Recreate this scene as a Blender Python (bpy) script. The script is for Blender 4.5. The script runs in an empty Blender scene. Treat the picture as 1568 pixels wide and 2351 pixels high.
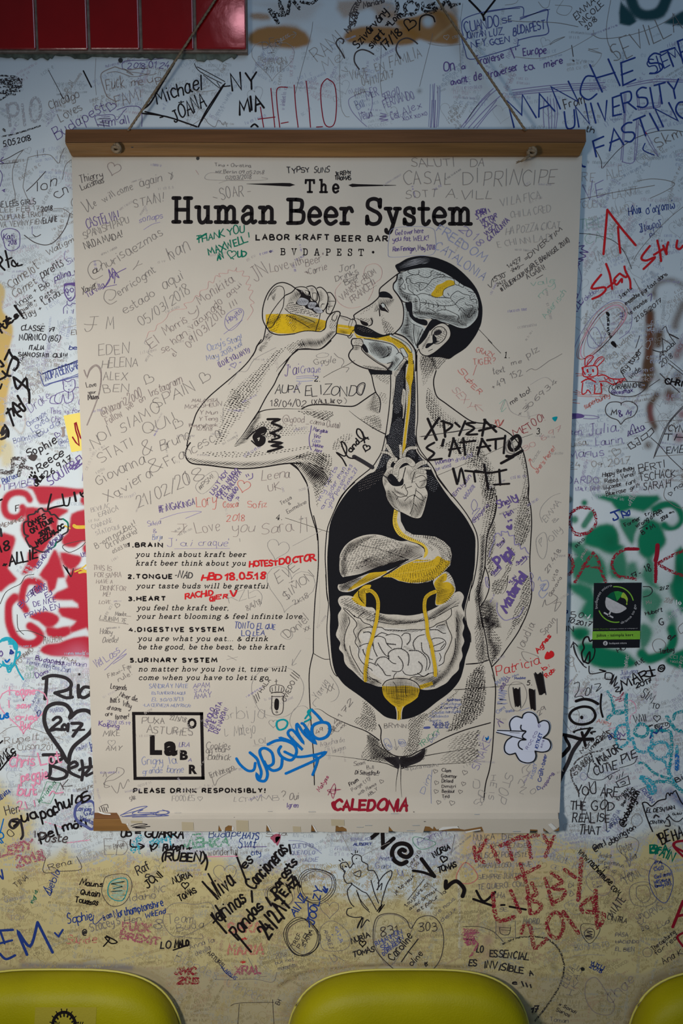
import bpy, bmesh, math, random
import numpy as np
from mathutils import Vector
from mathutils.geometry import tessellate_polygon
from mathutils.bvhtree import BVHTree
random.seed(7)
sc = bpy.context.scene
COL = sc.collection
# ------------------------------------------------------------------ camera, world, lamps
FPX, CX, CY, PITCH = 2286.0, 784.0, 1175.5, math.radians(8.1)
CAM = Vector((0.0, -1.42, 1.72))
cd = bpy.data.cameras.new('camera'); cam = bpy.data.objects.new('camera', cd); COL.objects.link(cam)
cd.sensor_fit = 'VERTICAL'; cd.sensor_height = 36.0; cd.lens = FPX / 2351.0 * 36.0
cam.location = CAM; cam.rotation_euler = (math.pi / 2 - PITCH, 0, 0); sc.camera = cam
sc.view_settings.view_transform = 'Standard'; sc.view_settings.look = 'None'
sc.view_settings.exposure = 0.0; sc.view_settings.gamma = 1.0
w = bpy.data.worlds.new('world'); sc.world = w; w.use_nodes = True
w.node_tree.nodes['Background'].inputs[0].default_value = (0.66, 0.82, 1.0, 1)
w.node_tree.nodes['Background'].inputs[1].default_value = 0.05
def lamp(name, kind, loc, target, energy, col, **k):
    l = bpy.data.lights.new(name, kind); o = bpy.data.objects.new(name, l); COL.objects.link(o)
    o.location = loc; o.rotation_euler = (Vector(target) - Vector(loc)).to_track_quat('-Z', 'Y').to_euler()
    l.energy = energy; l.color = col
    for a, b in k.items(): setattr(l, a, b)
    return o
lamp('ceiling_spot', 'SPOT', (-0.60, -1.15, 1.62), (-0.20, 0, 1.34), 56, (1.0, 0.945, 0.86), spot_size=math.radians(84), spot_blend=1.0, shadow_soft_size=0.10)
lamp('window_light', 'AREA', (0.5, -1.9, 2.5), (0.0, 0, 1.7), 10, (0.52, 0.74, 1.0), size=1.4)
lamp('tile_glint_lamp', 'POINT', (-0.225, -1.0, 2.50), (0, 0, 0), .35, (1.0, 0.45, 0.55), shadow_soft_size=0.022)  # unseen lamp, added to give the glossy tiles a pink reflection
lamp('tile_glint_lamp', 'POINT', (-0.13, -1.0, 2.43), (0, 0, 0), .3, (1.0, 0.5, 0.2), shadow_soft_size=0.03)  # a second added lamp, for the orange reflection in the tiles
# ------------------------------------------------------------------ picture rays meeting real planes
cp, sp = math.cos(PITCH), math.sin(PITCH)
def at(px, py, d=0.0):                       # the point of the plane d metres in front of the wall seen there
    a, b = (px - CX) / FPX, -(py - CY) / FPX
    dx, dy, dz = a, cp + b * sp, -sp + b * cp
    t = (-d - CAM.y) / dy
    return (CAM.x + dx * t, -d, CAM.z + dz * t)
def pix(x, y, z):
    vx, vy, vz = x - CAM.x, y - CAM.y, z - CAM.z
    f = vy * cp - vz * sp; u = vy * sp + vz * cp
    return CX + FPX * vx / f, CY - FPX * u / f
PD = 0.010                                   # the sheet hangs a finger's breadth off the wall
def sheet_depth(py):
    if py < 362: return PD + 0.003
    if py < 1830: return PD + 0.003 * max(0, 1 - (py - 362) / 200)
    if py < 1867: return PD + (py - 1830) / 37 * 0.004
    if py < 1880: return PD + 0.004 + (py - 1867) / 13 * 0.010
    return PD + 0.014 - (py - 1880) / 29 * 0.004
def on_wall(px, py, off): return at(px, py, off)
def sheet_lift(px, py):                      # the free edges of the sheet stand a little off the wall
    if py >= 1800 or py < 340: return 0.0
    k = min(max(px - xl(py), 0), max(xr(py) - px, 0)) / 46.0
    return (0.0 if k > 3 else .0026 * (1 - k / 3) ** 2 * (.4 + .6 * math.sin(py / 130 + (px > 750) * 2)) * min(1, (py - 340) / 100) * min(1, (1800 - py) / 60))
def xl(y): return 163 + (y - 355) * (55 / 1535) + (1.5 * math.sin(y / 160) if y < 1700 else 0)
def xr(y): return 1335 - (y - 355) * (52 / 1535) + 1.5 * math.sin(y / 210)
def on_sheet(px, py, off): return at(px, py, sheet_depth(py) + sheet_lift(px, py) + off)
# ------------------------------------------------------------------ materials
def mat(name, col=(.5, .5, .5), rough=.7, spec=.3, bump=0, bscale=200, var=0, vscale=20, coat=0, metal=0, attr=None, stretch=None, ramp=None):
    m = bpy.data.materials.new(name); m.use_nodes = True; nt = m.node_tree; n = nt.nodes; b = n['Principled BSDF']
    b.inputs['Roughness'].default_value = rough; b.inputs['Specular IOR Level'].default_value = spec
    b.inputs['Base Color'].default_value = (*col, 1); b.inputs['Metallic'].default_value = metal
    b.inputs['Coat Weight'].default_value = coat; b.inputs['Coat Roughness'].default_value = .08
    tc = n.new('ShaderNodeTexCoord'); mp = n.new('ShaderNodeMapping'); nt.links.new(tc.outputs['Object'], mp.inputs[0])
    if stretch: mp.inputs['Scale'].default_value = stretch
    if attr:
        a = n.new('ShaderNodeAttribute'); a.attribute_name = attr; nt.links.new(a.outputs['Color'], b.inputs['Base Color'])
    if var:
        t = n.new('ShaderNodeTexNoise'); t.inputs['Scale'].default_value = vscale; t.inputs['Detail'].default_value = 6
        nt.links.new(mp.outputs[0], t.inputs[0])
        r = n.new('ShaderNodeMapRange'); r.inputs[1].default_value = .3; r.inputs[2].default_value = .7
        r.inputs[3].default_value = 1 - var; r.inputs[4].default_value = 1 + var * .5; nt.links.new(t.outputs['Fac'], r.inputs[0])
        mx = n.new('ShaderNodeMix'); mx.data_type = 'RGBA'; mx.blend_type = 'MULTIPLY'; mx.inputs[0].default_value = 1
        mx.inputs[6].default_value = (*col, 1)
        if attr: nt.links.new(a.outputs['Color'], mx.inputs[6])
        cb = n.new('ShaderNodeCombineColor')
        for i in range(3): nt.links.new(r.outputs[0], cb.inputs[i])
        nt.links.new(cb.outputs[0], mx.inputs[7]); nt.links.new(mx.outputs[2], b.inputs['Base Color'])
    if bump:
        t = n.new('ShaderNodeTexNoise'); t.inputs['Scale'].default_value = bscale; t.inputs['Detail'].default_value = 5
        nt.links.new(mp.outputs[0], t.inputs[0])
        u = n.new('ShaderNodeBump'); u.inputs['Strength'].default_value = bump; u.inputs['Distance'].default_value = .001
        nt.links.new(t.outputs['Fac'], u.inputs['Height']); nt.links.new(u.outputs[0], b.inputs['Normal'])
    return m
def dry_marker():                            # a marker or chalk that skips over the grain of the wall
    m = mat('dry_marker', rough=.8, attr='ink'); nt = m.node_tree; n = nt.nodes; b = n['Principled BSDF']
    tc = n.new('ShaderNodeTexCoord'); t = n.new('ShaderNodeTexNoise'); t.inputs['Scale'].default_value = 620; t.inputs['Detail'].default_value = 3
    nt.links.new(tc.outputs['Object'], t.inputs[0])
    g = n.new('ShaderNodeMapRange'); g.inputs[1].default_value = .44; g.inputs[2].default_value = .52; nt.links.new(t.outputs['Fac'], g.inputs[0])
    nt.links.new(g.outputs[0], b.inputs['Alpha']); return m
INK = mat('ink', rough=.75, spec=.15, attr='ink', var=.12, vscale=300)
DRY = dry_marker()
PAPER = mat('poster_paper', (.58, .53, .455), .8, .2, bump=.15, bscale=500, var=.06, vscale=9)
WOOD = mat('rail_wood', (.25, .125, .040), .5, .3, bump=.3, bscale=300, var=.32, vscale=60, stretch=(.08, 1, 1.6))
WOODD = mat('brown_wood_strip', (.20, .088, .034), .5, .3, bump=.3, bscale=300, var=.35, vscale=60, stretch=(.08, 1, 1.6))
TILE = mat('red_glaze', (.32, .003, .004), .12, .6, bump=.25, bscale=45, var=.1, vscale=30, coat=.6)
GROUT = mat('grout', (.28, .22, .18), .9, .1, bump=.6, bscale=400, var=.3, vscale=120)
MORTAR = mat('old_mortar', (.16, .19, .16), .95, .1, bump=.8, bscale=250, var=.6, vscale=60)
TWINE = mat('hemp_twine', (.30, .22, .14), .95, .1, bump=.8, bscale=900, var=.3, vscale=300)
STEEL = mat('steel', (.35, .34, .32), .4, .5, metal=1)
DARKM = mat('black_metal', (.02, .02, .02), .4, .5)
VINYL = mat('yellow_vinyl', (.38, .34, .0), .5, .25, bump=.5, bscale=420, var=.10, vscale=14)
VINYL2 = mat('yellow_piping', (.62, .56, .12), .45, .4)
# ------------------------------------------------------------------ names, tags and meshes
def tag(o, label=None, cat=None, group=None, kind=None):
    if label: o['label'] = label
    if cat: o['category'] = cat
    if group: o['group'] = group
    if kind: o['kind'] = kind
    return o
def empty(name, loc=(0, 0, 0)):
    o = bpy.data.objects.new(name, None); o.location = loc; COL.objects.link(o); return o
def link(o, parent=None):
    COL.objects.link(o)
    if parent is not None:
        p = Vector(); q = parent
        while q: p += q.location; q = q.parent
        o.parent = parent; o.location = o.location - p
    return o
def obj(name, verts, faces, m, parent=None, smooth=False):
    me = bpy.data.meshes.new(name); me.from_pydata(verts, [], faces); me.materials.append(m)
    if smooth: me.shade_smooth()
    return link(bpy.data.objects.new(name, me), parent)
def from_bm(name, bm, m, parent=None, smooth=False, bevel=0):
    bmesh.ops.recalc_face_normals(bm, faces=bm.faces)
    me = bpy.data.meshes.new(name); bm.to_mesh(me); bm.free(); me.materials.append(m)
    if smooth: me.shade_smooth()
    o = link(bpy.data.objects.new(name, me), parent)
    if bevel:
        b = o.modifiers.new('bevel', 'BEVEL'); b.width = bevel; b.segments = 2; b.limit_method = 'ANGLE'
    return o
def box(bm, a, b):
    v = [bm.verts.new((x, y, z)) for z in (a[2], b[2]) for y in (a[1], b[1]) for x in (a[0], b[0])]
    for f in ((0, 1, 3, 2), (4, 6, 7, 5), (0, 4, 5, 1), (2, 3, 7, 6), (0, 2, 6, 4), (1, 5, 7, 3)): bm.faces.new([v[i] for i in f])
def tube(bm, pts, r, n=8, cap=True):
    pts = [Vector(p) for p in pts]; rs = r if isinstance(r, (list, tuple)) else [r] * len(pts); rings = []
    for i, p in enumerate(pts):
        t = (pts[min(i + 1, len(pts) - 1)] - pts[max(i - 1, 0)]).normalized()
        a = t.cross(Vector((0, 0, 1)) if abs(t.z) < .9 else Vector((1, 0, 0))).normalized(); b = t.cross(a)
        rings.append([bm.verts.new(p + (a * math.cos(k * 2 * math.pi / n) + b * math.sin(k * 2 * math.pi / n)) * rs[i]) for k in range(n)])
    for q, s in zip(rings, rings[1:]):
        for k in range(n): bm.faces.new((q[k], q[(k + 1) % n], s[(k + 1) % n], s[k]))
    if cap: bm.faces.new(rings[0][::-1]); bm.faces.new(rings[-1])
# ------------------------------------------------------------------ pen and print: flat marks lying on a surface
C = dict(k=(.010, .007, .008), K=(.030, .026, .030), D=(.075, .06, .06), p=(.25, .22, .205), P=(.38, .35, .33), q=(.46, .42, .40), b=(.09, .11, .32), B=(.0, .15, .52),
         e=(.02, .05, .26), v=(.14, .09, .29), V=(.28, .24, .44), r=(.62, .015, .02), R=(.30, .008, .025), o=(.62, .2, .17), O=(.6, .36, .33), g=(.0, .17, .10), G=(.12, .35, .22), L=(.33, .52, .42),
         t=(.0, .30, .36), T=(.02, .38, .52), n=(.80, .30, .45), m=(.42, .10, .16), y=(.62, .40, .02), Y=(.72, .50, .06), w=(.70, .73, .76), c=(.58, .53, .455), u=(.53, .555, .53),
         s=(.44, .44, .47), x=(.33, .27, .25), d=(.007, .007, .010), l=(.18, .42, .04), z=(.35, .2, .08), i=(.30, .32, .50))
C['h'] = (.80, .82, .86); C['a'] = (.55, .30, .10)
FR = [0, 0, 1.0]
def F(x=0, y=0, s=1.0): FR[:] = [x, y, s]
def N(pts):
    if isinstance(pts, str):
        v = [float(a) for a in pts.replace(',', ' ').split()]; pts = list(zip(v[::2], v[1::2]))
    return [(FR[0] + x / FR[2], FR[1] + y / FR[2]) for x, y in pts]
def smooth(p, closed=False, k=5):
    if len(p) < 3: return p
    n = len(p); out = []
    rng = range(n if closed else n - 1)
    for i in rng:
        if closed: a, b, c, d = p[(i - 1) % n], p[i], p[(i + 1) % n], p[(i + 2) % n]
        else: a, b, c, d = p[max(i - 1, 0)], p[i], p[i + 1], p[min(i + 2, n - 1)]
        for j in range(k):
            t = j / k; t2 = t * t; t3 = t2 * t
            out.append(tuple(.5 * (2 * b[q] + (c[q] - a[q]) * t + (2 * a[q] - 5 * b[q] + 4 * c[q] - d[q]) * t2 + (3 * b[q] - a[q] - 3 * c[q] + d[q]) * t3) for q in (0, 1)))
    if not closed: out.append(p[-1])
    return out
class Ink:
    pen = False
    def __init__(s, name, surf, base=.0002, step=4e-6, parent=None, m=None, step0=0):
        s.name, s.surf, s.base, s.step, s.parent, s.m = name, surf, base * .15, step * .6, parent, m or INK
        s.v, s.f, s.c, s.z = [], [], [], s.base
    def up(s): s.z += s.step
    def add(s, pts, col, dz=0.0):
        i = len(s.v); c = C[col] if isinstance(col, str) else col
        s.v += [s.surf(x, y, s.z + k * dz) for k, (x, y) in enumerate(pts)]; s.c += [c] * len(pts); return i
    def line(s, p, w, col, closed=False, sm=True, taper=0, raw=False, square=False):
        p = p if raw else N(p)
        if s.pen and w > 1.9: s.z += 1.6e-6
        if sm: p = smooth(p, closed)
        elif closed: p = p + [p[0]]
        if sm and closed: p = p + [p[0]]
        q = [p[0]]
        for a in p[1:]:
            dd = math.hypot(a[0] - q[-1][0], a[1] - q[-1][1])
            if dd > 24 and s.surf is on_sheet:
                b0 = q[-1]; nn = int(dd / 14); q += [(b0[0] + (a[0] - b0[0]) * k / nn, b0[1] + (a[1] - b0[1]) * k / nn) for k in range(1, nn)]
            if abs(a[0] - q[-1][0]) + abs(a[1] - q[-1][1]) > .05: q.append(a)
        p = q; n = len(p)
        if n < 2 or (n == 2 and w > 1.2 and math.hypot(p[1][0] - p[0][0], p[1][1] - p[0][1]) < w * .7): return s.dot(p[0], w / 2, col)
        L, R = [], []
        for i, a in enumerate(p):
            b, c = p[max(i - 1, 0)], p[min(i + 1, n - 1)]
            if closed and i in (0, n - 1): b, c = p[-2], p[1]
            def un(u, v):
                dx, dy = v[0] - u[0], v[1] - u[1]; l = math.hypot(dx, dy) or 1; return dx / l, dy / l
            d1 = un(b, a) if b is not a else un(a, c); d2 = un(a, c) if c is not a else un(b, a)
            nx, ny = -(d1[1] + d2[1]), d1[0] + d2[0]; l = math.hypot(nx, ny)
            if l < .3: nx, ny = -d2[1], d2[0]; l = 1; k = 1
            else: k = min(2 / l, 1.8); nx /= l; ny /= l; l = 1
            ww = w / 2 * k
            if taper:
                t = i / (n - 1)
                if taper == 1: ww *= max(.25, min(1, min(t, 1 - t) * 4))
                elif taper == 2: ww *= 1 - .8 * t
                elif taper == 3: ww *= .2 + .8 * t
            L.append((a[0] + nx * ww, a[1] + ny * ww)); R.append((a[0] - nx * ww, a[1] - ny * ww))
        dz = 1.2e-6 if s.pen and w > 2.6 and n > 3 else 0.0
        i = s.add(L, col, dz); s.add(R, col, dz); s.z += dz * n
        for k in range(n - 1): s.f.append((i + k, i + k + 1, i + n + k + 1, i + n + k))
        if w > 2.2 and not closed and not taper and not square:
            for e, o in ((p[0], p[1]), (p[-1], p[-2])):
                a0 = math.atan2(e[1] - o[1], e[0] - o[0]); i = s.add([(e[0] + w / 2 * math.cos(a0 + t), e[1] + w / 2 * math.sin(a0 + t)) for t in [-1.571 + k * .524 for k in range(7)]], col)
                s.f.append(tuple(range(i, i + 7)))
    def dot(s, p, r, col, n=8):
        i = s.add([(p[0] + r * math.cos(6.283 * k / n), p[1] + r * math.sin(6.283 * k / n)) for k in range(n)], col); s.f.append(tuple(range(i, i + n)))
    def fill(s, p, col, sm=True, raw=False):
        s.up(); p = p if raw else N(p)
        if sm: p = smooth(p, True, 4)
        i = s.add(p, col)
        for t in tessellate_polygon([[Vector((a[0], a[1], 0)) for a in p]]): s.f.append(tuple(i + k for k in t))
        s.up()
    def hatch(s, poly, ang, sp_, w, col='k', dash=None, fade=None, jit=.3, cross=None, sm=True):
        s.up(); P = N(poly)
        if sm: P = smooth(P, True, 3)
        a = math.radians(ang); ca, sa = math.cos(a), math.sin(a)
        Q = [(x * ca + y * sa, -x * sa + y * ca) for x, y in P]; y0 = min(q[1] for q in Q); y1 = max(q[1] for q in Q)
        y = y0 + sp_ * .5; row = 0; rr = random.Random(int(y0 * 7 + ang))
        while y < y1:
            xs = []
            for (ax, ay), (bx, by) in zip(Q, Q[1:] + Q[:1]):
                if (ay > y) != (by > y): xs.append(ax + (y - ay) / (by - ay) * (bx - ax))
            xs.sort(); t = (y - y0) / (y1 - y0)
            for x0, x1 in zip(xs[::2], xs[1::2]):
                x0 += rr.uniform(0, sp_ * jit * 2); x1 -= rr.uniform(0, sp_ * jit * 2)
                if x1 - x0 < .6: continue
                segs = [(x0, x1)]
                if dash:
                    segs = []; x = x0 - sum(dash) * ((row * .37 + x0 / sum(dash)) % 1)
                    while x < x1:
                        e = min(x + dash[0] * rr.uniform(.6, 1.25), x1)
                        if e > x0 and e - max(x, x0) > .5: segs.append((max(x, x0), e))
                        x += sum(dash) * rr.uniform(.94, 1.06)
                for u, v in segs:
                    ww = w * rr.uniform(.8, 1.2)
                    if fade == 'e': k = ((u + v) / 2 - x0) / max(x1 - x0, 1); ww *= min(1, .35 + 2 * min(k, 1 - k))
                    elif fade == 'r': ww *= 1.25 - .9 * ((u + v) / 2 - x0) / max(x1 - x0, 1)
                    elif fade == 'l': ww *= .35 + .9 * ((u + v) / 2 - x0) / max(x1 - x0, 1)
                    elif fade == 'd': ww *= 1.2 - .85 * t
                    elif fade == 'u': ww *= .35 + .85 * t
                    h = ww / 2; m_ = (u + v) / 2; yj = y + rr.uniform(-.12, .12) * sp_
                    pts = [(u, yj), (m_, yj - h), (v, yj), (m_, yj + h)] if (v - u) > 3 and not dash else [(u, yj), (u + (v - u) * .3, yj - h), (v - (v - u) * .2, yj - h), (v, yj), (v - (v - u) * .3, yj + h), (u + (v - u) * .2, yj + h)]
                    i = s.add([(px_ * ca - py_ * sa, px_ * sa + py_ * ca) for px_, py_ in pts], col); s.f.append(tuple(range(i, i + len(pts))))
            y += sp_; row += 1
    def ticks(s, p, ln, sp_, w, col='k', side=0, ang=90):
        P = smooth(N(p)); s.up(); acc = 0
        for (ax, ay), (bx, by) in zip(P, P[1:]):
            d = math.hypot(bx - ax, by - ay); acc += d
            if acc >= sp_ and d > 0:
                acc = 0; t = math.atan2(by - ay, bx - ax) + math.radians(ang); l = ln * random.uniform(.6, 1.2)
                u, v = (-l / 2, l / 2) if side == 0 else ((0, l) if side > 0 else (-l, 0))
                s.line([(ax + u * math.cos(t), ay + u * math.sin(t)), (ax + v * math.cos(t), ay + v * math.sin(t))], w, col, sm=False, raw=True)
    def pipe(s, p, w, col='c', edge='k', ew=1.0, tick=0, tcol='k'):
        s.up(); s.line(p, w + 2 * ew, edge); s.up(); s.line(p, w, col); s.up()
        if tick: s.ticks(p, w * .8, tick, .7, tcol)
    def done(s, **k):
        if not s.v: return None
        me = bpy.data.meshes.new(s.name); me.from_pydata(s.v, [], s.f); me.materials.append(s.m)
        at_ = me.color_attributes.new('ink', 'FLOAT_COLOR', 'POINT')
        at_.data.foreach_set('color', np.array([(*c, 1) for c in s.c], dtype=np.float32).ravel())
        o = link(bpy.data.objects.new(s.name, me), s.parent); tag(o, **k); return o
# ------------------------------------------------------------------ single-stroke letters
HAND = '''A 6|0 0 3 10 6 0|1 4 5 4
B 5.5|0 0 0 10|~0 10 4 9.6 4 6 0 5.3|~0 5.3 5 5 5 .5 0 0
C 6|~6 8.5 3.5 10 .5 7 .5 3 3 0 6 1.2
D 6.3|0 0 0 10|~0 10 4 9.3 6 5 4 .7 0 0
E 5|5 10 0 10 0 0 5 0|0 5 4 5
F 5|5 10 0 10 0 0|0 5 4 5
G 7|~6 8.5 3.5 10 .5 7 .5 3 3 0 6 1 6.3 4.2|3.8 4.2 6.6 4.2
H 6|0 0 0 10|6 0 6 10|0 5 6 5
I 2|1 0 1 10
J 5|~4 10 4 3 3 .3 1 .2 0 2|2 10 5.5 10
K 6|0 0 0 10|5.5 10 0 4.5 6 0
L 5|0 10 0 0 5 0
M 8|0 0 1 10 4 3 7 10 8 0
N 6.3|0 0 0 10 6 0 6 10
O 7|@3.5 10 .8 7.8 .6 2.6 3.5 0 6.4 2.5 6.4 7.6
P 5.3|0 10 0 0|~0 10 4.5 9.7 5 6.5 3 4.6 0 4.5
Q 7|@3.5 10 .8 7.8 .6 2.6 3.5 0 6.4 2.5 6.4 7.6|4 2.5 7 -1
R 6|0 10 0 0|~0 10 4.5 9.7 5 6.8 3 5.2 0 5|2.4 5 6 0
S 5.5|~5.3 8.7 3 10 .6 8.6 .8 6 3 5 5 3.8 5 1 2.5 0 0 1.2
T 6|0 10 6 10|3 10 3 0
U 6|~0 10 .1 3 1.3 .3 3.5 0 5.7 1.5 6 10
V 6|0 10 3 0 6 10
W 9|0 10 2.2 0 4.5 7 6.8 0 9 10
X 6|0 0 6 10|0 10 6 0
Y 6|0 10 3 5 6 10|3 5 3 0
Z 6|0 10 6 10 0 0 6 0
a 5|~4.5 5 2.5 6.3 .5 4.5 .4 1.5 2 0 3.8 1 4.6 5.6|~4.6 5.8 4.6 1.2 5.6 0
b 4.6|0 10 0 .5|~0 4 2 6.2 4.5 4.5 4.4 1.4 2 0 0 1.2
c 4.4|~4.4 5.2 2.5 6.2 .5 4.5 .5 1.5 2.3 0 4.5 .8
d 5|~4.5 4.6 2.6 6.2 .6 4.5 .5 1.4 2.3 0 4.4 1.6|4.6 10 4.6 0
e 4.8|~.5 3.3 4.3 3.6 4 5.6 2.3 6.2 .6 4.6 .5 1.5 2.4 0 4.7 1
f 3.6|~4 9.4 2.6 10 1.7 8.5 1.6 0|0 6 3.6 6
g 4.8|~4.5 4.8 2.6 6.2 .6 4.5 .6 1.5 2.4 .3 4.4 1.6|~4.6 6 4.6 -2 3 -4 .6 -3
h 4.6|0 10 0 0|~0 4 2 6.2 4.2 5.2 4.4 0
i 1.6|.8 6 .8 0|.8 8.2 .9 8.8
j 2.5|~2 6 2 -2 .8 -3.8 -.6 -3|2 8.2 2.1 8.8
k 4.4|0 10 0 0|4 6 0 2.6 4.4 0
l 1.5|.7 10 .7 0
m 7.5|0 6 0 0|~0 4 1.6 6.2 3.4 5.4 3.5 0|~3.6 4 5.2 6.2 7 5.4 7.2 0
n 4.6|0 6 0 0|~0 4 2 6.2 4.2 5.2 4.4 0
o 5|@2.4 6.2 .5 4.8 .4 1.4 2.4 0 4.4 1.4 4.4 4.8
p 4.6|0 6 0 -4|~0 4.4 2 6.2 4.5 4.5 4.4 1.5 2 0 0 1.4
q 5|~4.5 4.8 2.6 6.2 .6 4.5 .6 1.5 2.4 .1 4.4 1.6|4.6 6 4.6 -4 5.6 -3
r 3.6|0 6 0 0|~0 3.8 1.4 6 3.6 5.8
s 4|~3.9 5.2 2.2 6.2 .5 5 1 3.5 3.2 2.8 3.9 1 2 -.1 0 .9
t 3.6|~1.5 9 1.4 1.2 2.4 0 3.6 .6|0 6 3.4 6
u 4.8|~0 6 0 1.4 1.6 0 3.4 .6 4.4 2.4|4.5 6 4.5 0
v 4.4|0 6 2.2 0 4.4 6
w 6.4|0 6 1.6 0 3.2 5 4.8 0 6.4 6
x 4.4|0 6 4.4 0|4.4 6 0 0
y 4.6|~0 6 .3 3 2 1.6 4.2 3|~4.5 6 4.4 -1 3 -4 .5 -3.3
z 4.4|0 6 4.2 6 0 0 4.4 0
0 5.5|@2.7 10 .6 7.8 .5 2.4 2.7 0 5 2.4 5 7.8
1 3|0 7.5 2 10 2 0
2 5.5|~.3 7.8 2 10 4.8 9 4.4 6 0 0|0 0 5.5 0
3 5.3|~.3 9 2.6 10 4.6 8.4 4 6 1.8 5.3|~1.8 5.3 4.6 4.6 5 1.5 2.6 0 0 1
4 5.5|3.4 10 0 3.5 5.5 3.5|4 6 4 0
5 5.3|5 10 1 10 .6 5.6|~.6 5.6 3 6 5 4 4.6 1 2 0 0 .8
6 5.3|~4.4 10 1.6 7.5 .4 3.4 1.4 .3 3.6 0 5 2 4.2 4.6 2 5 .5 3.2
7 5.3|0 10 5.3 10 1.8 0|1.2 5 4.6 5
8 5.3|@2.6 5.3 .6 7.4 1.4 9.7 3.8 9.8 4.8 7.6 2.6 5.3 .4 2.8 1.2 .3 4 .1 5 2.6
9 5.3|~4.6 8 2.6 10 .5 8.2 .6 5.8 2.8 5 4.6 6.6 4.8 9|4.8 8.4 3.6 0
. 1.2|.4 0 .9 .3
, 1.4|.9 .6 .2 -1.6
! 1.4|1 10 .7 3|.6 0 .9 .4
? 4.6|~.2 8 2 10 4.4 8.6 3.8 6 2 4.8 2 3|2 0 2.2 .4
+ 4.6|0 4.5 4.4 4.5|2.2 7 2.2 2
- 4|.4 4.5 3.6 4.5
_ 5|0 -.5 5 -.5
= 4.6|0 6 4.4 6|0 3 4.4 3
/ 4|0 -1 4 11
( 2.4|~2.4 11 .4 7.5 .4 2.5 2.4 -1.5
) 2.4|~0 11 2 7.5 2 2.5 0 -1.5
: 1.2|.5 1 .8 1.4|.5 5 .8 5.4
; 1.2|.8 1 .3 -1|.5 5 .8 5.4
' 1.2|.8 10 .5 7.4
" 2.4|.6 10 .4 7.6|1.9 10 1.7 7.6
# 6|1.2 0 2.4 10|4 0 5.2 10|0 3.4 5.8 3.4|.4 6.8 6.2 6.8
& 6.4|~6.2 0 1 7.5 1.4 9.8 3.6 9.6 3.8 7.4 .5 3.4 1 .4 3.6 0 6 3.6
@ 10|~6.8 4.4 5.2 6.4 3.2 5 3.2 2.6 4.8 1.8 6.8 4|~6.8 6.2 7 2.6 8.6 2.4 9.6 5 8.6 9 5 10.6 1 8 .4 3 3 -1.2 7.4 -1.4
* 4|2 8 2 3|.2 7 3.8 4|3.8 7 .2 4
$ 5.5|~5.3 8.7 3 10 .6 8.6 .8 6 3 5 5 3.8 5 1 2.5 0 0 1.2|3 11.5 2.8 -1.5
♥ 8|~4 6.5 3 9.8 .6 9.6 .2 6.6 4 0|~4 6.5 5 9.8 7.6 9.6 7.8 6.6 4 0
Σ 6|6 10 .4 10 3.4 5.2 .2 0 6 0
П 6|0 0 0 10 6 10 6 0
И 6|0 10 0 0 6 10 6 0
Г 5|0 0 0 10 5 10
Л 6|0 0 3 10 6 0
λ 5|.5 9 1.5 9.6 5 0|2.4 6 0 0
β 5|0 -3 0 9|~0 9 3.5 9.6 3.4 6 1 5.2|~1 5.2 4.8 4.6 4.4 .6 0 .6
σ 5|~5 6.2 2.4 6.2 .4 4.6 .4 1.4 2.4 0 4.4 1.4 4.4 4.4 3 6
π 5|0 6 5 6|1.2 6 1.2 0|3.8 6 3.8 0
γ 4.6|0 6 2.4 1.6 4.6 6|~2.4 1.6 1.2 -3 2.6 -4 2.8 -1 2.4 1.6
ώ 6.4|~.8 6 .2 1.4 1.8 0 3.2 2.6 4.6 0 6.2 1.4 5.6 6|3.2 8 4 10
α 5|~5 6 3 1.4 1.8 0 .3 2 .6 5 2.2 6 3.6 3 5 0
ρ 4.6|~0 -4 .4 4 2.2 6 4.4 4.4 4 1 1.6 0 .4 1.6'''
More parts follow.
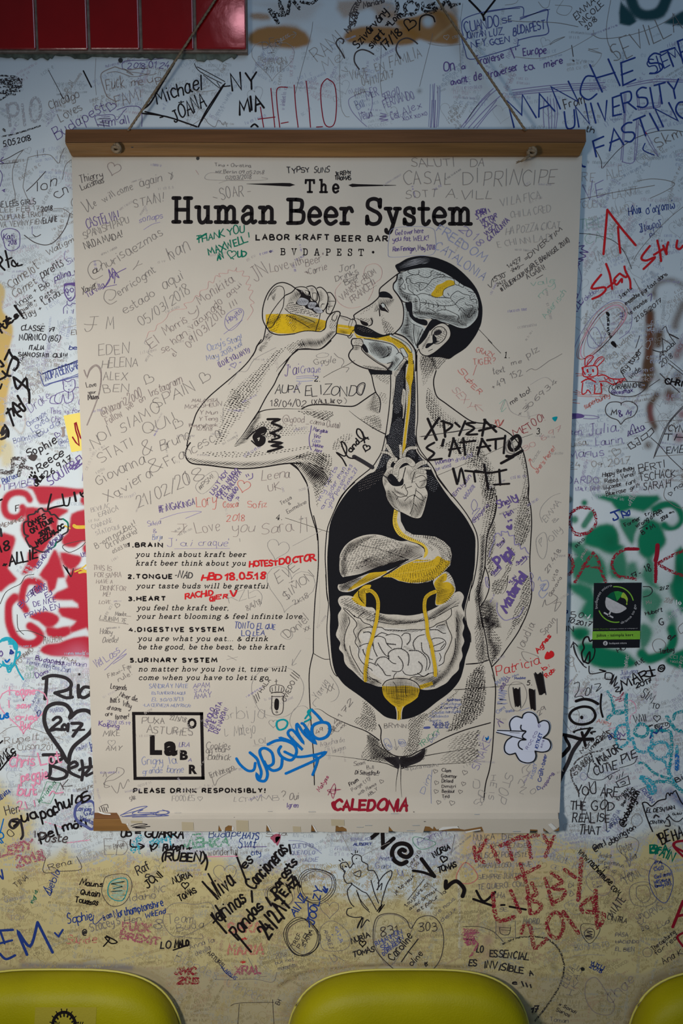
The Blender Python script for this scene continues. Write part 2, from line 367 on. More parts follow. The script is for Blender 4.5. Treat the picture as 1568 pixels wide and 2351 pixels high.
TYPE = '''T 9|.6 7.4 .8 9.6 8.2 9.6 8.4 7.4|4.5 9.6 4.5 .6|2.6 .6 6.4 .6
H 9|2 .6 2 9.6|7 .6 7 9.6|2 5.2 7 5.2|.7 9.6 3.4 9.6|5.6 9.6 8.3 9.6|.7 .6 3.4 .6|5.6 .6 8.3 .6
B 8.2|.7 .6 4.6 .6|.7 9.6 4.6 9.6|2 .6 2 9.6|~4.4 9.6 6.6 9.2 6.9 7.4 6.2 5.7 4.4 5.3|~4.4 5.3 7.2 4.8 7.6 2.8 6.8 1 4.4 .6|2 5.3 4.4 5.3
S 7.4|~6.3 7 5.8 9.2 3.6 9.9 1.4 9 1.2 6.8 3.2 5.6 5.4 4.6 6.6 3 5.8 1 3.6 .3 1.6 1 .9 3|6.5 9.6 6.4 6.8|.8 .5 .9 3.2
V 8.6|.5 9.6 3 9.6|5.6 9.6 8.2 9.6|1.7 9.6 4.3 .5 7 9.6
D 8.6|.7 .6 4.2 .6|.7 9.6 4.2 9.6|2 .6 2 9.6|~4 9.6 6.6 8.6 7.5 5.1 6.6 1.6 4 .6
A 9|.4 .6 3 .6|6 .6 8.6 .6|1.6 .6 4 9.6 5 9.6 7.4 .6|2.8 3.8 6.2 3.8
P 8|.7 .6 3.6 .6|.7 9.6 4.2 9.6|2 .6 2 9.6|~4.2 9.6 6.7 9 7.1 7.2 6.4 5.3 4.2 4.8|2 4.8 4.2 4.8
E 8|.7 .6 6.8 .6 7 2.8|.7 9.6 6.6 9.6 6.8 7.6|2 .6 2 9.6|2 5.2 5 5.2|5 6.2 5 4.2
a 6.6|~1 4.9 2.4 6.4 4.2 6 4.6 4.6 4.6 1.6 5.2 .5 6.2 1|~4.6 3.9 2.6 3.7 .9 2.6 1.1 .9 2.6 .3 4.6 1.8
b 6.8|.4 9.8 1.7 9.8 1.7 .6|~1.7 4.6 3.6 6.5 5.6 5.4 6 3.3 5.4 1.2 3.6 .3 1.7 2
c 6|~5.2 4.6 4.4 6.1 2.8 6.4 1.1 5.2 .8 3.2 1.3 1.2 3 .3 4.6 .6 5.4 1.8
d 7|3.8 9.8 5.3 9.8 5.3 .6 6.6 .6|~5.3 4.6 3.4 6.5 1.4 5.4 .9 3.3 1.4 1.2 3.4 .3 5.3 2
e 6.2|~.9 3.4 5.4 3.5 5.1 5.4 3.2 6.5 1.4 5.4 .8 3.3 1.4 1.2 3.2 .3 5.4 1.4
f 4.8|~5 8.8 4.2 9.9 2.8 9.6 2.2 8 2.2 .6|.6 6.2 4.2 6.2|.8 .6 3.8 .6
g 6.6|@3 6.4 1.2 5.6 1 4 2.2 2.8 4 2.9 5 4.2 4.6 5.8|~4.8 5.8 5.6 6.6 6.4 6.2|~2 2.9 1 1.8 1.6 .8 4.4 .4 5.8 -.8 5 -2.6 2.6 -3 .8 -2 1 -.2 2.4 .6
h 7.2|.4 9.8 1.8 9.8 1.8 .6|~1.8 4.4 3.6 6.4 5.2 5.8 5.5 4.4 5.5 .6|.5 .6 3 .6|4.4 .6 6.8 .6
i 4|.7 6.2 2.2 6.2 2.2 .6|.6 .6 3.8 .6|2 8.8 2.1 9.3
k 7|.4 9.8 1.7 9.8 1.7 .6|.5 .6 2.9 .6|1.7 2.8 5 6.1|3.2 4.2 5.8 .6|3.8 6.2 6 6.2|4.4 .6 6.8 .6
l 4|.6 9.8 2.1 9.8 2.1 .6|.6 .6 3.7 .6
m 10.2|.4 6.2 1.8 6.2 1.8 .6|~1.8 4.6 3.2 6.4 4.7 5.8 5 4.4 5 .6|~5 4.6 6.5 6.4 8 5.8 8.3 4.4 8.3 .6|.5 .6 2.9 .6|4 .6 6 .6|7.2 .6 9.6 .6
n 7.2|.4 6.2 1.8 6.2 1.8 .6|~1.8 4.4 3.6 6.4 5.2 5.8 5.5 4.4 5.5 .6|.5 .6 3 .6|4.4 .6 6.8 .6
o 6.4|@3.2 6.5 1.4 5.4 .8 3.3 1.4 1.2 3.2 .3 5 1.2 5.6 3.3 5 5.4
p 7|.4 6.2 1.8 6.2 1.8 -3|.4 -3 3.2 -3|~1.8 4.6 3.6 6.5 5.6 5.4 6 3.3 5.4 1.2 3.6 .3 1.8 2
q 7|5.2 6.4 5.2 -3|3.8 -3 6.6 -3|~5.2 4.6 3.4 6.5 1.4 5.4 .9 3.3 1.4 1.2 3.4 .3 5.2 2
r 5.8|.4 6.2 1.9 6.2 1.9 .6|~1.9 4 3.2 6.2 4.6 6.4 5.3 5.2|.5 .6 3.6 .6
s 5.6|~4.7 4.6 4 6.2 2.6 6.5 1.2 5.8 1.2 4.4 2.8 3.6 4.6 2.8 4.8 1.2 3.6 .3 1.8 .5 .8 2|4.8 6.2 4.8 4.6|.8 .6 .8 2.2
t 5|~2.1 8.6 2.1 2 2.8 .4 4 .6 4.8 1.6|.5 6.2 4.4 6.2
u 7.2|.4 6.2 1.7 6.2|~1.7 6.2 1.7 2 2.6 .4 4.2 .8 5.4 2.6|4.2 6.2 5.4 6.2 5.4 .6 6.8 .6
v 6.6|.4 6.2 2.6 6.2|4.2 6.2 6.4 6.2|1.4 6.2 3.4 .5 5.4 6.2
w 9.6|.4 6.2 2.4 6.2|7.4 6.2 9.4 6.2|1.3 6.2 3 .6 4.9 5.6 6.8 .6 8.5 6.2
y 6.8|.4 6.2 2.6 6.2|4.4 6.2 6.6 6.2|1.5 6.2 3.7 .8|~5.6 6.2 3.4 -.6 2.2 -2.8 .9 -2.6 .7 -1.8
. 2.6|1.2 .5 1.3 .6
, 2.8|1.5 .9 .7 -1.2
& 7.6|~6.8 3.6 4.4 .6 2.4 .3 1 1.4 1.2 3.2 3.8 5.2 4.2 6.8 3.2 7.8 2 7 2.4 5 6.8 .6
· 2|1 5 1.1 5.1
1 5|1 8.4 2.6 9.6 2.6 .6|1 .6 4.2 .6
2 6.4|~1 7.4 1.6 9.4 3.4 9.9 5.3 8.8 5 6.4 1 .6|1 .6 5.6 .6 5.8 2.2
3 6.4|~1 8 2 9.7 4.2 9.6 5.2 7.8 4.4 5.8 3 5.4|~3 5.4 5.2 4.8 5.6 2.4 4.2 .5 2 .4 .8 2
4 6.6|4.4 .6 4.4 9.6 .8 3.2 6.2 3.2|3 .6 5.8 .6
5 6.4|5.4 9.6 1.6 9.6 1.3 5.6|~1.3 5.6 3.2 6.4 5.2 5.4 5.5 2.6 4.2 .6 2 .4 .8 1.8'''
def parse(t):
    d = {}
    for ln in t.split('\n'):
        h, *st = ln[0], *ln[1:].strip().split('|')
        wd = float(st[0]); g = []
        for s in st[1:]:
            f = s[0] if s[0] in '~@' else ''; v = [float(x) for x in s.lstrip('~@').split()]
            g.append((f, list(zip(v[::2], v[1::2]))))
        d[h] = (wd, g)
    return d
HAND, TYPE = parse(HAND), parse(TYPE)
CYR = dict(zip('ВРНКЕАОМСТХУЗДЧвроекмнпиутйая', 'BPHKEAOMCTXYZDYBpoekmHnuytuaR'))
CYR.update({'Χ': 'X', 'Ρ': 'P', 'Υ': 'Y', 'Α': 'A', 'Ο': 'O', 'Τ': 'T', 'Μ': 'M', 'Ι': 'I', 'Ν': 'N', 'Η': 'H', 'Φ': 'O', 'ι': 'i', 'τ': 't', 'υ': 'u', 'Π': 'П', 'Γ': 'Г', 'Б': 'B', 'ο': 'o', 'μ': 'u', 'ά': 'α', 'η': 'n', 'ό': 'o', 'Т': 'T', 'В': 'B'})
ACC = {'á': ('a', "'"), 'é': ('e', "'"), 'í': ('i', "'"), 'ó': ('o', "'"), 'ú': ('u', "'"), 'è': ('e', '`'), 'Ú': ('U', "'"), 'É': ('E', "'"), 'Á': ('A', "'"), 'ñ': ('n', '-'), 'ù': ('u', '`')}
def text(ink, s, x0, y0, x1, y1, h, wd, col, font=None, slant=None, jit=.34, gap=1.5, raw=False, space=3.4, seed=None, square=False):
    font = font or HAND
    if not raw: (x0, y0), (x1, y1) = N([(x0, y0), (x1, y1)]); h = h / FR[2]
    rr = random.Random(seed if seed is not None else sum(map(ord, s)) + int(x0)); g = []; adv = 0
    sl = rr.uniform(0, .16) if slant is None else slant
    for ch in s:
        acc = None
        if ch == ' ': adv += space; continue
        if ch in ACC: ch, acc = ACC[ch]
        ch = ch if ch in font else CYR.get(ch, ch)
        if ch not in font: ch = ch.upper() if ch.upper() in font else '-'
        wdt, st = font[ch]; w1 = jit > 0; oy = rr.uniform(-.8, .8) * w1; ky = 1 + rr.uniform(-.16, .16) * w1; kx = rr.uniform(-.14, .14) * w1; ks = 1 + rr.uniform(-.14, .14) * w1
        for f, p in st:
            g.append((f, [(adv + (x + y * kx) * ks + rr.uniform(-jit, jit), y * ky + oy + rr.uniform(-jit, jit)) for x, y in p]))
        if acc:
            b = 7.2 if ch.islower() else 11; g.append(('', [(adv + wdt * .4, b), (adv + wdt * (.8 if acc == "'" else .1), b + (2 if acc != '-' else .3))]))
        adv += wdt + gap
    adv = max(adv - gap, 1); L = math.hypot(x1 - x0, y1 - y0); ux, uy = (x1 - x0) / L, (y1 - y0) / L; sx = L / adv; sy = h / 10
    for f, p in g:
        q = [(x0 + (x * sx + y * sy * sl) * ux + y * sy * uy, y0 + (x * sx + y * sy * sl) * uy - y * sy * ux) for x, y in p]
        if f: q = smooth(q, f == '@', 4)
        ink.line(q, wd, col, sm=False, raw=True, closed=(f == '@'), square=square)
    ink.up()
def sans(name, s, x0, y0, x1, y1, h, surf, col, parent, bold=.02, shear=0, lift=.00008, arc=None, capfit=None):
    """printed sans lettering: the built-in face, converted to a mesh and laid on the surface"""
    c = bpy.data.curves.new('lettering', 'FONT'); c.body = s; c.offset = bold; c.shear = shear; c.resolution_u = 3
    o = bpy.data.objects.new('lettering', c); COL.objects.link(o)
    dg = bpy.context.evaluated_depsgraph_get(); dg.update(); me = bpy.data.meshes.new_from_object(o.evaluated_get(dg))
    bpy.data.objects.remove(o)
    vs = [v.co.copy() for v in me.vertices]
    if not vs: return
    a, b = min(v.x for v in vs), max(v.x for v in vs); cap = .729
    me.materials.clear(); me.materials.append(INK)
    if arc is None:
        L = math.hypot(x1 - x0, y1 - y0); ux, uy = (x1 - x0) / L, (y1 - y0) / L
        for i, v in enumerate(vs):
            X = (v.x - a) / (b - a) * L; Y = v.y / cap * h
            me.vertices[i].co = surf(x0 + X * ux + Y * uy, y0 + X * uy - Y * ux, lift)
    else:
        cx_, cy_, r, a0, a1, inner = arc
        for i, v in enumerate(vs):
            t = math.radians(a0 + (v.x - a) / (b - a) * (a1 - a0)); Y = v.y / cap * h; rr = r + (Y if not inner else -Y)
            me.vertices[i].co = surf(cx_ + rr * math.cos(t), cy_ - rr * math.sin(t), lift)
    at_ = me.color_attributes.new('ink', 'FLOAT_COLOR', 'POINT'); at_.data.foreach_set('color', np.array([(*C[col], 1)] * len(vs), dtype=np.float32).ravel())
    me.name = name; return link(bpy.data.objects.new(name, me), parent)

def block(name, s, x0, y0, x1, y1, h, w_, surf, col, parent):
    """printed heavy sans lettering with flat ends"""
    k = Ink(name, surf, .0003, parent=parent); up = s == s.upper()
    text(k, s, x0, y0 - w_ / 2, x1, y1 - w_ / 2, h - w_, w_, col, HAND, 0, 0, gap=3.4, raw=True, space=5.5, square=True); k.done()
# ================================================================== the setting: wall with its coats of spray paint, floor
def grid_axis(a, b, lo, hi, st):
    inner = np.arange(lo, hi + st, st); return np.concatenate([np.linspace(a, lo, 6)[:-1], inner, np.linspace(inner[-1], b, 6)[1:]])
GX = grid_axis(-2.0, 2.0, -.54, .54, .0021); GZ = grid_axis(0.0, 2.75, .52, 2.24, .0021)
WX, WZ = np.meshgrid(GX, GZ)
vy = -CAM.y; vz = WZ - CAM.z; ff = vy * cp - vz * sp; uu = vy * sp + vz * cp
PX = CX + FPX * WX / ff; PY = CY - FPX * uu / ff
rng = np.random.RandomState(3)
def vnoise(sc_, seed):
    r = np.random.RandomState(seed); G = r.rand(80, 80); x = np.clip(PX / sc_ + 8, 0, 78.9); y = np.clip(PY / sc_ + 8, 0, 78.9)
    xi, yi = x.astype(int), y.astype(int); fx, fy = x - xi, y - yi; fx = fx * fx * (3 - 2 * fx); fy = fy * fy * (3 - 2 * fy)
    return (G[yi, xi] * (1 - fx) + G[yi, xi + 1] * fx) * (1 - fy) + (G[yi + 1, xi] * (1 - fx) + G[yi + 1, xi + 1] * fx) * fy
WARPX, WARPY = (vnoise(45, 1) - .5) * 8, (vnoise(45, 2) - .5) * 8
PC = np.zeros(WX.shape + (3,)); PC[:] = (.60, .67, .71); PA = np.zeros(WX.shape)
def blend(m, col, op, sl):
    m = m * op; PC[sl] = PC[sl] * (1 - m[..., None]) + np.array(col) * m[..., None]
    PA[sl] = PA[sl] * (1 - m) + m
def region(P, pad):
    xs = [p[0] for p in P]; ys = [p[1] for p in P]
    k = (PX > min(xs) - pad) & (PX < max(xs) + pad) & (PY > min(ys) - pad) & (PY < max(ys) + pad)
    r, c = np.where(k.any(1))[0], np.where(k.any(0))[0]
    return (slice(r[0], r[-1] + 1), slice(c[0], c[-1] + 1)) if len(r) and len(c) else None
def segdist(x, y, P, closed):
    d = np.full(x.shape, 1e9)
    for a, b in zip(P, P[1:] + ([P[0]] if closed else [])):
        dx, dy = b[0] - a[0], b[1] - a[1]; L = dx * dx + dy * dy or 1
        t = np.clip(((x - a[0]) * dx + (y - a[1]) * dy) / L, 0, 1); d = np.minimum(d, np.hypot(x - a[0] - t * dx, y - a[1] - t * dy))
    return d
def spray(pts, r, soft, col, op=1.0):        # a sprayed stroke; r and soft in the current frame's units
    r = r * 1.12 / FR[2]; soft = soft * 1.5 / FR[2]; P = smooth(N(pts), False, 3); sl = region(P, r + soft * 2)
    if sl is None: return
    d = segdist(PX[sl] + WARPX[sl] * .5, PY[sl] + WARPY[sl] * .5, P, False) if len(P) > 1 else np.hypot(PX[sl] - P[0][0], PY[sl] - P[0][1])
    t = np.clip((r + soft - d) / (2 * soft), 0, 1); blend(t * t * (3 - 2 * t), col, op, sl)
def patch(pts, soft, col, op=1.0, warp=.9, grow=0):
    soft = soft * 1.7 / FR[2]; P = smooth(N(pts), True, 2); sl = region(P, soft * 2)
    if sl is None: return
    x, y = PX[sl] + WARPX[sl] * warp, PY[sl] + WARPY[sl] * warp; ins = np.zeros(x.shape, bool)
    for (ax, ay), (bx, by) in zip(P, P[1:] + P[:1]):
        if ay == by: continue
        ins ^= ((ay > y) != (by > y)) & (x < ax + (y - ay) / (by - ay) * (bx - ax))
    d = segdist(x, y, P, True); d = np.where(ins, -d, d) - grow / FR[2]; t = np.clip((soft - d) / (2 * soft), 0, 1); blend(t * t * (3 - 2 * t), col, op, sl)
RED, GRN, BRN, ORG, TEA, YEL, MAR = (.44, .008, .03), (.0, .185, .09), (.11, .055, .025), (.34, .15, .02), (.0, .055, .065), (.60, .51, .26), (.26, .03, .05)
# orange and teal at the top
F(500, 0, 2.613)
for p, s, o in (('180 200 300 150 480 160 550 220 540 280 350 290 190 270', 14, .95), ('200 0 620 0 600 60 540 130 460 150 380 130 300 60 220 30', 26, .45), ('190 80 300 80 310 125 200 130', 12, .8),
    ('760 200 860 160 1180 170 1200 240 1100 280 780 262', 12, .95), ('720 0 1050 0 1080 100 950 100 900 60 800 110 750 110', 16, .7), ('1060 120 1200 90 1330 60 1440 120 1450 265 1330 262 1200 230 1110 180', 12, .95), ('1300 40 1430 10 1440 120 1330 100', 16, .7), ('960 80 1100 90 1100 160 940 150', 14, .6)):
    patch(p, s, ORG, o)
spray('1262 128', 30, 14, (.5, .58, .62)); spray('600 170 690 200', 22, 30, ORG, .25); spray('1300 230 1400 150', 6, 8, (.5, .4, .25), .5)
F(968, 0, 2.613)
spray('1255 -20 1285 60 1350 95 1430 70 1475 -10', 34, 12, TEA); patch('1195 10 1215 20 1295 130 1180 142', 7, TEA); patch('1450 128 1500 90 1600 50 1600 150 1470 140', 9, TEA)
spray('1150 330 1300 420 1240 460', 40, 60, (.3, .42, .45), .35); spray('180 540 300 560', 30, 45, (.52, .42, .36), .45); F(); spray('963 209', 5, 6, (.16, .15, .14), .9)
# gold band down the left edge
F(0, 740, 3.733); patch('-60 -60 95 -40 110 120 70 300 95 480 60 700 45 900 10 1100 -60 1100', 14, (.60, .40, .10), .95); patch('-20 980 60 1000 120 1060 110 1220 0 1240', 25, YEL, .8)
F(0, 340, 3.733); patch('-40 1180 40 1190 50 1280 30 1400 80 1480 90 1600 -40 1600', 10, (.58, .42, .14), .9)
spray('380 900 250 1040 150 1100', 12, 25, (.42, .38, .30), .5)
F(0, 740, 3.733); spray('200 760 215 860 180 960 110 900 60 860', 9, 8, (.38, .27, .18), .75)
# brown and maroon figure on the right
F(1268, 560, 5.227)
for p, r, s, o in (('1190 350 1215 380', 22, 28, .7), ('1215 600 1240 500 1330 440 1450 430 1600 500', 40, 40, .8), ('1200 590 1290 690 1420 700', 16, 30, .5), ('1180 830 1170 1100 1150 1350 1150 1600', 58, 35, 1), ('1290 1060 1270 1200', 55, 35, 1),
    ('1580 720 1500 900 1480 980', 60, 45, .8), ('1420 640 1470 660', 10, 25, .4), ('1568 1200 1500 1350', 60, 60, .7)): spray(p, r, s, BRN, o)
spray('1560 1180 1490 1330', 45, 50, MAR, .55); spray('1170 880 1150 1560', 40, 40, (.17, .04, .02), .5)
F(1268, 840, 5.227)
for p, r, s, c, o in (('1150 -20 1130 150 1110 250', 62, 35, BRN, 1), ('1400 330 1440 360', 60, 45, BRN, .9), ('1260 350 1170 480 1170 600 1220 720', 45, 35, BRN, .95), ('1390 400', 45, 45, MAR, .7), ('1500 130', 65, 40, BRN, .9), ('1560 580', 60, 40, MAR, .8),
    ('1520 860', 70, 40, MAR, .75), ('1150 950', 50, 40, BRN, .9), ('1340 180 1560 420', 20, 60, BRN, .5), ('1330 620 1400 560', 40, 60, BRN, .45), ('1220 760 1300 930', 20, 30, BRN, .55), ('1180 500 1180 640', 25, 35, MAR, .6), ('1280 180 1240 60', 40, 40, BRN, .6)): spray(p, r, s, c, o)
# red panel on the left
F(0, 1080, 5.113)
spray('350 345 300 285 200 265 110 295 60 370 60 460 95 530 170 560 240 535 270 475 262 440', 42, 18, RED)
spray('430 1390 470 1335 400 1300 310 1310 265 1400 260 1540 310 1630', 44, 18, RED); spray('170 1490 105 1570 95 1700 112 1830 180 1960 300 2035 420 2030 475 1960 430 1890 350 1830', 50, 18, RED)
for p in ('330 190 1045 208 1045 290 920 262 830 310 640 360 600 392 480 388 425 310 380 240', '310 440 520 430 790 470 740 530 690 570 680 650 690 740 600 800 510 950 420 965 330 880 240 770 228 650 290 570',
    '830 515 960 465 1050 478 1062 815 960 832 900 865 850 895 740 880 722 800 790 740 815 620', '960 880 1066 858 1068 1030 975 960', '-40 800 150 775 162 860 130 960 140 1060 100 1160 195 1270 110 1350 -40 1440', '320 960 430 955 455 1050 400 1150 300 1212 250 1210 318 1080',
    '625 925 680 985 740 1120 772 1255 690 1262 655 1380 570 1422 540 1300 450 1222 560 1080', '700 958 850 980 955 1010 940 1110 850 1172 760 1110', '870 1170 1066 1225 1090 1900 1000 1840 840 1900 820 1830 880 1765 730 1705 700 1590 900 1610 840 1520 620 1500 680 1420 800 1370 778 1290',
    '350 1720 420 1665 560 1640 680 1690 695 1760 620 1835 520 1845 450 1780', '540 1850 680 1850 800 1825 820 1920 700 1965 560 1950', '475 2130 560 2045 700 2015 860 1965 1095 1955 1095 2190 900 2185 600 2180', '940 310 1045 300 1045 410 940 400', '-60 300 -300 220 -900 260 -1000 600 -700 700 -300 560', '-120 900 -500 820 -1000 1000 -900 1500 -500 1700 -150 1400', '-200 1800 -700 1760 -900 2100 -300 2160'):
    patch(p, 16, RED, grow=7)
spray('240 700 340 1200 500 1500', 60, 160, RED, .12); spray('600 1000 900 1900', 120, 200, RED, .14); patch('-30 180 20 180 10 230 -30 230', 10, RED)
spray('480 460 600 700', 10, 16, (.62, .45, .45), .55)
F(); spray('150 1530 200 1540', 18, 30, (.62, .35, .52), .4); spray('180 1500 215 1545', 10, 22, (.6, .3, .45), .35)
# green panel on the right
F(1268, 1120, 5.227)
spray('200 140', 40, 24, GRN); spray('385 180', 40, 26, GRN); spray('1230 265 1320 210 1430 205 1520 270 1545 370 1490 450 1400 470 1345 445', 44, 20, GRN); spray('265 380', 50, 24, GRN, .9); spray('470 310 390 450', 42, 20, GRN, .9)
for p, o in (('500 98 1250 90 1220 200 1100 300 960 250 820 300 710 190', 1), ('420 560 560 450 720 450 790 560 800 680 860 720 720 800 560 740 400 690', 1), ('800 370 1055 380 1000 560 960 685 880 560', .95), ('1130 390 1290 420 1362 620 1320 720 1240 800 1150 860 1050 800 1030 640 1070 520', 1),
    ('200 660 330 650 420 760 560 820 640 960 640 1130 500 1180 400 1150 260 1080 220 900 310 820', .9), ('700 930 850 760 900 1060 720 1080', .9), ('920 920 1000 900 1020 1070 920 1060', .8), ('200 1150 480 1210 520 1560 330 1510 400 1360 260 1250', .95), ('1060 1050 1140 860 1210 900 1210 1130 1290 1200 1170 1180', .85),
    ('1070 1240 1200 1235 1310 1350 1250 1480 1200 1600 1080 1430', .8), ('1470 760 1600 760 1600 1500 1500 1380 1430 1150 1480 1000', 1), ('1390 1150 1540 1160 1540 1330 1440 1300', .8), ('1060 1660 1150 1660 1200 1750 1130 1900 1050 1900', .85), ('240 1680 400 1680 440 1760 330 1840 240 1760', 1),
    ('300 1900 480 1880 800 1950 1000 2060 960 2140 600 2160 420 2100', 1), ('1370 2040 1600 1910 1600 2160 1400 2130', 1), ('1380 1500 1450 1490 1500 1620 1420 1640', .7), ('1650 200 2200 180 2500 500 2200 800 1700 640', 1), ('1700 900 2300 950 2500 1500 1900 1600 1640 1300', .9), ('1700 1800 2400 1750 2300 2150 1750 2160', 1)): patch(p, 26, GRN, o, grow=12)
spray('1430 1690 1450 1800 1410 1910 1300 2010 1150 2050 1070 1990', 60, 26, GRN); spray('300 900 400 1700', 140, 240, GRN, .6); spray('700 900 900 1100 1300 1300', 220, 260, GRN, .6); spray('1200 1700 600 2050', 120, 200, GRN, .5); spray('880 150 1250 300', 60, 120, GRN, .3)
spray('330 1760', 30, 60, (0, .06, .02), .7); spray('700 640', 50, 120, (0, .09, .035), .6); spray('1530 1000', 60, 120, (0, .07, .03), .6)
for p in ('1460 380 1440 400', '1260 1870 1290 1830'): spray(p, 45, 22, (.55, .62, .64), .9)
# cream yellow coat along the bottom, and where it is rubbed through
F()
patch('-60 1850 60 1858 88 1890 78 1930 110 1962 150 1940 190 1968 245 1945 330 1952 480 1955 560 1975 640 1992 720 2030 800 2058 870 2062 930 2050 985 2090 1010 2010 1040 1960 1060 1905 1100 1896 1250 1900 1290 1916 1400 1938 1650 1958 1650 2900 -60 2900', 16, YEL, 1)
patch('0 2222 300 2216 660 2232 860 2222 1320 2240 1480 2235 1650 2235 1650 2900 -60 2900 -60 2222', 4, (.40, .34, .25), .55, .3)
spray('870 2160 900 2210', 20, 50, (.45, .47, .5), .55); spray('1100 1930 1160 1960 1200 1990', 30, 60, (.62, .3, .22), .35); spray('1052 1900 1056 2190', 1, 2, (.7, .7, .72), .8)
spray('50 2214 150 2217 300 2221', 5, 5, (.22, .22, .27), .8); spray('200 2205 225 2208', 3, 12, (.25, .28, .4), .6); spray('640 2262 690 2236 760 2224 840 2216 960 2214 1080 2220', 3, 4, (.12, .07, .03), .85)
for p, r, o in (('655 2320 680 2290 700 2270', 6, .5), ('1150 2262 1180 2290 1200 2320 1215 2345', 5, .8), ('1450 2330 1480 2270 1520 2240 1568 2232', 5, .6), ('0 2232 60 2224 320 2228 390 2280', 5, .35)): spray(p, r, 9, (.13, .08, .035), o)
spray('1270 2220 1275 2224', 3, 8, (.12, .1, .05), .8); spray('1540 1815 1568 1850', 8, 8, (.03, .06, .25), .7); spray('1505 1815 1568 1840', 10, 12, (.03, .06, .25), .55)
spray('1285 1890 1300 1905', 8, 12, (.2, .22, .28), .5); spray('1395 1790 1340 1930', 2, 8, (.3, .3, .4), .3)
for x, y in ((1120, 2160), (1150, 2130), (1125, 2190)): spray(f'{x} {y}', 9, 9, (.32, .12, .18), .6)
nv = WX.size; me = bpy.data.meshes.new('wall_back'); me.vertices.add(nv)
relief = np.zeros_like(WX)
co = np.stack([WX, relief, WZ], -1).reshape(-1, 3).astype(np.float32); me.vertices.foreach_set('co', co.ravel())
ny, nx = WX.shape; ii = (np.arange(ny - 1)[:, None] * nx + np.arange(nx - 1)[None]).ravel()
lp = np.stack([ii, ii + 1, ii + nx + 1, ii + nx], -1).astype(np.int32); nf = len(lp)
me.loops.add(nf * 4); me.loops.foreach_set('vertex_index', lp.ravel()); me.polygons.add(nf)
me.polygons.foreach_set('loop_start', np.arange(0, nf * 4, 4, dtype=np.int32)); me.update(calc_edges=True)
a_ = me.color_attributes.new('paint', 'FLOAT_COLOR', 'POINT'); a_.data.foreach_set('color', np.concatenate([PC.reshape(-1, 3), PA.reshape(-1, 1)], -1).astype(np.float32).ravel())
m = bpy.data.materials.new('sprayed_wall'); m.use_nodes = True; nt = m.node_tree; n = nt.nodes; b = n['Principled BSDF']; b.inputs['Roughness'].default_value = .6; b.inputs['Specular IOR Level'].default_value = .25
at_ = n.new('ShaderNodeAttribute'); at_.attribute_name = 'paint'; tc = n.new('ShaderNodeTexCoord')
t1 = n.new('ShaderNodeTexNoise'); t1.inputs['Scale'].default_value = 900; t1.inputs['Detail'].default_value = 2; nt.links.new(tc.outputs['Object'], t1.inputs[0])
t2 = n.new('ShaderNodeTexNoise'); t2.inputs['Scale'].default_value = 14; t2.inputs['Detail'].default_value = 6; nt.links.new(tc.outputs['Object'], t2.inputs[0])
s1 = n.new('ShaderNodeMath'); s1.operation = 'MULTIPLY_ADD'; s1.inputs[1].default_value = .7; s1.inputs[2].default_value = -.35; nt.links.new(t1.outputs['Fac'], s1.inputs[0])
s2 = n.new('ShaderNodeMath'); s2.operation = 'ADD'; nt.links.new(at_.outputs['Alpha'], s2.inputs[0]); nt.links.new(s1.outputs[0], s2.inputs[1])
s3 = n.new('ShaderNodeMapRange'); s3.inputs[1].default_value = .05; s3.inputs[2].default_value = .85; nt.links.new(s2.outputs[0], s3.inputs[0])
s4 = n.new('ShaderNodeMath'); s4.operation = 'MULTIPLY'; s4.use_clamp = True
gt = n.new('ShaderNodeMapRange'); gt.inputs[1].default_value = 0; gt.inputs[2].default_value = .12; nt.links.new(at_.outputs['Alpha'], gt.inputs[0]); nt.links.new(s3.outputs[0], s4.inputs[0]); nt.links.new(gt.outputs[0], s4.inputs[1])
base = n.new('ShaderNodeMix'); base.data_type = 'RGBA'; base.inputs[6].default_value = (.58, .65, .69, 1); base.inputs[7].default_value = (.66, .72, .75, 1); nt.links.new(t2.outputs['Fac'], base.inputs[0])
mx = n.new('ShaderNodeMix'); mx.data_type = 'RGBA'; nt.links.new(s4.outputs[0], mx.inputs[0]); nt.links.new(base.outputs[2], mx.inputs[6]); nt.links.new(at_.outputs['Color'], mx.inputs[7])
nt.links.new(mx.outputs[2], b.inputs['Base Color'])
wv = n.new('ShaderNodeTexNoise'); wv.inputs['Scale'].default_value = 350; nt.links.new(tc.outputs['Object'], wv.inputs[0]); bu = n.new('ShaderNodeBump'); bu.inputs['Strength'].default_value = .15; bu.inputs['Distance'].default_value = .001
nt.links.new(wv.outputs['Fac'], bu.inputs['Height']); nt.links.new(bu.outputs[0], b.inputs['Normal'])
me.materials.append(m); wall = bpy.data.objects.new('wall_back', me); COL.objects.link(wall); tag(wall, 'pale blue-white wall covered in scribbled names and sprayed paint', kind='structure')
bm = bmesh.new(); box(bm, (-2, -3.2, -.06), (2, .0, 0)); fl = from_bm('floor', bm, mat('floor_boards', (.12, .085, .06), .6, .3, bump=.3, bscale=60, var=.3, vscale=12, stretch=(1, .1, 1))); tag(fl, 'brown floor below the yellow chairs', kind='structure')
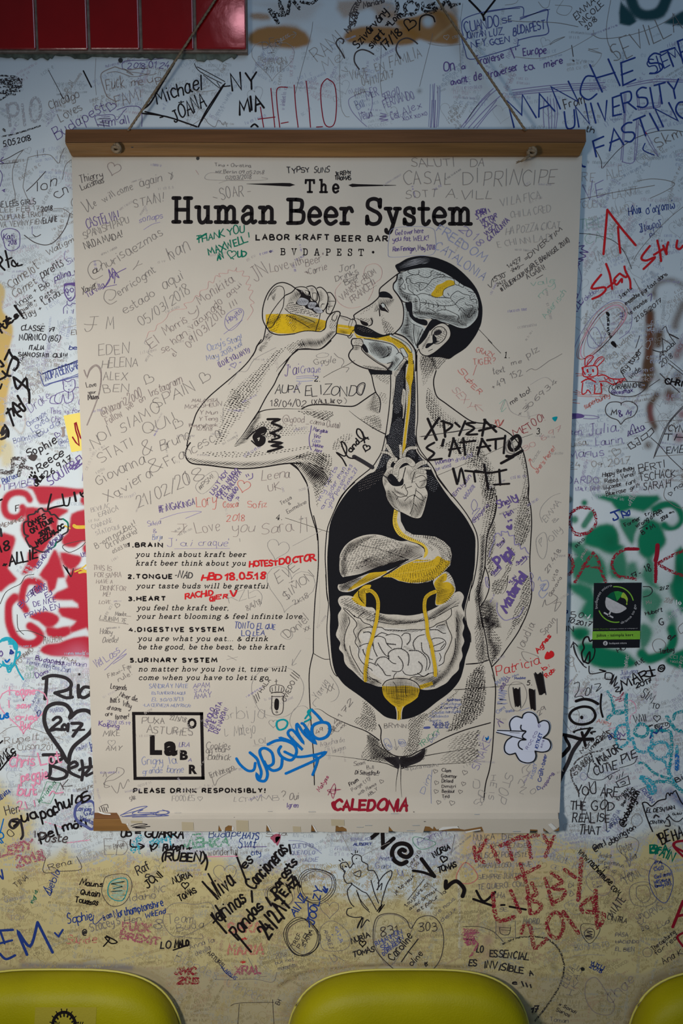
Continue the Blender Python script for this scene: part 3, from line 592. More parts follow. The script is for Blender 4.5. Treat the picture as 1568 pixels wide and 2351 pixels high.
# ================================================================== red tiles at the top left
tp = empty('tile_panel', at(280, 60, 0)); tag(tp, 'block of glossy red wall tiles above the poster, upper left', 'tiles')
z0 = at(300, 113, .02)[2]; zt = z0 + .20
def wx(px, py=60, d=.02): return at(px, py, d)[0]
bm = bmesh.new(); box(bm, (wx(-260), -.014, z0 - .002), (wx(566), -.0008, zt)); from_bm('grout_bed', bm, GROUT, tp)
xs = [(-155, -42), (-36, 79), (85, 199), (205, 318), (325, 443), (450, 564)]
for k, (a, b2) in enumerate(xs):
    bm = bmesh.new(); box(bm, (wx(a), -.0185 - .0004 * (k % 3), z0 + .0005 * (k % 2)), (wx(b2), -.0142, z0 + .118)); from_bm('tile', bm, TILE, tp, bevel=.0016)
    bm = bmesh.new(); box(bm, (wx(a), -.0185 - .0003 * (k % 2), z0 + .122), (wx(b2), -.0142, zt)); from_bm('tile', bm, TILE, tp, bevel=.0016)
bm = bmesh.new(); x = -160                   # rough strip of adhesive left under the tiles
prev = None
while x < 545:
    d = random.uniform(.0045, .0065); lo = 124 + 12 * (x / 545) + random.uniform(-1.4, 1.4) + (5 if random.random() < .12 else 0) + (6 if x < 120 or 165 < x < 205 else 0) - (5 if 530 < x else 0)
    a = [bm.verts.new(at(x, 118 + 2 * x / 545, d + .003)), bm.verts.new(at(x, lo, d * .7)), bm.verts.new(at(x, lo + 1.5, .0008))]
    if prev:
        for k in (0, 1): bm.faces.new((prev[k], prev[k + 1], a[k + 1], a[k]))
    prev = a; x += random.uniform(4, 11)
from_bm('mortar_strip', bm, MORTAR, tp)
# ================================================================== the poster: sheet, wooden strips, twine
poster = empty('poster', at(750, 1908, PD)); tag(poster, 'large scribbled anatomy poster of a drinking man, hung on twine by wooden rails', 'poster')
vs, fs = [], []; ys = sorted(set([*np.linspace(344, 1862, 110), 362, 440, 562, 1740, 1800, 1830, 1866]))
K = 96
for y in ys:
    for k in range(K + 1):
        x = xl(y) + (xr(y) - xl(y)) * k / K
        vs.append(on_sheet(x, y, 0))
for j in range(len(ys) - 1):
    for k in range(K): i = j * (K + 1) + k; fs.append((i, i + 1, i + K + 2, i + K + 1))
sheet = obj('paper_sheet', vs, fs, PAPER, poster, True)
def flat(name, poly, m, off=0.0, par=None, ref=on_sheet, cut=None):
    return obj(name, [ref(x, y, off) for x, y in poly], [tuple(t) for t in tessellate_polygon([[Vector((x, y, 0)) for x, y in poly]])], m, par or poster)
flat('paper_sheet', [(268, 1866), (1281, 1866), (1282, 1880), (276, 1880), (273, 1873)], PAPER)
low = [(276, 1880), (280, 1890), (291, 1892), (292, 1897), (299, 1908)]
for a in [(446, 1909), (501, 1909), (502, 1894), (508, 1906), (516, 1909), (517, 1900), (524, 1895), (533, 1896), (535, 1909), (611, 1910), (612, 1894), (621, 1908), (624, 1911), (714, 1911), (715, 1893), (728, 1909), (770, 1911), (771, 1893), (779, 1899), (786, 1898), (795, 1903), (797, 1911), (892, 1912), (893, 1897), (903, 1909),
          (971, 1912), (976, 1897), (986, 1898), (994, 1904), (996, 1897), (1003, 1905), (1016, 1900), (1052, 1897), (1055, 1903), (1066, 1905), (1106, 1898), (1112, 1913), (1216, 1913), (1217, 1904), (1234, 1905), (1235, 1913), (1248, 1912), (1247, 1901), (1262, 1913), (1278, 1904), (1284, 1898), (1283, 1880)]: low.append(a)
flat('paper_sheet', low, PAPER)
WHT = mat('torn_paper_edge', (.72, .72, .70), .9, .1)
for p in ([(1007, 1904), (1016, 1899), (1050, 1897), (1054, 1902), (1040, 1902), (1008, 1907)], [(1068, 1909), (1085, 1906), (1103, 1903), (1104, 1906), (1090, 1908), (1070, 1912)], [(1258, 1893), (1266, 1890), (1278, 1902), (1270, 1906)],
          [(224, 1862), (240, 1867), (254, 1868), (254, 1871), (238, 1870), (226, 1866)], [(508, 1909), (511, 1904), (516, 1909)], [(289, 1893), (294, 1890), (295, 1896)], [(613, 1892), (617, 1895), (624, 1910), (620, 1909)], [(716, 1893), (722, 1898), (729, 1911), (725, 1910)], [(533, 1896), (537, 1900), (535, 1910), (532, 1905)]):
    flat('torn_edge', p, WHT, .0010)
TAPE = mat('yellowed_tape', (.50, .43, .30), .35, .4)
for x0, x1, y0, y1 in ((417, 444, 1887, 1907), (542, 570, 1883, 1909), (672, 690, 1897, 1910), (760, 790, 1881, 1896), (300, 326, 1884, 1890)): flat('tape', [(x0, y0), (x1, y0 + 1), (x1 + 1, y1), (x0 + 1, y1)], TAPE, .0006)
def bar(name, x0, x1, ya, yb, da, db, back, m, dx0=0, dx1=0, kind=None):
    """a wooden strip whose front face runs from depth da at picture row ya to db at row yb"""
    za, zb = at(750, ya, da)[2], at(750, yb, db)[2]
    bm = bmesh.new(); rings = []
    for t in np.linspace(0, 1, 25):
        xa = at(x0, ya, da)[0] * (1 - t) + at(x1, ya, da)[0] * t; xb = at(x0 + dx0, yb, db)[0] * (1 - t) + at(x1 + dx1, yb, db)[0] * t; w_ = .0004 * math.sin(t * 9)
        rings.append([bm.verts.new(v) for v in ((xa, -back, za + w_), (xa, -da, za + w_), (xb, -db, zb + w_), (xb, -back, zb + w_))])
    for q, s in zip(rings, rings[1:]):
        for k in range(4): bm.faces.new((q[k], q[(k + 1) % 4], s[(k + 1) % 4], s[k]))
    bm.faces.new(rings[0]); bm.faces.new(rings[-1][::-1]); return from_bm(name, bm, m, poster, bevel=.0008)
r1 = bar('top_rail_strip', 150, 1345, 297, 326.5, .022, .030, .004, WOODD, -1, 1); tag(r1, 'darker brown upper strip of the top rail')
r2 = bar('top_rail_strip', 149, 1345, 327.5, 358, .0305, .022, .004, WOOD, 15, -14); tag(r2, 'lighter brown lower strip of the top rail')
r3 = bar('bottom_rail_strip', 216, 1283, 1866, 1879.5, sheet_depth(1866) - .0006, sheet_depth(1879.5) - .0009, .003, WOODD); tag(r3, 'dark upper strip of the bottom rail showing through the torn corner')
r4 = bar('bottom_rail_strip', 214, 1284, 1880.5, 1908.5, sheet_depth(1880.5) - .0009, sheet_depth(1908) - .0009, .003, WOOD); tag(r4, 'lighter lower strip of the bottom rail')
def knot(px, py, tail):
    bm = bmesh.new(); c = Vector(at(px, py, .033)); P = []
    for k in range(40):
        t = k / 39 * 2 * math.pi * 2.6; P.append(c + Vector((.0052 * math.sin(t), -.003 * math.sin(t * 1.5 + .5) - .002, .0055 * math.cos(t) * math.cos(k / 12))))
    tube(bm, P, .0021, 7)
    tube(bm, [c + Vector((0, .004, 0)), c + Vector((0, .012, .004))], .002, 6)
    if tail:
        tube(bm, [c + Vector((-.003, -.002, -.004)), c + Vector((-.009, -.003, -.009)), c + Vector((-.014, -.001, -.012))], [.0022, .002, .0012], 6)
        for k in range(6): tube(bm, [c + Vector((-.012, -.001, -.011)), c + Vector((-.018 - random.random() * .003, -.002 + random.random() * .004, -.011 - random.random() * .007))], .0004, 4)
    from_bm('knot', bm, TWINE, poster, True)
knot(268, 342, False); knot(1220, 350, True)
nail = at(751, -394, .012)
for (px, py), hook in (((295, 299), 268), ((1206, 299), 1220)):
    a = Vector(at(px, py, .026)); b_ = Vector(nail); P = [a + (b_ - a) * t / 30 for t in range(31)]
    for k, q in enumerate(P): q.y = -max(.024 if px < 700 else .010, .010 + .016 * (1 - k / 30)); q.z -= .004 * math.sin(k / 30 * math.pi)
    P = [Vector(at(px, py + 8, .006)), Vector(at(px, py, .014))] + P; P[-1] = Vector(nail)
    bm = bmesh.new()
    for ph in (0, 2.1, 4.2):
        Q = []
        for i in range(len(P) - 1):
            for s in range(6):
                t = s / 6; q = P[i].lerp(P[i + 1], t); an = (i * 6 + s) * .9 + ph; Q.append(q + Vector((.0009 * math.cos(an), .0009 * math.sin(an), 0)))
        tube(bm, Q, .0011, 5)
    from_bm('twine', bm, TWINE, poster, True)
bm = bmesh.new(); tube(bm, [(nail[0], .02, nail[2]), (nail[0], -.022, nail[2])], .0016, 8); tube(bm, [(nail[0], -.022, nail[2]), (nail[0], -.0235, nail[2])], .004, 10)
tag(from_bm('nail', bm, STEEL, None, True), 'steel nail holding the twine above the poster', 'nail')
for px, py in ((304, 336), (454, 364), (872, 348 + 500)):
    if py < 400: bm = bmesh.new(); c = Vector(at(px, py, .0262 if py < 358 else PD + .003)); tube(bm, [c, c + Vector((0, -.0015 if py < 358 else -.0008, 0))], .0022, 10); from_bm('tack', bm, DARKM, poster)
for x, y, l in ((620, 1863, 10), (408, 1866, 14), (350, 1868, 0), (716, 1864, 16), (906, 1868, 17), (826, 1899, 15), (846, 1895, 15), (955, 1895, 16), (943, 1907, 18), (1186, 1909, 17), (1095, 1870, 12), (1100, 1870, 0), (950, 1864, 2), (975, 1886, 3)):
    if l: bm = bmesh.new(); a, b_ = on_sheet(x - l / 2, y, .0008), on_sheet(x + l / 2, y, .0008); tube(bm, [on_sheet(x - l / 2, y, -.001), a, b_, on_sheet(x + l / 2, y, -.001)], .0005, 5); from_bm('staple', bm, STEEL if l > 5 else DARKM, poster)
# ================================================================== yellow chairs pushed against the wall
def chair_back_point(u, v, W, H, T):         # puffed pad; u across -1..1, v up -1..1, returns offset of the front face
    return T
def make_chair(cx_px):
    d0 = .012; X = at(cx_px, 2300, .05)[0]; Ztop = at(943, 2240, .03)[2]; hw = (at(943 + 291, 2351, .06)[0] - at(943, 2351, .06)[0]); Hh = .34; zc = Ztop - Hh / 2
    root = empty('padded_chair', (X, -.25, 0))
    def outline(s, n=72):
        P = []
        for k in range(n):
            t = 2 * math.pi * k / n; c_, s_ = math.cos(t), math.sin(t); e = 2 / 3.6
            P.append((math.copysign(abs(c_) ** e, c_) * (hw - s), math.copysign(abs(s_) ** (2 / 3.1), s_) * (Hh / 2 - s)))
        return P
    bm = bmesh.new(); rings = []
    for s, y in ((.004, d0), (.001, d0 + .004), (0, d0 + .016), (.0, d0 + .030), (.003, d0 + .042), (.010, d0 + .052), (.022, d0 + .0585), (.045, d0 + .062), (.09, d0 + .064), (.14, d0 + .065)):
        rings.append([bm.verts.new((X + x, -y, zc + z)) for x, z in outline(s)])
    for q, r in zip(rings, rings[1:]):
        for k in range(72): bm.faces.new((q[k], q[(k + 1) % 72], r[(k + 1) % 72], r[k]))
    bm.faces.new(rings[0]); bm.faces.new(rings[-1])
    back = from_bm('backrest', bm, VINYL, root, True)
    bm = bmesh.new(); P = [(X + x, -d0 - .003, zc + z) for x, z in outline(-.0005)]; tube(bm, P + [P[0]], .0016, 6, cap=False); from_bm('piping', bm, VINYL2, back, True)
    bm = bmesh.new(); box(bm, (X - hw * 1.02, -.50, .43), (X + hw * 1.02, -.085, .49)); bmesh.ops.recalc_face_normals(bm, faces=bm.faces); bmesh.ops.bevel(bm, geom=bm.verts[:] + bm.edges[:], offset=.02, segments=4, profile=.5, affect='EDGES'); from_bm('seat', bm, VINYL, root, True)
    for sx in (-1, 1):
        bm = bmesh.new(); tube(bm, [(X + sx * hw * .8, -.02 - d0, zc - .02), (X + sx * hw * .8, -.03 - d0, .55), (X + sx * hw * .85, -.075, .44), (X + sx * hw * .9, -.055, .0)], .010, 10); from_bm('leg', bm, DARKM, root, True)
        bm = bmesh.new(); tube(bm, [(X + sx * hw * .85, -.44, .44), (X + sx * hw * .9, -.48, 0)], .010, 10); from_bm('leg', bm, DARKM, root, True)
    for y in (-.10, -.44):
        bm = bmesh.new(); tube(bm, [(X - hw * .86, y, .42), (X + hw * .86, y, .42)], .008, 8); from_bm('cross_bar', bm, DARKM, root, True)
    return root, back
CH = []
for cxp, lab in ((121, 'yellow padded chair at the left, with a cogwheel sticker on its backrest'), (943, 'yellow vinyl chair in the middle, directly below the poster'), (1748, 'yellow vinyl chair cut off by the right edge of the photo')):
    c, bk = make_chair(cxp); tag(c, lab, 'chair', 'yellow padded chairs along the wall'); CH.append(bk)
bpy.context.view_layer.update()
def on_mesh(o):
    bv = BVHTree.FromObject(o, bpy.context.evaluated_depsgraph_get()); iv = o.matrix_world.inverted()
    def f(px, py, off):
        d = (Vector(at(px, py, 0)) - CAM).normalized(); h = bv.ray_cast(iv @ CAM, d)[0]
        h = (o.matrix_world @ h) if h else Vector(at(px, py, .07)); v = h - d * off; return tuple(v)
    return f
# cogwheel sticker on the left chair
cs = empty('chair_sticker', at(150, 2345, .075)); tag(cs, 'clear glossy sticker with a black cogwheel, on the left yellow chair', 'sticker')
fm = on_mesh(CH[0]); vs = []; fs = []
for j in range(9):
    for i in range(9): vs.append(fm(81 - j * .4 + i * 17.6, 2312.5 + j * 7.5, .0006))
for j in range(8):
    for i in range(8): k = j * 9 + i; fs.append((k, k + 1, k + 10, k + 9))
obj('film', vs, fs, mat('clear_film', (.44, .37, .04), .12, .6, bump=.5, bscale=350, coat=1), cs, True)
ik = Ink('cogwheel_print', fm, .006, parent=cs); cx_, cy_ = 147, 2355
ik.line([(cx_ + 26 * math.cos(t), cy_ + 31 * -math.sin(t)) for t in np.linspace(0, math.pi, 20)], 7, 'k', raw=True)
for k in range(8):
    t = .2 + k * .39; ik.line([(cx_ + 26 * math.cos(t), cy_ - 30 * math.sin(t)), (cx_ + 33 * math.cos(t), cy_ - 39 * math.sin(t))], 2.5, 'k', raw=True, sm=False); ik.line([(cx_ + 20 * math.cos(t + .2), cy_ - 22 * math.sin(t + .2)), (cx_ + 25 * math.cos(t + .2), cy_ - 29 * math.sin(t + .2))], 4, 'k', raw=True, sm=False)
for k in range(5): ik.line([(118 + k * 4, 2356 - k), (121 + k * 4, 2350 - k)], 1.5, 'k', raw=True, sm=False); ik.line([(168 + k * 5, 2352), (171 + k * 5, 2346)], 2, 'k', raw=True, sm=False)
ik.done()
# ================================================================== stickers
def plate(name, poly, m, ref, off, th, par, smo=False):
    P = smooth(poly, True, 4) if smo else poly; n_ = len(P); v = [ref(x, y, off + th) for x, y in P] + [ref(x, y, off) for x, y in P]
    f = [tuple(t) for t in tessellate_polygon([[Vector((x, y, 0)) for x, y in P]])] + [(k, (k + 1) % n_, n_ + (k + 1) % n_, n_ + k) for k in range(n_)]
    return obj(name, v, f, m, par)
st = empty('square_sticker', at(1415, 1486, 0)); tag(st, 'black and green sticker with a tilted bowl glass, on the green sprayed wall', 'sticker')
plate('backing', [(1363.5, 1338.5), (1473, 1337.5), (1468, 1487), (1360, 1488)], mat('black_sticker', (.008, .009, .013), .35, .4), on_wall, .0008, .0005, st)
F(1268, 1120, 5.227); ik = Ink('printed_emblem', on_wall, .0100, parent=st)
ik.fill('482 1722 1056 1716 1052 1818 480 1822', 'l', sm=False)
cx_, cy_ = 762, 1400; arc = lambda a0, a1, r=214: [(cx_ + r * math.cos(math.radians(a)), cy_ - r * math.sin(math.radians(a))) for a in np.linspace(a0, a1, 24)]
ik.line(arc(97, 14), 2.6, 'l', sm=False); ik.line(arc(201, 280), 2.6, 'l', sm=False)
ik.fill('652 1312 720 1345 800 1385 890 1440 850 1480 800 1502 750 1503 700 1485 650 1440 635 1380 640 1340', 's'); ik.line('700 1480 675 1535', 3.6, 's', sm=False); ik.line('625 1500 725 1555', 3.6, 's', sm=False)
ik.fill('655 1305 700 1262 738 1245 772 1365 710 1335', (.0, .085, .045), sm=False); ik.fill('740 1244 790 1238 850 1258 820 1310 775 1362', (.02, .24, .05), sm=False)
ik.fill('848 1256 880 1280 905 1330 900 1370 893 1385 885 1350 860 1325 825 1312', (.3, .46, .05)); ik.fill('893 1378 902 1395 893 1405 884 1395', (.3, .46, .05))
ik.dot(N('637 1865')[0], 5.3, 's', 20); ik.done()
cc = N([(cx_, cy_)])[0]
sans('printed_text', 'budapest micro', 0, 0, 0, 0, 6.2, on_wall, 's', st, .0, lift=.00165, arc=(cc[0], cc[1], 42.5, 192, 102, False))
sans('printed_text', 'drama to go', 0, 0, 0, 0, 6.2, on_wall, 's', st, .0, lift=.00165, arc=(cc[0], cc[1], 46.5, 285, 360, True))
q = N('530 1785 972 1780 683 1875 893 1872 490 1699 678 1697 688 1697 1022 1690')
sans('printed_text', 'július - szimpla kert', *q[0], *q[1], 6.6, on_wall, 'd', st, .012, lift=.001656); sans('printed_text', 'budapest micro', *q[2], *q[3], 4.2, on_wall, 's', st, .01, lift=.00165)
sans('printed_text', 'f', cc[0] - 26.2, 1481, cc[0] - 22.6, 1481, 7, on_wall, 'd', st, .02, lift=.001656)
sans('printed_text', 'minden 18 percben', *q[4], *q[5], 2.0, on_wall, 'l', st, .0, lift=.00165); sans('printed_text', 'támogass minket az indiegogo-n!', *q[6], *q[7], 2.0, on_wall, 's', st, .0, lift=.00165)
st = empty('yellow_sticker', at(172, 1036, 0)); tag(st, 'yellow sticker with a red zigzag, half hidden behind the left poster edge', 'sticker')
F(0, 740, 3.733); plate('backing', N('544 800 733 765 800 755 810 1090 748 1090 612 1113 578 960'), mat('yellow_sticker', (.72, .56, .01), .4, .3), on_wall, .0008, .0005, st)
ik = Ink('printed_sign', on_wall, .0100, parent=st); ik.line('622 985 650 1030 678 1055 668 980 650 930 640 868 652 862 670 930 690 990 712 1010 728 1020', 3.4, 'R', sm=False); ik.line('728 865 740 900', 4, 'R', sm=False)
ik.fill('696 912 745 908 745 960 702 965', 'h', sm=False); ik.fill('704 972 748 968 748 1015 712 1020', 'h', sm=False); ik.done()
q = N('708 952 738 950 720 1006 740 1005 712 1074 748 1072')
sans('printed_text', 'A', *q[0], *q[1], 8, on_wall, 'k', st, lift=.001656); sans('printed_text', 'a', *q[2], *q[3], 8, on_wall, 'k', st, lift=.001656); sans('printed_text', 'w', *q[4], *q[5], 5, on_wall, 'k', st, lift=.00165)
# cloud sticker on the poster
st = empty('cloud_sticker', at(1210, 1752, PD)); tag(st, 'white speech cloud sticker with black outline, stuck on the poster at lower right', 'sticker')
F(1000, 1420, 4.6118)
cl = '795 1185 780 1120 800 1070 850 1035 912 1055 930 1015 975 992 1030 1000 1070 1040 1088 1105 1140 1078 1190 1095 1208 1150 1190 1210 1140 1262 1195 1290 1222 1340 1200 1390 1130 1415 1055 1405 1062 1460 1035 1510 970 1530 890 1505 845 1425 780 1440 735 1410 730 1350 755 1290 810 1252'
C0 = N(cl); mx_, my_ = sum(p[0] for p in C0) / len(C0), sum(p[1] for p in C0) / len(C0)
plate('backing', [(mx_ + (x - mx_) * 1.045, my_ + (y - my_) * 1.045) for x, y in smooth(C0, True, 4)], mat('white_sticker', (.62, .66, .80), .45, .3), on_sheet, .0012, .0005, st)
plate('backing', N('960 1185 655 1175 635 1212 940 1290'), mat('white_sticker_tip', (.62, .66, .80), .45, .3), on_sheet, .0012, .0005, st)
ik = Ink('printed_outline', on_sheet, .0185, parent=st); c = 'd'
for p in ('795 1185 782 1120 800 1070 850 1037 915 1055', '915 1055 930 1015 975 992 1030 1003 1070 1045 1088 1107', '1088 1107 1140 1080 1190 1097 1206 1150 1188 1215 1135 1265', '1135 1265 1195 1285 1220 1340 1195 1395 1130 1415 1052 1403', '1052 1403 1062 1460 1035 1512 970 1530 890 1503 843 1425', '843 1425 780 1440 735 1410 728 1350 755 1290 812 1250', '905 1130 900 1160 915 1182 955 1195 925 1230 920 1260 955 1284 900 1290 875 1325 885 1365 918 1387'):
    ik.line(p, 2.6, c)
ik.line('655 1185 955 1195', 2.4, c, sm=False); ik.line('640 1205 955 1285', 2.2, c, sm=False); ik.line('785 1206 890 1212', .9, c, sm=False)
text(ik, 'ROCCO', 975, 1390, 1080, 1200, 26, .8, 'V', jit=.3); text(ik, 'KITKET', 1080, 1378, 1130, 1215, 34, 1.4, 'e'); text(ik, '2018', 1120, 1370, 1150, 1290, 16, .7, 'V'); text(ik, 'e', 1100, 1160, 1112, 1120, 50, .8, 'V'); ik.done()
# ================================================================== the printed sheet: titles, list, figure
def ink(name, base=.0003, par=None, surf=on_sheet, m=None): return Ink(name, surf, base, parent=par or poster, m=m)
def tx(nm, *a, **k): q = ink(nm); text(q, *a, **k); q.done()
t_ = ink('title_flourish'); F(380, 380, 2.904)
for s, x0, x1, y, h in (('Human', 40, 735, 386, 176), ('Beer', 805, 1251, 394, 174), ('System', 1330, 2045, 396, 176)):
    tx('title_lettering', s, x0, y, x1, y + (x1 - x0) * .0055, h, 9.0, 'k', TYPE, 0, 0, gap=1.0)
tx('title_lettering', 'The', 930, 182, 1156, 183, 88, 5.2, 'k', TYPE, 0, 0, gap=4.6)
tx('subtitle_lettering', 'BVDAPEST', 765, 598, 1322, 603, 46, 2.3, 'k', TYPE, 0, 0, gap=10)
for x in (701, 1384): t_.dot(N([(x, 573 if x < 1000 else 578)])[0], 3.1, 'k', 14)
for p in ('540 122 780 116 830 117 865 129 830 140 780 138 540 124', '1537 131 1285 124 1245 121 1218 131 1245 144 1285 141 1537 134'): t_.fill(p, 'k', sm=False)
t_.done()
q = N('604 501 1090 502 1130 508 1482 511'); block('subtitle_lettering', 'LABOR KRAFT', *q[0], *q[1], 15.6, 3.5, on_sheet, 'k', poster); block('subtitle_lettering', 'BEER BAR', *q[2], *q[3], 15.6, 3.5, on_sheet, 'k', poster)
F(200, 1100, 2.904)
L = (('1.', 'BRAIN', 457, 268, 322, 503), ('2.', 'TONGUE', 667, 272, 328, 567), ('3.', 'HEART', 815, 275, 332, 522), ('4.', 'DIGESTIVE SYSTEM', 1021, 281, 338, 910))
for nme, s, y, xn, xs_, xe in L:
    q = N([(xn, y), (xn + 42, y), (xs_, y), (xe, y)]); block('list_heading', nme, *q[0], *q[1], 11.4, 3.3, on_sheet, 'k', poster); block('list_heading', s, *q[2], *q[3], 12.4, 3.3, on_sheet, 'k', poster)
for s, x0, x1, y in (('you think about kraft beer', 322, 1058, 518), ('kraft beer think about you', 322, 1058, 576), ('your taste buds will be greatful', 326, 1206, 728), ('you feel the kraft beer,', 330, 945, 874), ('your heart blooming & feel infinite love', 330, 1432, 931),
                     ('you are what you eat... & drink', 335, 1205, 1079), ('be the good, be the best, be the kraft', 337, 1316, 1135)): tx('list_lettering', s, x0, y, x1, y + 1, 34, 1.95, 'k', TYPE, .24, 0, gap=1.0, space=4.2)
F(200, 1480, 2.904); q = N('287 121 328 121 342 121 865 122 310 992 1188 990')
block('list_heading', '5.', *q[0], *q[1], 11.4, 3.3, on_sheet, 'k', poster); block('list_heading', 'URINARY SYSTEM', *q[2], *q[3], 12.4, 3.3, on_sheet, 'k', poster); block('list_heading', 'PLEASE DRINK RESPONSIBLY!', *q[4], *q[5], 12.6, 3.3, on_sheet, 'k', poster)
for s, x0, x1, y in (('no matter how you love it, time will', 340, 1328, 179), ('come when you have to let it go', 342, 1208, 236)): tx('list_lettering', s, x0, y, x1, y, 34, 1.95, 'k', TYPE, .24, 0, gap=1.0, space=4.2)
bx = ink('square_frame'); [bx.line(p, 7.4, 'k', sm=False, square=True) for p in ('299 459 774 461', '763 452 773 900', '784 890 309 892', '320 902 310 450')]; bx.done()
q = N('668 556 730 556 418 727 500 727 512 732 602 732 618 765 672 765 678 859 734 859')
for s, a, b_, h in (('O', 0, 1, 22), ('L', 2, 3, 42), ('a', 4, 5, 43), ('B', 6, 7, 21), ('R', 8, 9, 20)): sans('box_lettering', s, *q[a], *q[b_], h, on_sheet, 'k', poster, .055)
F(930, 780, 4.3556)
tx('number_lettering', '1.', 985, 184, 1050, 184, 62, 2, 'k', TYPE, .15, 0); tx('number_lettering', '3.', 1310, 945, 1370, 945, 60, 2, 'k', TYPE, .1, 0)
F(200, 1100, 2.904); tx('number_lettering', '4.', 1255, 272, 1302, 272, 36, 1.9, 'k', TYPE, .2, 0); F(1000, 1420, 4.6118); tx('number_lettering', '5.', 958, 706, 1025, 708, 52, 1.9, 'k', TYPE, .2, 0); F(680, 840, 4.7515); tx('number_lettering', '2.', 190, 172, 265, 174, 62, 2, 'k', TYPE, .15, 0)
# ------------------------------------------------------------------ the drinking man
fig = ink('figure_print', .0003); S = fig
W0 = 2.5
F(410, 780, 4.48)                            # raised arm
S.line('850 0 805 65 780 130 715 225 640 305 560 375 490 435', 2.6, 'k'); S.line('490 435 400 510 310 590 232 680 182 760 150 850 120 940 100 1010 85 1093', 2.6, 'k'); S.line('120 1060 90 1105 70 1175 90 1235 150 1275 300 1290 450 1310 600 1325 750 1323 900 1305 1050 1280 1160 1270 1250 1272', 3.2, 'k')
S.line('1160 1272 1215 1310 1270 1395 1318 1480', 2.4, 'k'); S.line('1232 100 1140 180 1090 260 1020 380 980 465 900 590 822 740', 2.6, 'k'); S.line('822 740 740 860 660 980 600 1050', 3.4, 'k', taper=2); S.line('1140 180 1080 240 1030 290 1003 330', 2.2, 'k', taper=2)
S.line('1232 100 1330 98 1440 100 1500 72 1568 10', 2.6, 'k'); S.line('822 748 900 722 1050 710 1200 712 1370 716', 2.6, 'k', taper=2)
S.hatch('1050 90 960 130 900 200 800 300 640 430 560 500 490 600 460 680 700 690 760 600 830 540 920 340 1020 200 1120 80', 0, 3.6, 2.0, dash=(5, 2.6), fade='e', jit=.5)
S.hatch('560 500 490 600 430 760 400 880 380 1000 340 1100 480 1030 560 900 700 740 740 620', -12, 4.4, 1.9, dash=(6, 3.5), fade='e', jit=.6)
S.hatch('820 745 860 790 780 900 840 880 760 990 700 1060 560 1100 660 980 740 860', 0, 2.2, 1.5, jit=.4); S.hatch('820 760 830 850 740 1000 560 1095 660 985', -50, 3, 1.4, jit=.4)
S.hatch('830 850 1100 860 1320 920 1340 960 1060 1000 860 1040 760 1000', 0, 4.2, 2.0, dash=(4, 3), fade='r'); S.hatch('840 840 960 840 1060 900 1040 990 900 1010 840 950', -60, 3.6, 1.3, dash=(5, 3), fade='r')
S.hatch('230 1160 500 1150 900 1150 1340 1090 1330 1120 1000 1180 700 1210 300 1200', -8, 3.8, 1.5, dash=(5, 4)); S.hatch('100 1210 400 1240 900 1240 1250 1170 1400 1150 1300 1210 1050 1280 750 1322 450 1308 150 1272', -24, 3.4, 2.2, fade='l', jit=.2)
S.hatch('1160 1270 1250 1200 1400 1150 1520 1200 1568 1300 1568 1478 1460 1400 1300 1300', 35, 4.0, 2.1, jit=.3); S.hatch('1180 1280 1320 1240 1480 1330 1568 1400 1568 1478 1400 1478 1320 1478 1260 1370', -50, 3.8, 2.1, jit=.3); S.hatch('1400 1150 1568 1180 1568 1300 1430 1180', -38, 3.6, 1.7, dash=(6, 3))
S.hatch('1220 735 1400 740 1560 760 1560 830 1480 830 1340 780', 12, 3.0, 1.5, dash=(7, 2)); S.hatch('870 20 930 30 910 80 860 120 810 100', 20, 3.2, 1.4, fade='l')
F(680, 840, 4.7515)                          # shoulder, neck and chest
S.line('60 470 140 432 250 422 400 428 540 441 640 435 740 372 800 330 862 290', 2.8, 'k'); S.line('790 40 822 105 842 200 868 288 908 350 920 420 908 505', 2.4, 'k'); S.line('575 488 650 550 780 640 880 700 970 744', 2.6, 'k', taper=3)
S.hatch('860 300 915 370 915 500 860 520 740 470 800 360', -22, 2.7, 1.5, fade='l'); S.hatch('860 300 915 370 900 480 800 470', 40, 3.2, 1.1, dash=(4, 2)); S.hatch('700 570 900 540 930 700 860 700 780 640', 25, 2.6, 1.2, dash=(5, 2)); S.hatch('800 600 910 560 930 690', -60, 3, 1, dash=(4, 2))
S.hatch('30 490 280 480 420 520 310 600 160 540', 14, 2.8, 1.4, dash=(6, 2), fade='l'); S.hatch('830 85 1010 80 1010 200 900 150', 10, 2.6, 1.1, dash=(4, 2)); S.hatch('900 300 980 300 990 420 920 380', -10, 2.8, 1.1, dash=(5, 3), fade='d')
S.hatch('400 920 390 860 500 760 610 740 600 790 480 900', -35, 3, 1.2, dash=(6, 3)); S.fill('790 38 1010 50 1010 72 830 88', 'k', sm=False)
S.hatch('0 1060 140 1060 300 1120 360 1260 350 1300 260 1400 220 1460 180 1340 90 1200', 38, 3.6, 2.2, fade='d'); S.hatch('20 1070 150 1070 290 1130 350 1260 260 1330 150 1250', -48, 3.6, 2.2); S.hatch('160 930 250 960 380 1060 390 1200 340 1180 200 1050 0 1010 0 980', -20, 3.6, 1.7, dash=(6, 3)); S.hatch('180 1260 330 1280 260 1440 230 1550 200 1440', 20, 3.6, 1.4, dash=(5, 3))
S.line('130 1060 230 1100 310 1170 350 1250 352 1300', 1.6, 'k')
F(420, 820, 3.267); S.line('805 798 870 850 922 930 942 1010 950 1120 975 1220 1000 1300 1010 1372', 2.5, 'k'); F(200, 1100, 2.904); S.line('1510 245 1530 330 1540 420 1540 600 1520 800 1510 1000 1508 1160', 2.4, 'k'); F(200, 1480, 2.904); S.line('1506 60 1480 200 1488 440 1500 620 1510 750 1515 935', 2.3, 'k')
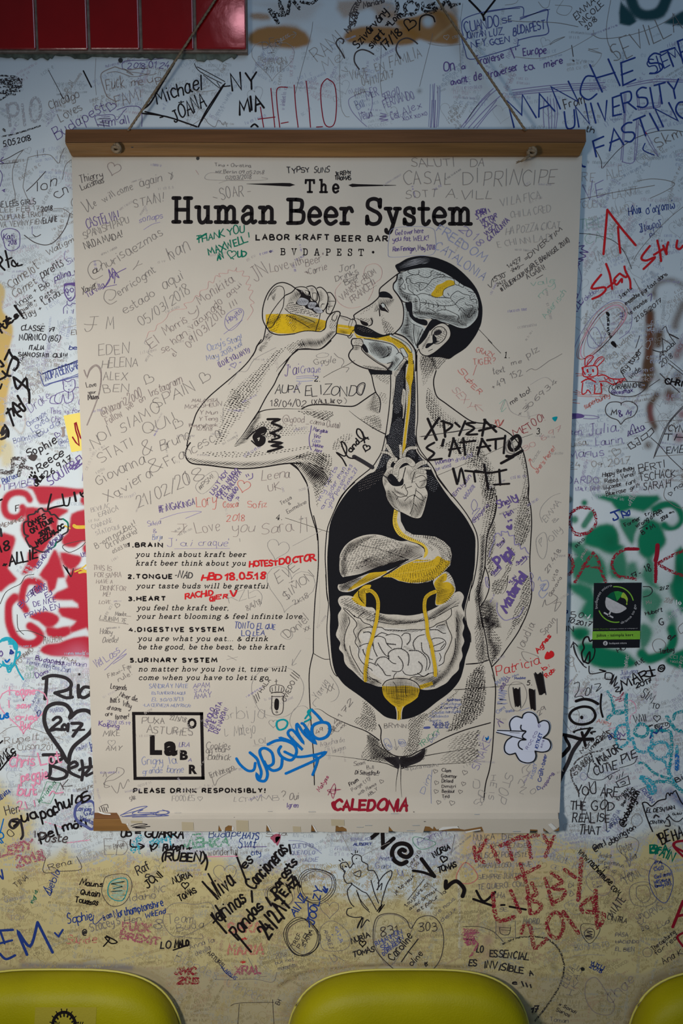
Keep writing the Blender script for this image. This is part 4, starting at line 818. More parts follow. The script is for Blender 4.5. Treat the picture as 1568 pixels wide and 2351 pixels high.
F(930, 780, 4.3556)                          # far shoulder and arm
S.line('310 310 286 400 290 480 320 570 400 632 520 720 640 803 720 830 820 840 920 868 1000 908 1080 970 1150 1060 1190 1150 1220 1300 1236 1450 1232 1568', 2.6, 'k'); S.line('118 150 118 300 125 600 125 800 112 920 118 1020 150 1100 200 1170 270 1260 320 1360 400 1470 470 1568', 2.2, 'k')
S.hatch('150 180 300 200 300 300 250 380 200 450 180 470 160 350', -20, 3.0, 1.6, dash=(5, 2), fade='d'); S.hatch('160 200 290 220 240 360 170 340', 50, 3.4, 1.1, dash=(4, 2)); S.hatch('230 480 310 560 390 700 540 820 420 860 330 880 250 760 200 620', -35, 3.4, 1.9, dash=(5, 2.4), fade='r'); S.hatch('230 560 310 620 380 760 300 860 220 700', 40, 4, 1.2, dash=(5, 3))
S.hatch('140 170 300 160 290 230 180 180', -15, 2.2, 1.3); S.hatch('310 1080 480 1000 700 960 760 1060 900 1300 900 1568 760 1568 740 1300 620 1290 560 1180 400 1100', -30, 3.6, 2.0, dash=(6, 2.4), fade='e'); S.hatch('640 1080 780 1110 860 1350 880 1568 800 1568 700 1300', 60, 4, 1.3, dash=(6, 3))
S.hatch('1060 1090 1160 1060 1215 1250 1228 1568 1160 1568 1180 1330 1130 1180', -25, 3.4, 1.5, dash=(5, 2)); S.line('145 970 300 945 480 925 700 888 900 870', .9, 'k'); S.line('1110 1000 1275 942', .9, 'k', sm=False); S.line('310 1362 700 1200 1100 1015', .9, 'k', sm=False)
F(1000, 1120, 4.9)
S.line('1040 -5 1045 130 1070 220 1080 400 1070 600 1060 800 1065 950 1080 1080 1075 1250 1040 1380 1000 1480 955 1568', 2.5, 'k'); S.line('685 90 685 200 660 330 610 450 580 560 565 700 555 880 530 1000 495 1130 485 1210 490 1320 510 1450 530 1568', 2.8, 'k')
S.line('555 885 590 980 605 1080 595 1160 550 1270 500 1345', 2.3, 'k'); S.line('812 990 803 1090 780 1160 748 1197', 2, 'k', taper=2)
S.hatch('520 0 680 0 680 300 610 440 580 560 510 540 520 300', -28, 3.6, 2.0, dash=(6, 2.2), fade='l'); S.hatch('560 0 680 0 680 260 620 420 560 300', 30, 4.4, 1.3, dash=(6, 3)); S.hatch('640 350 680 470 680 620 640 780 660 900 610 980 570 880 580 600', -12, 3.0, 1.7, dash=(6, 2)); S.hatch('650 350 680 500 640 700 620 860 580 800 600 560', 70, 3.4, 1.1, dash=(6, 2))
S.hatch('510 560 575 560 560 800 530 980 490 1120 480 1300 440 1280 470 1000', -40, 3.0, 2.0); S.hatch('440 1200 490 1330 520 1568 460 1568', -55, 3, 1.5); S.hatch('930 120 1040 100 1070 400 1040 560 940 660 880 600 890 380 940 250', -18, 3.2, 1.9, dash=(5, 2), fade='l'); S.hatch('930 130 1040 110 1060 300 930 420', 55, 3.8, 1.3, dash=(5, 2.5)); S.hatch('890 330 1030 420 990 640 900 620', 75, 3.2, 1.2, dash=(6, 2))
S.hatch('830 680 900 720 860 900 820 1000 760 1150 720 1200 650 1180 640 1060 760 980', -10, 3.0, 1.6, dash=(5, 2)); S.hatch('640 1060 800 1020 760 1160 650 1200', 60, 3.2, 1.2, dash=(5, 2)); S.hatch('990 1020 1070 1010 1070 1280 960 1500 860 1568 870 1420 940 1250', -8, 3.2, 1.7, dash=(5, 2.4)); S.hatch('1000 1080 1060 1080 1040 1330 950 1380', 70, 3.4, 1.1, dash=(5, 3))
S.hatch('510 1340 620 1240 720 1280 700 1400 740 1568 520 1568', -38, 2.6, 1.9); S.hatch('500 1340 600 1300 700 1420 700 1568 530 1568', 50, 2.8, 1.6, dash=(8, 2))
F(1000, 1420, 4.6118)
S.line('948 -5 870 150 760 310 680 420 600 507', 2.5, 'k'); S.line('488 -5 540 250 560 400 590 500 620 620 635 750 630 900 620 1100 600 1400 570 1600 530 1750 510 1922', 2.5, 'k'); S.line('320 485 430 478 520 455 565 440', 1.9, 'k'); S.line('200 752 500 735 700 712 915 690', .9, 'k', sm=False)
S.hatch('500 0 620 0 600 200 680 260 690 340 620 440 590 490 555 300', -40, 2.4, 1.9); S.hatch('520 60 680 200 700 330 600 480 560 300', 50, 3.2, 1.5, dash=(6, 2)); S.hatch('420 0 490 0 545 260 565 440 470 450 430 440 450 200', -10, 3.0, 1.7, fade='l'); S.hatch('430 280 540 280 560 440 440 450', 80, 3.2, 1.1, dash=(5, 2)); S.hatch('830 10 920 10 900 40 780 200 740 230 790 80', -6, 3.2, 1.3, dash=(4, 3))
S.hatch('400 540 520 500 530 700 530 900 450 1040 300 1140 100 1200 240 1020 280 840', -10, 3.3, 2.1, dash=(5, 2), fade='e'); S.hatch('400 560 500 560 450 900 260 1060 330 760', 70, 4.2, 1.3, dash=(5, 3)); S.hatch('180 1260 470 1180 440 1300 470 1340 140 1390', -8, 3.0, 1.7, dash=(7, 3), fade='l'); S.hatch('140 1400 440 1370 420 1510 60 1530', -3, 2.6, 1.5, dash=(8, 2.4), fade='l')
F(700, 1550, 3.4087)                         # pelvis
S.line('1465 -5 1490 80 1490 200 1480 330', 1, 'k'); S.line('75 265 120 270 200 322 350 390 480 440 585 512', 2.7, 'k', taper=3); S.line('578 388 596 430 594 500 620 570 680 620 740 637 820 630 880 600 980 550 1100 490 1250 430 1452 373', 2.4, 'k'); S.line('162 627 300 640 450 660 620 688 680 710 732 732', 2.4, 'k', taper=3)
S.line('940 632 1050 612 1200 588 1345 562', 2, 'k', taper=2); S.line('755 732 850 712 1000 700 1200 690 1380 675', 2.3, 'k', taper=2); S.line('731 640 730 730 716 820 711 912', 2.4, 'k', taper=2); S.line('751 650 751 730 750 850 758 957', 2.4, 'k', taper=2)
S.fill('700 640 735 645 738 730 690 705 620 650', 'K'); S.fill('745 645 830 640 900 600 940 570 920 660 830 705 755 722', 'K')
for a, b_ in ((35, 2.0), (-50, 2.0)): S.hatch('580 510 620 580 720 640 738 730 650 690 560 670 500 640 480 480 520 470', a, 2.8, 1.6); S.hatch('740 640 880 610 960 570 930 660 830 710 755 725', a, 2.6, 1.6)
S.hatch('500 460 590 520 700 640 600 680 440 650 480 540', 5, 3, 1.3, dash=(5, 2)); S.hatch('450 200 520 240 550 300 560 420 500 440 380 360 460 300', 10, 3.0, 1.5, dash=(4, 2)); S.hatch('460 210 540 300 550 430 440 380', 80, 3.2, 1.0, dash=(4, 2)); S.hatch('810 350 960 300 900 400 900 560 830 630 760 620 810 500', 5, 3.0, 1.6, dash=(4, 2)); S.hatch('830 370 940 320 890 560 810 620', 80, 3.4, 1.0, dash=(4, 2))
S.hatch('940 310 1100 200 1180 120 1230 90 1100 250 960 360', 8, 3, 1.3, dash=(6, 2)); S.line('1160 115 1250 112 1420 95 1568 92', .9, 'k', sm=False)
S.line('62 -280 0 -290', .1, 'k', sm=False)
F(730, 1320, 4.1263); S.line('-40 745 0 770 60 797 115 797', 1.4, 'k'); S.line('1398 845 1568 830', 1.6, 'k', sm=False); S.line('0 -10 15 100 15 350 -10 500', .1, 'k')
S.hatch('1470 180 1568 60 1568 480 1500 330', -60, 3.2, 1.5); S.hatch('1480 480 1568 470 1568 830 1510 820', -12, 3, 1.3, dash=(5, 2)); S.hatch('1420 960 1568 880 1568 1300 1240 1480 1380 1120', -30, 3.4, 1.9, dash=(5, 2.4))
F(730, 1000, 4.1263); S.hatch('1530 950 1568 1000 1568 1568 1480 1568 1540 1250', -60, 3.4, 1.5, fade='l')
# outer body line round the opened trunk
F(680, 840, 4.7515); S.line('1030 95 1030 250 1015 450 990 650 965 800 930 940 880 1030 820 1110 660 1240 560 1340 480 1440 422 1568', 2.2, 'k')
F(730, 1000, 4.1263); S.line('350 440 260 530 190 640 130 770 90 880 75 1000 68 1150 75 1300 80 1450 95 1568', 2.2, 'k'); S.line('930 -5 940 120 980 190 1060 260 1112 340 1132 400 1200 492 1300 602 1400 732 1470 850 1510 960 1515 1100 1500 1250 1470 1400 1440 1480 1430 1568', 2.2, 'k')
F(730, 1320, 4.1263); S.line('72 -5 85 200 100 280 88 420 85 550 100 700 120 850 150 930 182 962', 1.7, 'k'); S.line('1470 -5 1450 120 1415 250 1396 350 1410 470 1444 560 1448 640', 1.7, 'k')
S.done()
# ------------------------------------------------------------------ the black cavity
S = ink('dark_cavity', .0006); F(730, 1000, 4.1263)
S.fill('662 -10 650 60 640 130 600 200 545 330 470 370 330 480 230 600 160 720 112 850 98 1000 88 1150 92 1350 105 1568 115 1700 112 1860 130 2100 160 2240 200 2300 260 2370 400 2470 500 2550 580 2620 650 2670 760 2690 880 2675 1000 2620 1130 2520 1250 2430 1340 2320 1380 2200 1400 2100 1440 1980 1440 1880 1410 1790 1385 1690 1400 1590 1440 1440 1480 1270 1490 1100 1488 960 1440 850 1370 740 1260 610 1180 500 1110 390 1060 300 980 210 925 130 915 -10', 'd')
F(680, 840, 4.7515); S.fill('1095 110 1065 350 1052 420 1040 600 1020 700 985 880 1100 1000 1320 1000 1292 800 1302 500 1302 200 1282 -60 1200 -60', 'd', sm=False)
S.hatch('1010 700 1100 560 1170 620 1150 900 1100 1000 1000 900', 45, 3.2, .9, 's', dash=(2, 2)); S.hatch('1080 120 1170 40 1170 300 1140 500 1060 480', 45, 2.8, 1.0, 's', dash=(2, 2)); S.hatch('1230 500 1300 400 1300 900 1200 900', 45, 3, .9, 's', dash=(2, 2)); S.hatch('1270 40 1310 40 1310 400 1250 400', 45, 3, .8, 's', dash=(2, 2))
S.hatch('920 960 1000 900 1040 980 950 1100 870 1120', -50, 3, 1.0, 's', dash=(3, 2)); S.hatch('690 1250 900 1130 960 1200 820 1330 690 1380', 40, 3.6, .8, 'x', dash=(2, 4)); S.hatch('1420 1180 1560 1280 1500 1380 1430 1300', 40, 3.4, .9, 's', dash=(2, 3)); S.hatch('1320 960 1400 1020 1480 1120 1380 1100', 50, 3, 1, 's', dash=(3, 2)); S.hatch('1200 960 1300 1010 1290 930', 50, 3, .8, 's', dash=(2, 2))
S.done()
# ------------------------------------------------------------------ glass and hand
S = ink('glass_and_hand_print', .0006); F(580, 620, 4.9)
S.fill('145 500 200 493 430 495 560 510 700 540 830 572 815 660 740 690 640 683 560 690 470 708 400 716 280 714 195 685 150 610', 'y', sm=False); S.fill('955 608 1150 636 1140 700 1100 728 1085 725 945 705', 'y', sm=False)
S.line('300 580 360 585 440 595', 1, 'c'); S.line('965 645 1080 660', 1.2, 'c'); S.fill('210 560 330 545 400 570 420 690 300 700 200 660', (.68, .44, .01)); S.fill('480 500 700 545 690 590 600 580', (.52, .40, .10))
for p, wd in (('150 635 115 560 112 450 140 330 190 230 260 160 340 140 420 165 482 207', 2.5), ('150 635 200 700 280 728 370 728 470 716', 2.5), ('355 290 357 240 340 195 300 180 250 200 200 260 165 340', 1.6), ('355 290 345 400 310 480 270 560 215 640 155 655', 1.8), ('372 280 290 370 200 500 165 600 150 650', 1.8), ('482 205 440 250 372 282', 2.4),
    ('470 716 560 690 640 684 720 690 770 690 805 665', 2), ('480 200 540 187 600 198 630 235 640 262 620 288 590 275 545 225', 2), ('605 190 670 178 715 215 732 290 718 345 680 342 652 300 640 240', 2.2), ('720 205 770 195 830 250 850 320 832 400 800 452 762 442 740 392 752 320 730 240', 2.2), ('840 255 880 257 925 318 932 368 900 450 872 492 832 482 828 440 850 370', 2.2),
    ('360 432 420 482 520 512 640 560 700 592', 1.6), ('940 710 945 640 960 560 985 492 960 465 900 480 852 530 828 585 820 645 800 672', 2.6), ('930 478 898 520 896 562 932 566 952 510', 1.6), ('762 482 748 560 722 640 708 692', 1.8), ('380 510 450 540 560 600 640 650', 1.6), ('985 515 1050 530 1112 557 1130 560', 2.1), ('940 710 1030 728 1090 740 1112 700', 2.1),
    ('1120 545 1155 570 1165 620 1150 665 1118 690', 2.2), ('1090 735 1070 750 1095 765 1125 725', 1.8), ('1100 560 1080 620 1090 650', 1), ('1125 570 1100 650', 1), ('590 230 615 232 635 262 605 272 590 245', 1.2), ('670 262 715 262 712 330 680 330 672 270', 1.2), ('790 375 770 400 768 425', 1.2), ('860 410 850 440 860 450', 1.2), ('775 385 810 380', 1.3), ('855 350 925 350', 1.3), ('845 410 900 405', 1.2)):
    S.line(p, wd, 'k')
S.line('500 893 600 885 730 893 800 862 880 782 942 712', 2.6, 'k'); S.line('150 640 135 720 112 795 55 848 30 910 0 965', 2.4, 'k'); S.line('500 893 430 965 380 1040 290 1176', 2.6, 'k')
S.fill('482 210 545 228 600 285 650 292 655 345 712 352 738 400 745 450 795 458 800 470 760 490 700 480 660 450 600 430 580 405 520 395 485 372 520 320 540 270', 'k'); S.fill('535 312 590 320 630 350 600 395 520 388 500 355', 's'); S.fill('645 362 718 372 690 425 640 430 620 400', 's'); S.fill('690 425 745 420 790 470 740 485 690 455', 's')
S.hatch('500 310 630 340 600 400 500 385', 60, 2.2, 1.0); S.hatch('630 360 720 370 690 440 620 430', -70, 2.2, 1.1); S.hatch('690 420 780 470 690 480', 40, 2, 1.0)
S.hatch('440 235 500 225 545 290 500 370 440 375 390 350', 65, 2.3, 1.4, fade='d'); S.hatch('400 365 500 375 640 460 740 500 720 530 600 500 480 490 370 440', 28, 2.3, 1.3, dash=(6, 2)); S.hatch('440 500 720 540 830 590 800 650 700 690 560 690 440 600 400 560', -22, 2.4, 1.5, fade='r'); S.hatch('370 500 470 500 500 600 470 700 380 600', 0, 2.6, 1.1, dash=(3, 2)); S.hatch('160 580 330 480 300 560 220 640 170 640', -65, 2.4, 1.2); S.hatch('160 540 320 490 280 680 180 690', 30, 3, 1.1, dash=(3, 2.5))
S.hatch('180 270 270 200 260 240 200 300', 50, 2.2, 1.8, fade='r'); S.hatch('205 300 260 260 250 360', 65, 2.6, 1.4); S.hatch('740 230 800 260 800 340 745 340', 20, 2.4, 1.2, fade='r'); S.hatch('830 300 880 300 890 420 850 420', 20, 2.4, 1.1, fade='r'); S.hatch('640 200 700 220 700 270 650 260', 10, 2.4, 1.0, fade='r'); S.hatch('870 560 940 560 940 660 860 660', 0, 2.8, 1.2, dash=(3, 2)); S.hatch('985 530 1100 560 1080 575 990 550', 8, 2, 1); S.hatch('960 670 1100 690 1080 715 960 700', 5, 2, 1)
S.hatch('560 770 640 760 760 760 860 680 930 690 880 780 780 860 720 888 560 880 500 830', 62, 2.6, 1.8, fade='e'); S.hatch('380 850 560 780 560 880 430 940', 5, 2.6, 1.2, dash=(4, 2)); S.hatch('120 760 220 700 190 800 150 800 60 900 110 920', -50, 2.6, 1.3, fade='r'); S.hatch('170 690 230 690 220 760 140 760', 10, 2.4, 1.1, dash=(4, 2))
F(410, 780, 4.48); S.done()
# ------------------------------------------------------------------ head in section
S = ink('head_print', .0006); F(800, 580, 4.7515)
S.fill('510 140 560 110 650 60 780 35 900 45 1000 70 1150 140 1300 270 1400 400 1450 540 1462 640 1450 760 1420 840 1370 930 1280 1040 1160 1120 1100 1160 1040 1150 1000 1142 920 1140 860 1128 900 1000 1000 960 1050 800 1300 760 1380 640 1300 400 1000 200 800 180 620 196 550 215 530 190', 'd')
S.hatch('530 160 640 90 820 50 900 60 880 110 700 140 570 180', -14, 2.4, 1.1, 's', jit=.8)
S.hatch('930 1120 1120 1120 1060 1190 960 1283 900 1200', 0, 2.4, 1.6, dash=(4, 1.6)); S.hatch('780 1120 940 1150 960 1283 790 1283', -8, 2.8, 1.3, dash=(3, 2), fade='l')
S.fill('600 540 690 540 700 700 780 760 840 830 760 1010 735 1060 690 980 600 900 530 870 585 780 603 680', 'u', sm=False); S.hatch('600 560 690 560 700 760 720 1000 640 940 540 870 590 780 605 680', -6, 2.0, 1.5); S.hatch('610 700 690 760 700 960 570 870', 80, 3.6, 1.0); S.hatch('700 760 830 830 740 1000', 100, 2.6, 1.1)
S.fill('620 540 692 545 697 640 722 700 850 738 850 795 760 772 690 722 642 640', 'd'); S.line('650 650 670 740 720 780 800 810 835 850', 3, 'u'); S.line('650 650 670 745 720 785 800 815', 1, 'k')
S.line('715 780 710 870 720 960 740 1020', 1.6, 'k'); S.line('810 830 770 920 742 1010', 1.6, 'k')
S.fill('530 240 600 205 700 175 850 160 950 180 1060 225 1150 280 1250 350 1350 400 1410 500 1420 600 1410 700 1350 780 1280 825 1200 820 1100 780 980 745 900 720 800 725 720 700 700 650 690 540 640 540 590 520 540 460 495 400 490 340 520 300', 'u')
S.hatch('530 250 610 220 600 380 660 450 720 500 690 545 600 520 530 440', -4, 2.1, 1.2); S.hatch('540 270 600 260 560 400 660 520 590 500 530 400', 60, 2.6, 1.0); S.hatch('700 500 770 520 780 620 900 660 1100 680 1200 700 1290 800 1200 810 1000 740 800 720 710 690', 12, 2.2, 1.4); S.hatch('1000 660 1200 720 1290 800 1200 800 1050 740', -40, 2.6, 1.2); S.hatch('1230 600 1410 560 1410 700 1340 780 1200 760', 80, 2.3, 1.3); S.hatch('1240 620 1400 600 1400 700 1300 790 1200 740', 5, 2.4, 1.2); S.hatch('1240 360 1400 480 1410 560 1340 540 1310 440', 15, 2.6, 1.0, dash=(5, 2)); S.hatch('640 300 700 270 720 430 680 420', 0, 2.4, .9); S.hatch('740 330 830 340 780 420 700 400', 80, 2.6, .9, dash=(5, 3)); S.hatch('900 190 1060 240 1040 270 900 260', 0, 2.6, 1, dash=(5, 3)); S.hatch('820 400 960 300 1000 310 880 450', 75, 2.8, .9, dash=(5, 3)); S.hatch('790 500 1100 520 1180 500 1050 570 800 540', 80, 2.8, .9, dash=(5, 3)); S.hatch('790 560 1050 600 1030 640 790 620', 0, 2.6, .9, dash=(6, 3)); S.hatch('700 640 960 640 1000 670 720 690', -14, 2.4, 1.6); S.hatch('620 215 850 170 1060 240 1140 300 1000 320 860 380 700 400 620 330', 70, 2.6, .8, dash=(3, 3)); S.hatch('1120 470 1300 480 1400 560 1380 680 1250 640 1150 580', 75, 2.6, .8, dash=(3, 3)); S.hatch('720 600 1050 640 1200 700 1290 800 1100 760 900 700 740 700', 60, 2.4, 1.0); S.hatch('540 440 700 470 700 540 620 520', 20, 2.2, 1.1)
S.fill('902 452 940 400 962 358 1020 335 1085 300 1150 312 1156 350 1090 370 1042 410 1030 462 985 484 925 482', 'y'); S.hatch('960 400 1060 340 1030 400 940 460', 60, 3.2, .8, dash=(3, 3))
S.line('530 240 600 207 700 177 850 161 950 181 1060 226 1150 281 1250 351 1350 401 1410 500 1420 600 1410 700 1350 780 1280 825 1200 820 1100 780 980 745 900 720', 1.6, 'k'); S.line('530 240 520 300 490 340 492 395 540 460 590 530 640 545', 2, 'k')
for p in ('620 300 660 278 680 320 720 342 760 325 830 330 870 345', '650 350 655 400 700 440 740 465 800 445 880 460 950 488 1050 490 1110 497', '660 180 650 212 700 240 760 235 770 188', '760 235 800 262 860 270 900 250 900 210 930 190', '870 345 920 290 980 270 1060 265 1100 272', '870 345 830 390 780 415', '780 332 770 380 780 415', '1100 270 1150 290 1160 340 1200 355 1210 320',
    '1110 497 1130 460 1190 420 1250 450 1320 470 1330 510 1390 510 1400 560', '1160 350 1080 380 1040 410 1030 460 1060 490', '740 465 775 510 780 600 770 650', '785 545 850 550 950 570 1040 580 1150 570 1200 520 1270 490', '1270 545 1290 570 1350 575 1350 620 1300 690 1330 700 1380 640', '1040 580 1060 610', '960 640 1050 622 1130 650 1200 690 1190 740 1230 780 1290 790',
    '540 300 580 280 600 320 560 380 600 430 660 450 740 465', '580 380 620 400 612 340', '840 600 900 620 950 650', '640 340 630 290 650 260 720 240', '1200 355 1250 380 1260 350', '960 545 980 575 970 600', '840 520 850 545 830 570', '870 545 875 590', '920 560 930 600', '1200 640 1230 600 1270 640', '760 430 740 405', '1310 420 1380 440', '1060 265 1030 240 960 240', '1080 440 1100 470', '700 540 760 530'):
    S.line(p, 1.3, 'k')
S.ticks('880 460 950 488 1050 490 1110 497', 10 / 4.75 * 2.4, 2, .7); S.ticks('785 545 850 550 950 570 1040 580 1150 570', 4, 2.4, .8)
S.line('560 217 500 260 400 340 345 390 335 430 330 485 250 560 150 620 66 676 60 700 66 720', 2.6, 'k'); S.line('535 240 525 300 492 345 492 400 535 460 580 535 600 610 601 700 582 790 520 865 460 905', 2.6, 'k')
S.fill('345 430 400 424 450 448 482 490 470 505 430 492 345 488 330 472', 'd'); S.hatch('330 490 490 500 480 560 420 620 340 650 320 540', 70, 2.2, 1.4, fade='l'); S.fill('335 565 370 585 400 610 440 655 400 640 350 625', 'k'); S.fill('360 565 385 553 400 570 385 600 368 590', 'u'); S.line('335 620 342 690', 2.6, 'k'); S.line('350 560 375 550 400 575 440 640', 1.6, 'k'); S.line('340 600 300 640', 1, 'k'); S.hatch('290 570 330 560 320 640 280 650', 80, 2.4, .9)
S.line('70 716 110 728 160 760 205 790', 2.4, 'k', taper=3); S.fill('130 740 210 770 205 800 150 785', 'k'); S.line('240 714 262 748 252 785 215 802', 2.2, 'k'); S.hatch('80 715 200 715 240 740 200 770 120 740', 20, 2.2, 1.1, dash=(4, 2)); S.hatch('150 640 300 540 260 600 120 690', -20, 3, 1, dash=(3, 3)); S.hatch('240 700 280 740 240 790', 30, 2, 1)
S.hatch('360 730 440 760 500 840 470 880 400 890 370 800', -12, 2.4, 1.3, dash=(5, 2)); S.hatch('350 660 380 670 420 800 370 780', 0, 3, .9, dash=(3, 3))
S.fill('70 792 100 784 170 800 240 830 310 870 380 896 440 885 480 878 450 905 390 918 330 938 250 926 150 912 80 882 62 842', 'd'); S.hatch('100 800 240 840 280 880 120 850', 30, 2.6, .7, 'x', dash=(2, 3))
# ear
S.fill('840 830 890 750 930 725 1000 745 1080 790 1000 790 900 840 850 940 800 1010 755 1045 745 1010 790 920', 'd'); S.fill('768 1050 765 1015 795 990 850 925 890 848 960 790 1030 768 1090 806 1116 880 1092 950 1002 1040 920 1102 852 1127 792 1102', 'c')
S.line('768 1050 790 1100 850 1127 920 1102 1002 1040 1092 950 1116 880 1090 806 1030 769 960 790 890 850', 2.2, 'k'); S.line('908 905 915 855 965 812 1030 815 1070 870 1045 945 985 992 935 992', 1.8, 'k'); S.fill('838 1035 860 990 915 982 915 925 925 888 960 935 965 965 1000 968 940 990 905 1012 860 1042', 'd'); S.fill('930 890 940 860 985 842 1020 862 1000 890 955 902', 'K')
S.hatch('930 840 1040 830 1055 900 1020 960 960 960', 70, 2.6, 1.2, dash=(5, 2)); S.hatch('800 1000 880 900 890 860 900 920 870 980 800 1060', -30, 2.2, 1.2); S.line('870 1075 920 1052', 1.4, 'k')
# throat, tongue and jaw
S.fill('60 868 100 905 200 927 330 930 450 902 540 945 630 1020 685 1080 700 1110 706 1290 650 1290 652 1110 600 1040 545 1046 480 985 370 955 200 938 90 930', 'y', sm=False); S.hatch('360 915 560 960 640 1030 600 1040 480 980', 40, 3, .8, dash=(3, 2)); S.hatch('655 1100 705 1110 700 1290 655 1290', 30, 2.6, .9, dash=(3, 2))
S.fill('170 940 260 955 380 975 480 1005 535 1060 545 1110 500 1180 420 1210 330 1190 250 1120 195 1075 165 1010', 'u'); S.line('170 940 260 955 380 975 480 1005 535 1060 545 1110 500 1180 420 1210', 1.6, 'k')
for a in (0, 60, -45): S.hatch('220 980 380 980 470 1060 460 1130 340 1160 240 1090', a, 2.6, 1.2)
for r in (0, 1, 2): S.line(f'{340+r*40} {1150-r*10} {420+r*20} {1130-r*18} {440+r*14} {1060-r*10} {420+r*15} {1020}', 1.1, 'k')
S.fill('148 1008 175 1000 208 1050 215 1092 180 1080 152 1045', 'd'); S.line('460 905 560 945 650 1010 690 1070 730 1100', 5, 'u'); S.line('465 895 570 945 650 1000 690 1062 685 1088 655 1075 600 1000 470 925', 1.3, 'k'); S.line('500 880 600 915 670 980 720 1050 735 1130 732 1290', 3.2, 'k'); S.ticks('480 905 560 945 650 1010', 3, 2.2, .7)
S.line('120 870 180 900 330 940', 1.2, 'k'); S.hatch('100 920 300 945 500 1010 440 1000 200 950', 60, 2.6, .9)
S.fill('560 1050 600 1042 640 1110 645 1140 600 1130', 'u'); S.line('560 1050 600 1042 640 1110 645 1140 600 1130 560 1050', 1.3, 'k'); S.fill('520 1110 560 1090 600 1150 560 1210 520 1283 420 1283 480 1200', 'u'); S.line('520 1110 560 1090 600 1150 560 1210 500 1283', 1.5, 'k'); S.hatch('500 1110 560 1180 500 1283 420 1283', 70, 2.2, 1.4); S.line('600 1150 630 1170 635 1230 600 1283', 1.3, 'k'); S.hatch('540 1230 620 1180 620 1283 520 1283', 20, 2.2, 1.1); S.line('480 1200 460 1240 430 1270', 4, 'K')
S.line('735 1060 740 1160 735 1290', 2.4, 'k'); S.line('768 1050 745 1090 742 1160', 1.6, 'k')
F(580, 620, 4.9)
S.line('1170 772 1122 775 1110 820 1130 872 1100 910 1080 960 1100 1010 1160 1060 1250 1100 1350 1122 1450 1135 1545 1130', 2.6, 'k'); S.line('1170 772 1220 778 1245 830 1235 880', 1.6, 'k'); S.line('1240 840 1225 890 1290 960 1400 1040 1500 1100 1560 1176', 2, 'k'); S.line('1255 830 1245 890 1310 960 1410 1030 1520 1100', 1, 'k'); S.line('1130 850 1190 850 1240 870', 1.6, 'k')
S.hatch('1150 790 1230 790 1230 840 1150 840', 40, 2.2, .9, dash=(3, 2)); S.hatch('1130 855 1220 860 1200 900 1120 900', 0, 2, 1.1); S.hatch('1250 1070 1400 1080 1520 1110 1540 1130 1400 1125 1260 1098', -70, 2.6, 1.3); S.fill('1300 1125 1450 1140 1568 1130 1568 1176 1325 1176', 'd', sm=False)
# leader lines
F(200, 1100, 2.904); S.line('1320 258 1568 340 1612 353', .9, 'k', sm=False)
F(800, 580, 4.7515); S.line('1112 500 1230 632 1300 700', .9, 'k', sm=False); S.line('1420 836 1568 990', 1, 'k', sm=False); F(930, 780, 4.3556); S.line('828 0 958 136', 1, 'k', sm=False)
F(680, 840, 4.7515); S.line('295 126 400 65 560 -12 640 -60', 1, 'k', sm=False)
S.done()
# ------------------------------------------------------------------ gullet
S = ink('gullet_print', .0016); F(680, 840, 4.7515)
S.fill('1095 -20 1160 -30 1120 50 1090 110 1078 250 1060 370 1045 560 1020 650 1028 400 1042 250 1048 110', 'c', sm=False); S.line('1090 110 1078 250 1060 370 1048 420', 1.4, 'k'); S.hatch('1045 250 1075 250 1060 370 1040 360', 0, 2.4, .9); S.hatch('1060 60 1160 -30 1120 60 1090 130', 60, 2.4, 1)
S.fill('1200 -20 1260 -20 1240 180 1232 400 1215 560 1190 700 1170 850 1158 960 1150 940 1160 800 1180 620 1195 450 1200 300 1190 150', 'c', sm=False); S.fill('1225 -20 1282 -20 1275 140 1255 220 1250 400 1235 560 1215 700 1200 850 1170 975 1155 960 1165 840 1185 680 1200 540 1218 400 1232 230 1195 130', 'y', sm=False)
S.line('1232 250 1245 400 1228 560 1210 720 1195 850', 1.2, 'c'); S.line('1195 130 1190 300 1195 450 1180 620 1160 800 1152 940', 1.2, 'k'); S.hatch('1200 130 1240 130 1225 400 1205 560 1170 850 1160 960 1165 800 1190 560', 20, 2.6, 1, dash=(3, 1.6)); S.fill('1165 255 1185 260 1195 300 1188 420 1172 560 1158 560 1160 450 1145 400 1150 330', 'c'); S.line('1160 255 1150 330 1145 400 1160 450 1160 560', 1.2, 'k'); S.hatch('1150 300 1192 300 1180 540 1160 540', 5, 2.2, .9)
S.fill('1160 262 1172 252 1186 262 1176 276', 'c')
S.done()
# ------------------------------------------------------------------ heart
S = ink('heart_print', .0018); F(730, 1000, 4.1263)
for p, wd, tk in (('652 95 680 140 700 185 738 230 748 262', 7, 2.6), ('610 158 660 165 705 200 730 250', 5, 3), ('780 98 786 150 784 205', 6, 3), ('812 212 828 150 870 120 930 116', 6.5, 2.6), ('670 320 672 270 700 230 735 225', 9, 2.6), ('870 330 920 300 970 265 1015 252', 10, 2.4), ('900 360 960 320 1020 310 1060 312', 5, 3)): S.pipe(p, wd, 'c', 'k', .8, tk)
S.fill('645 330 700 300 740 330 850 280 900 320 920 350 960 330 1020 350 1032 420 1018 490 1042 550 1022 640 1000 720 970 780 900 780 800 730 720 690 650 600 638 520 612 450 612 390', 'c')
S.pipe('735 370 745 300 790 245 850 232 895 268', 13, 'c', 'k', 1, 2.2); S.pipe('905 420 900 370 940 335 1010 345', 9, 'c', 'k', .8, 2.2)
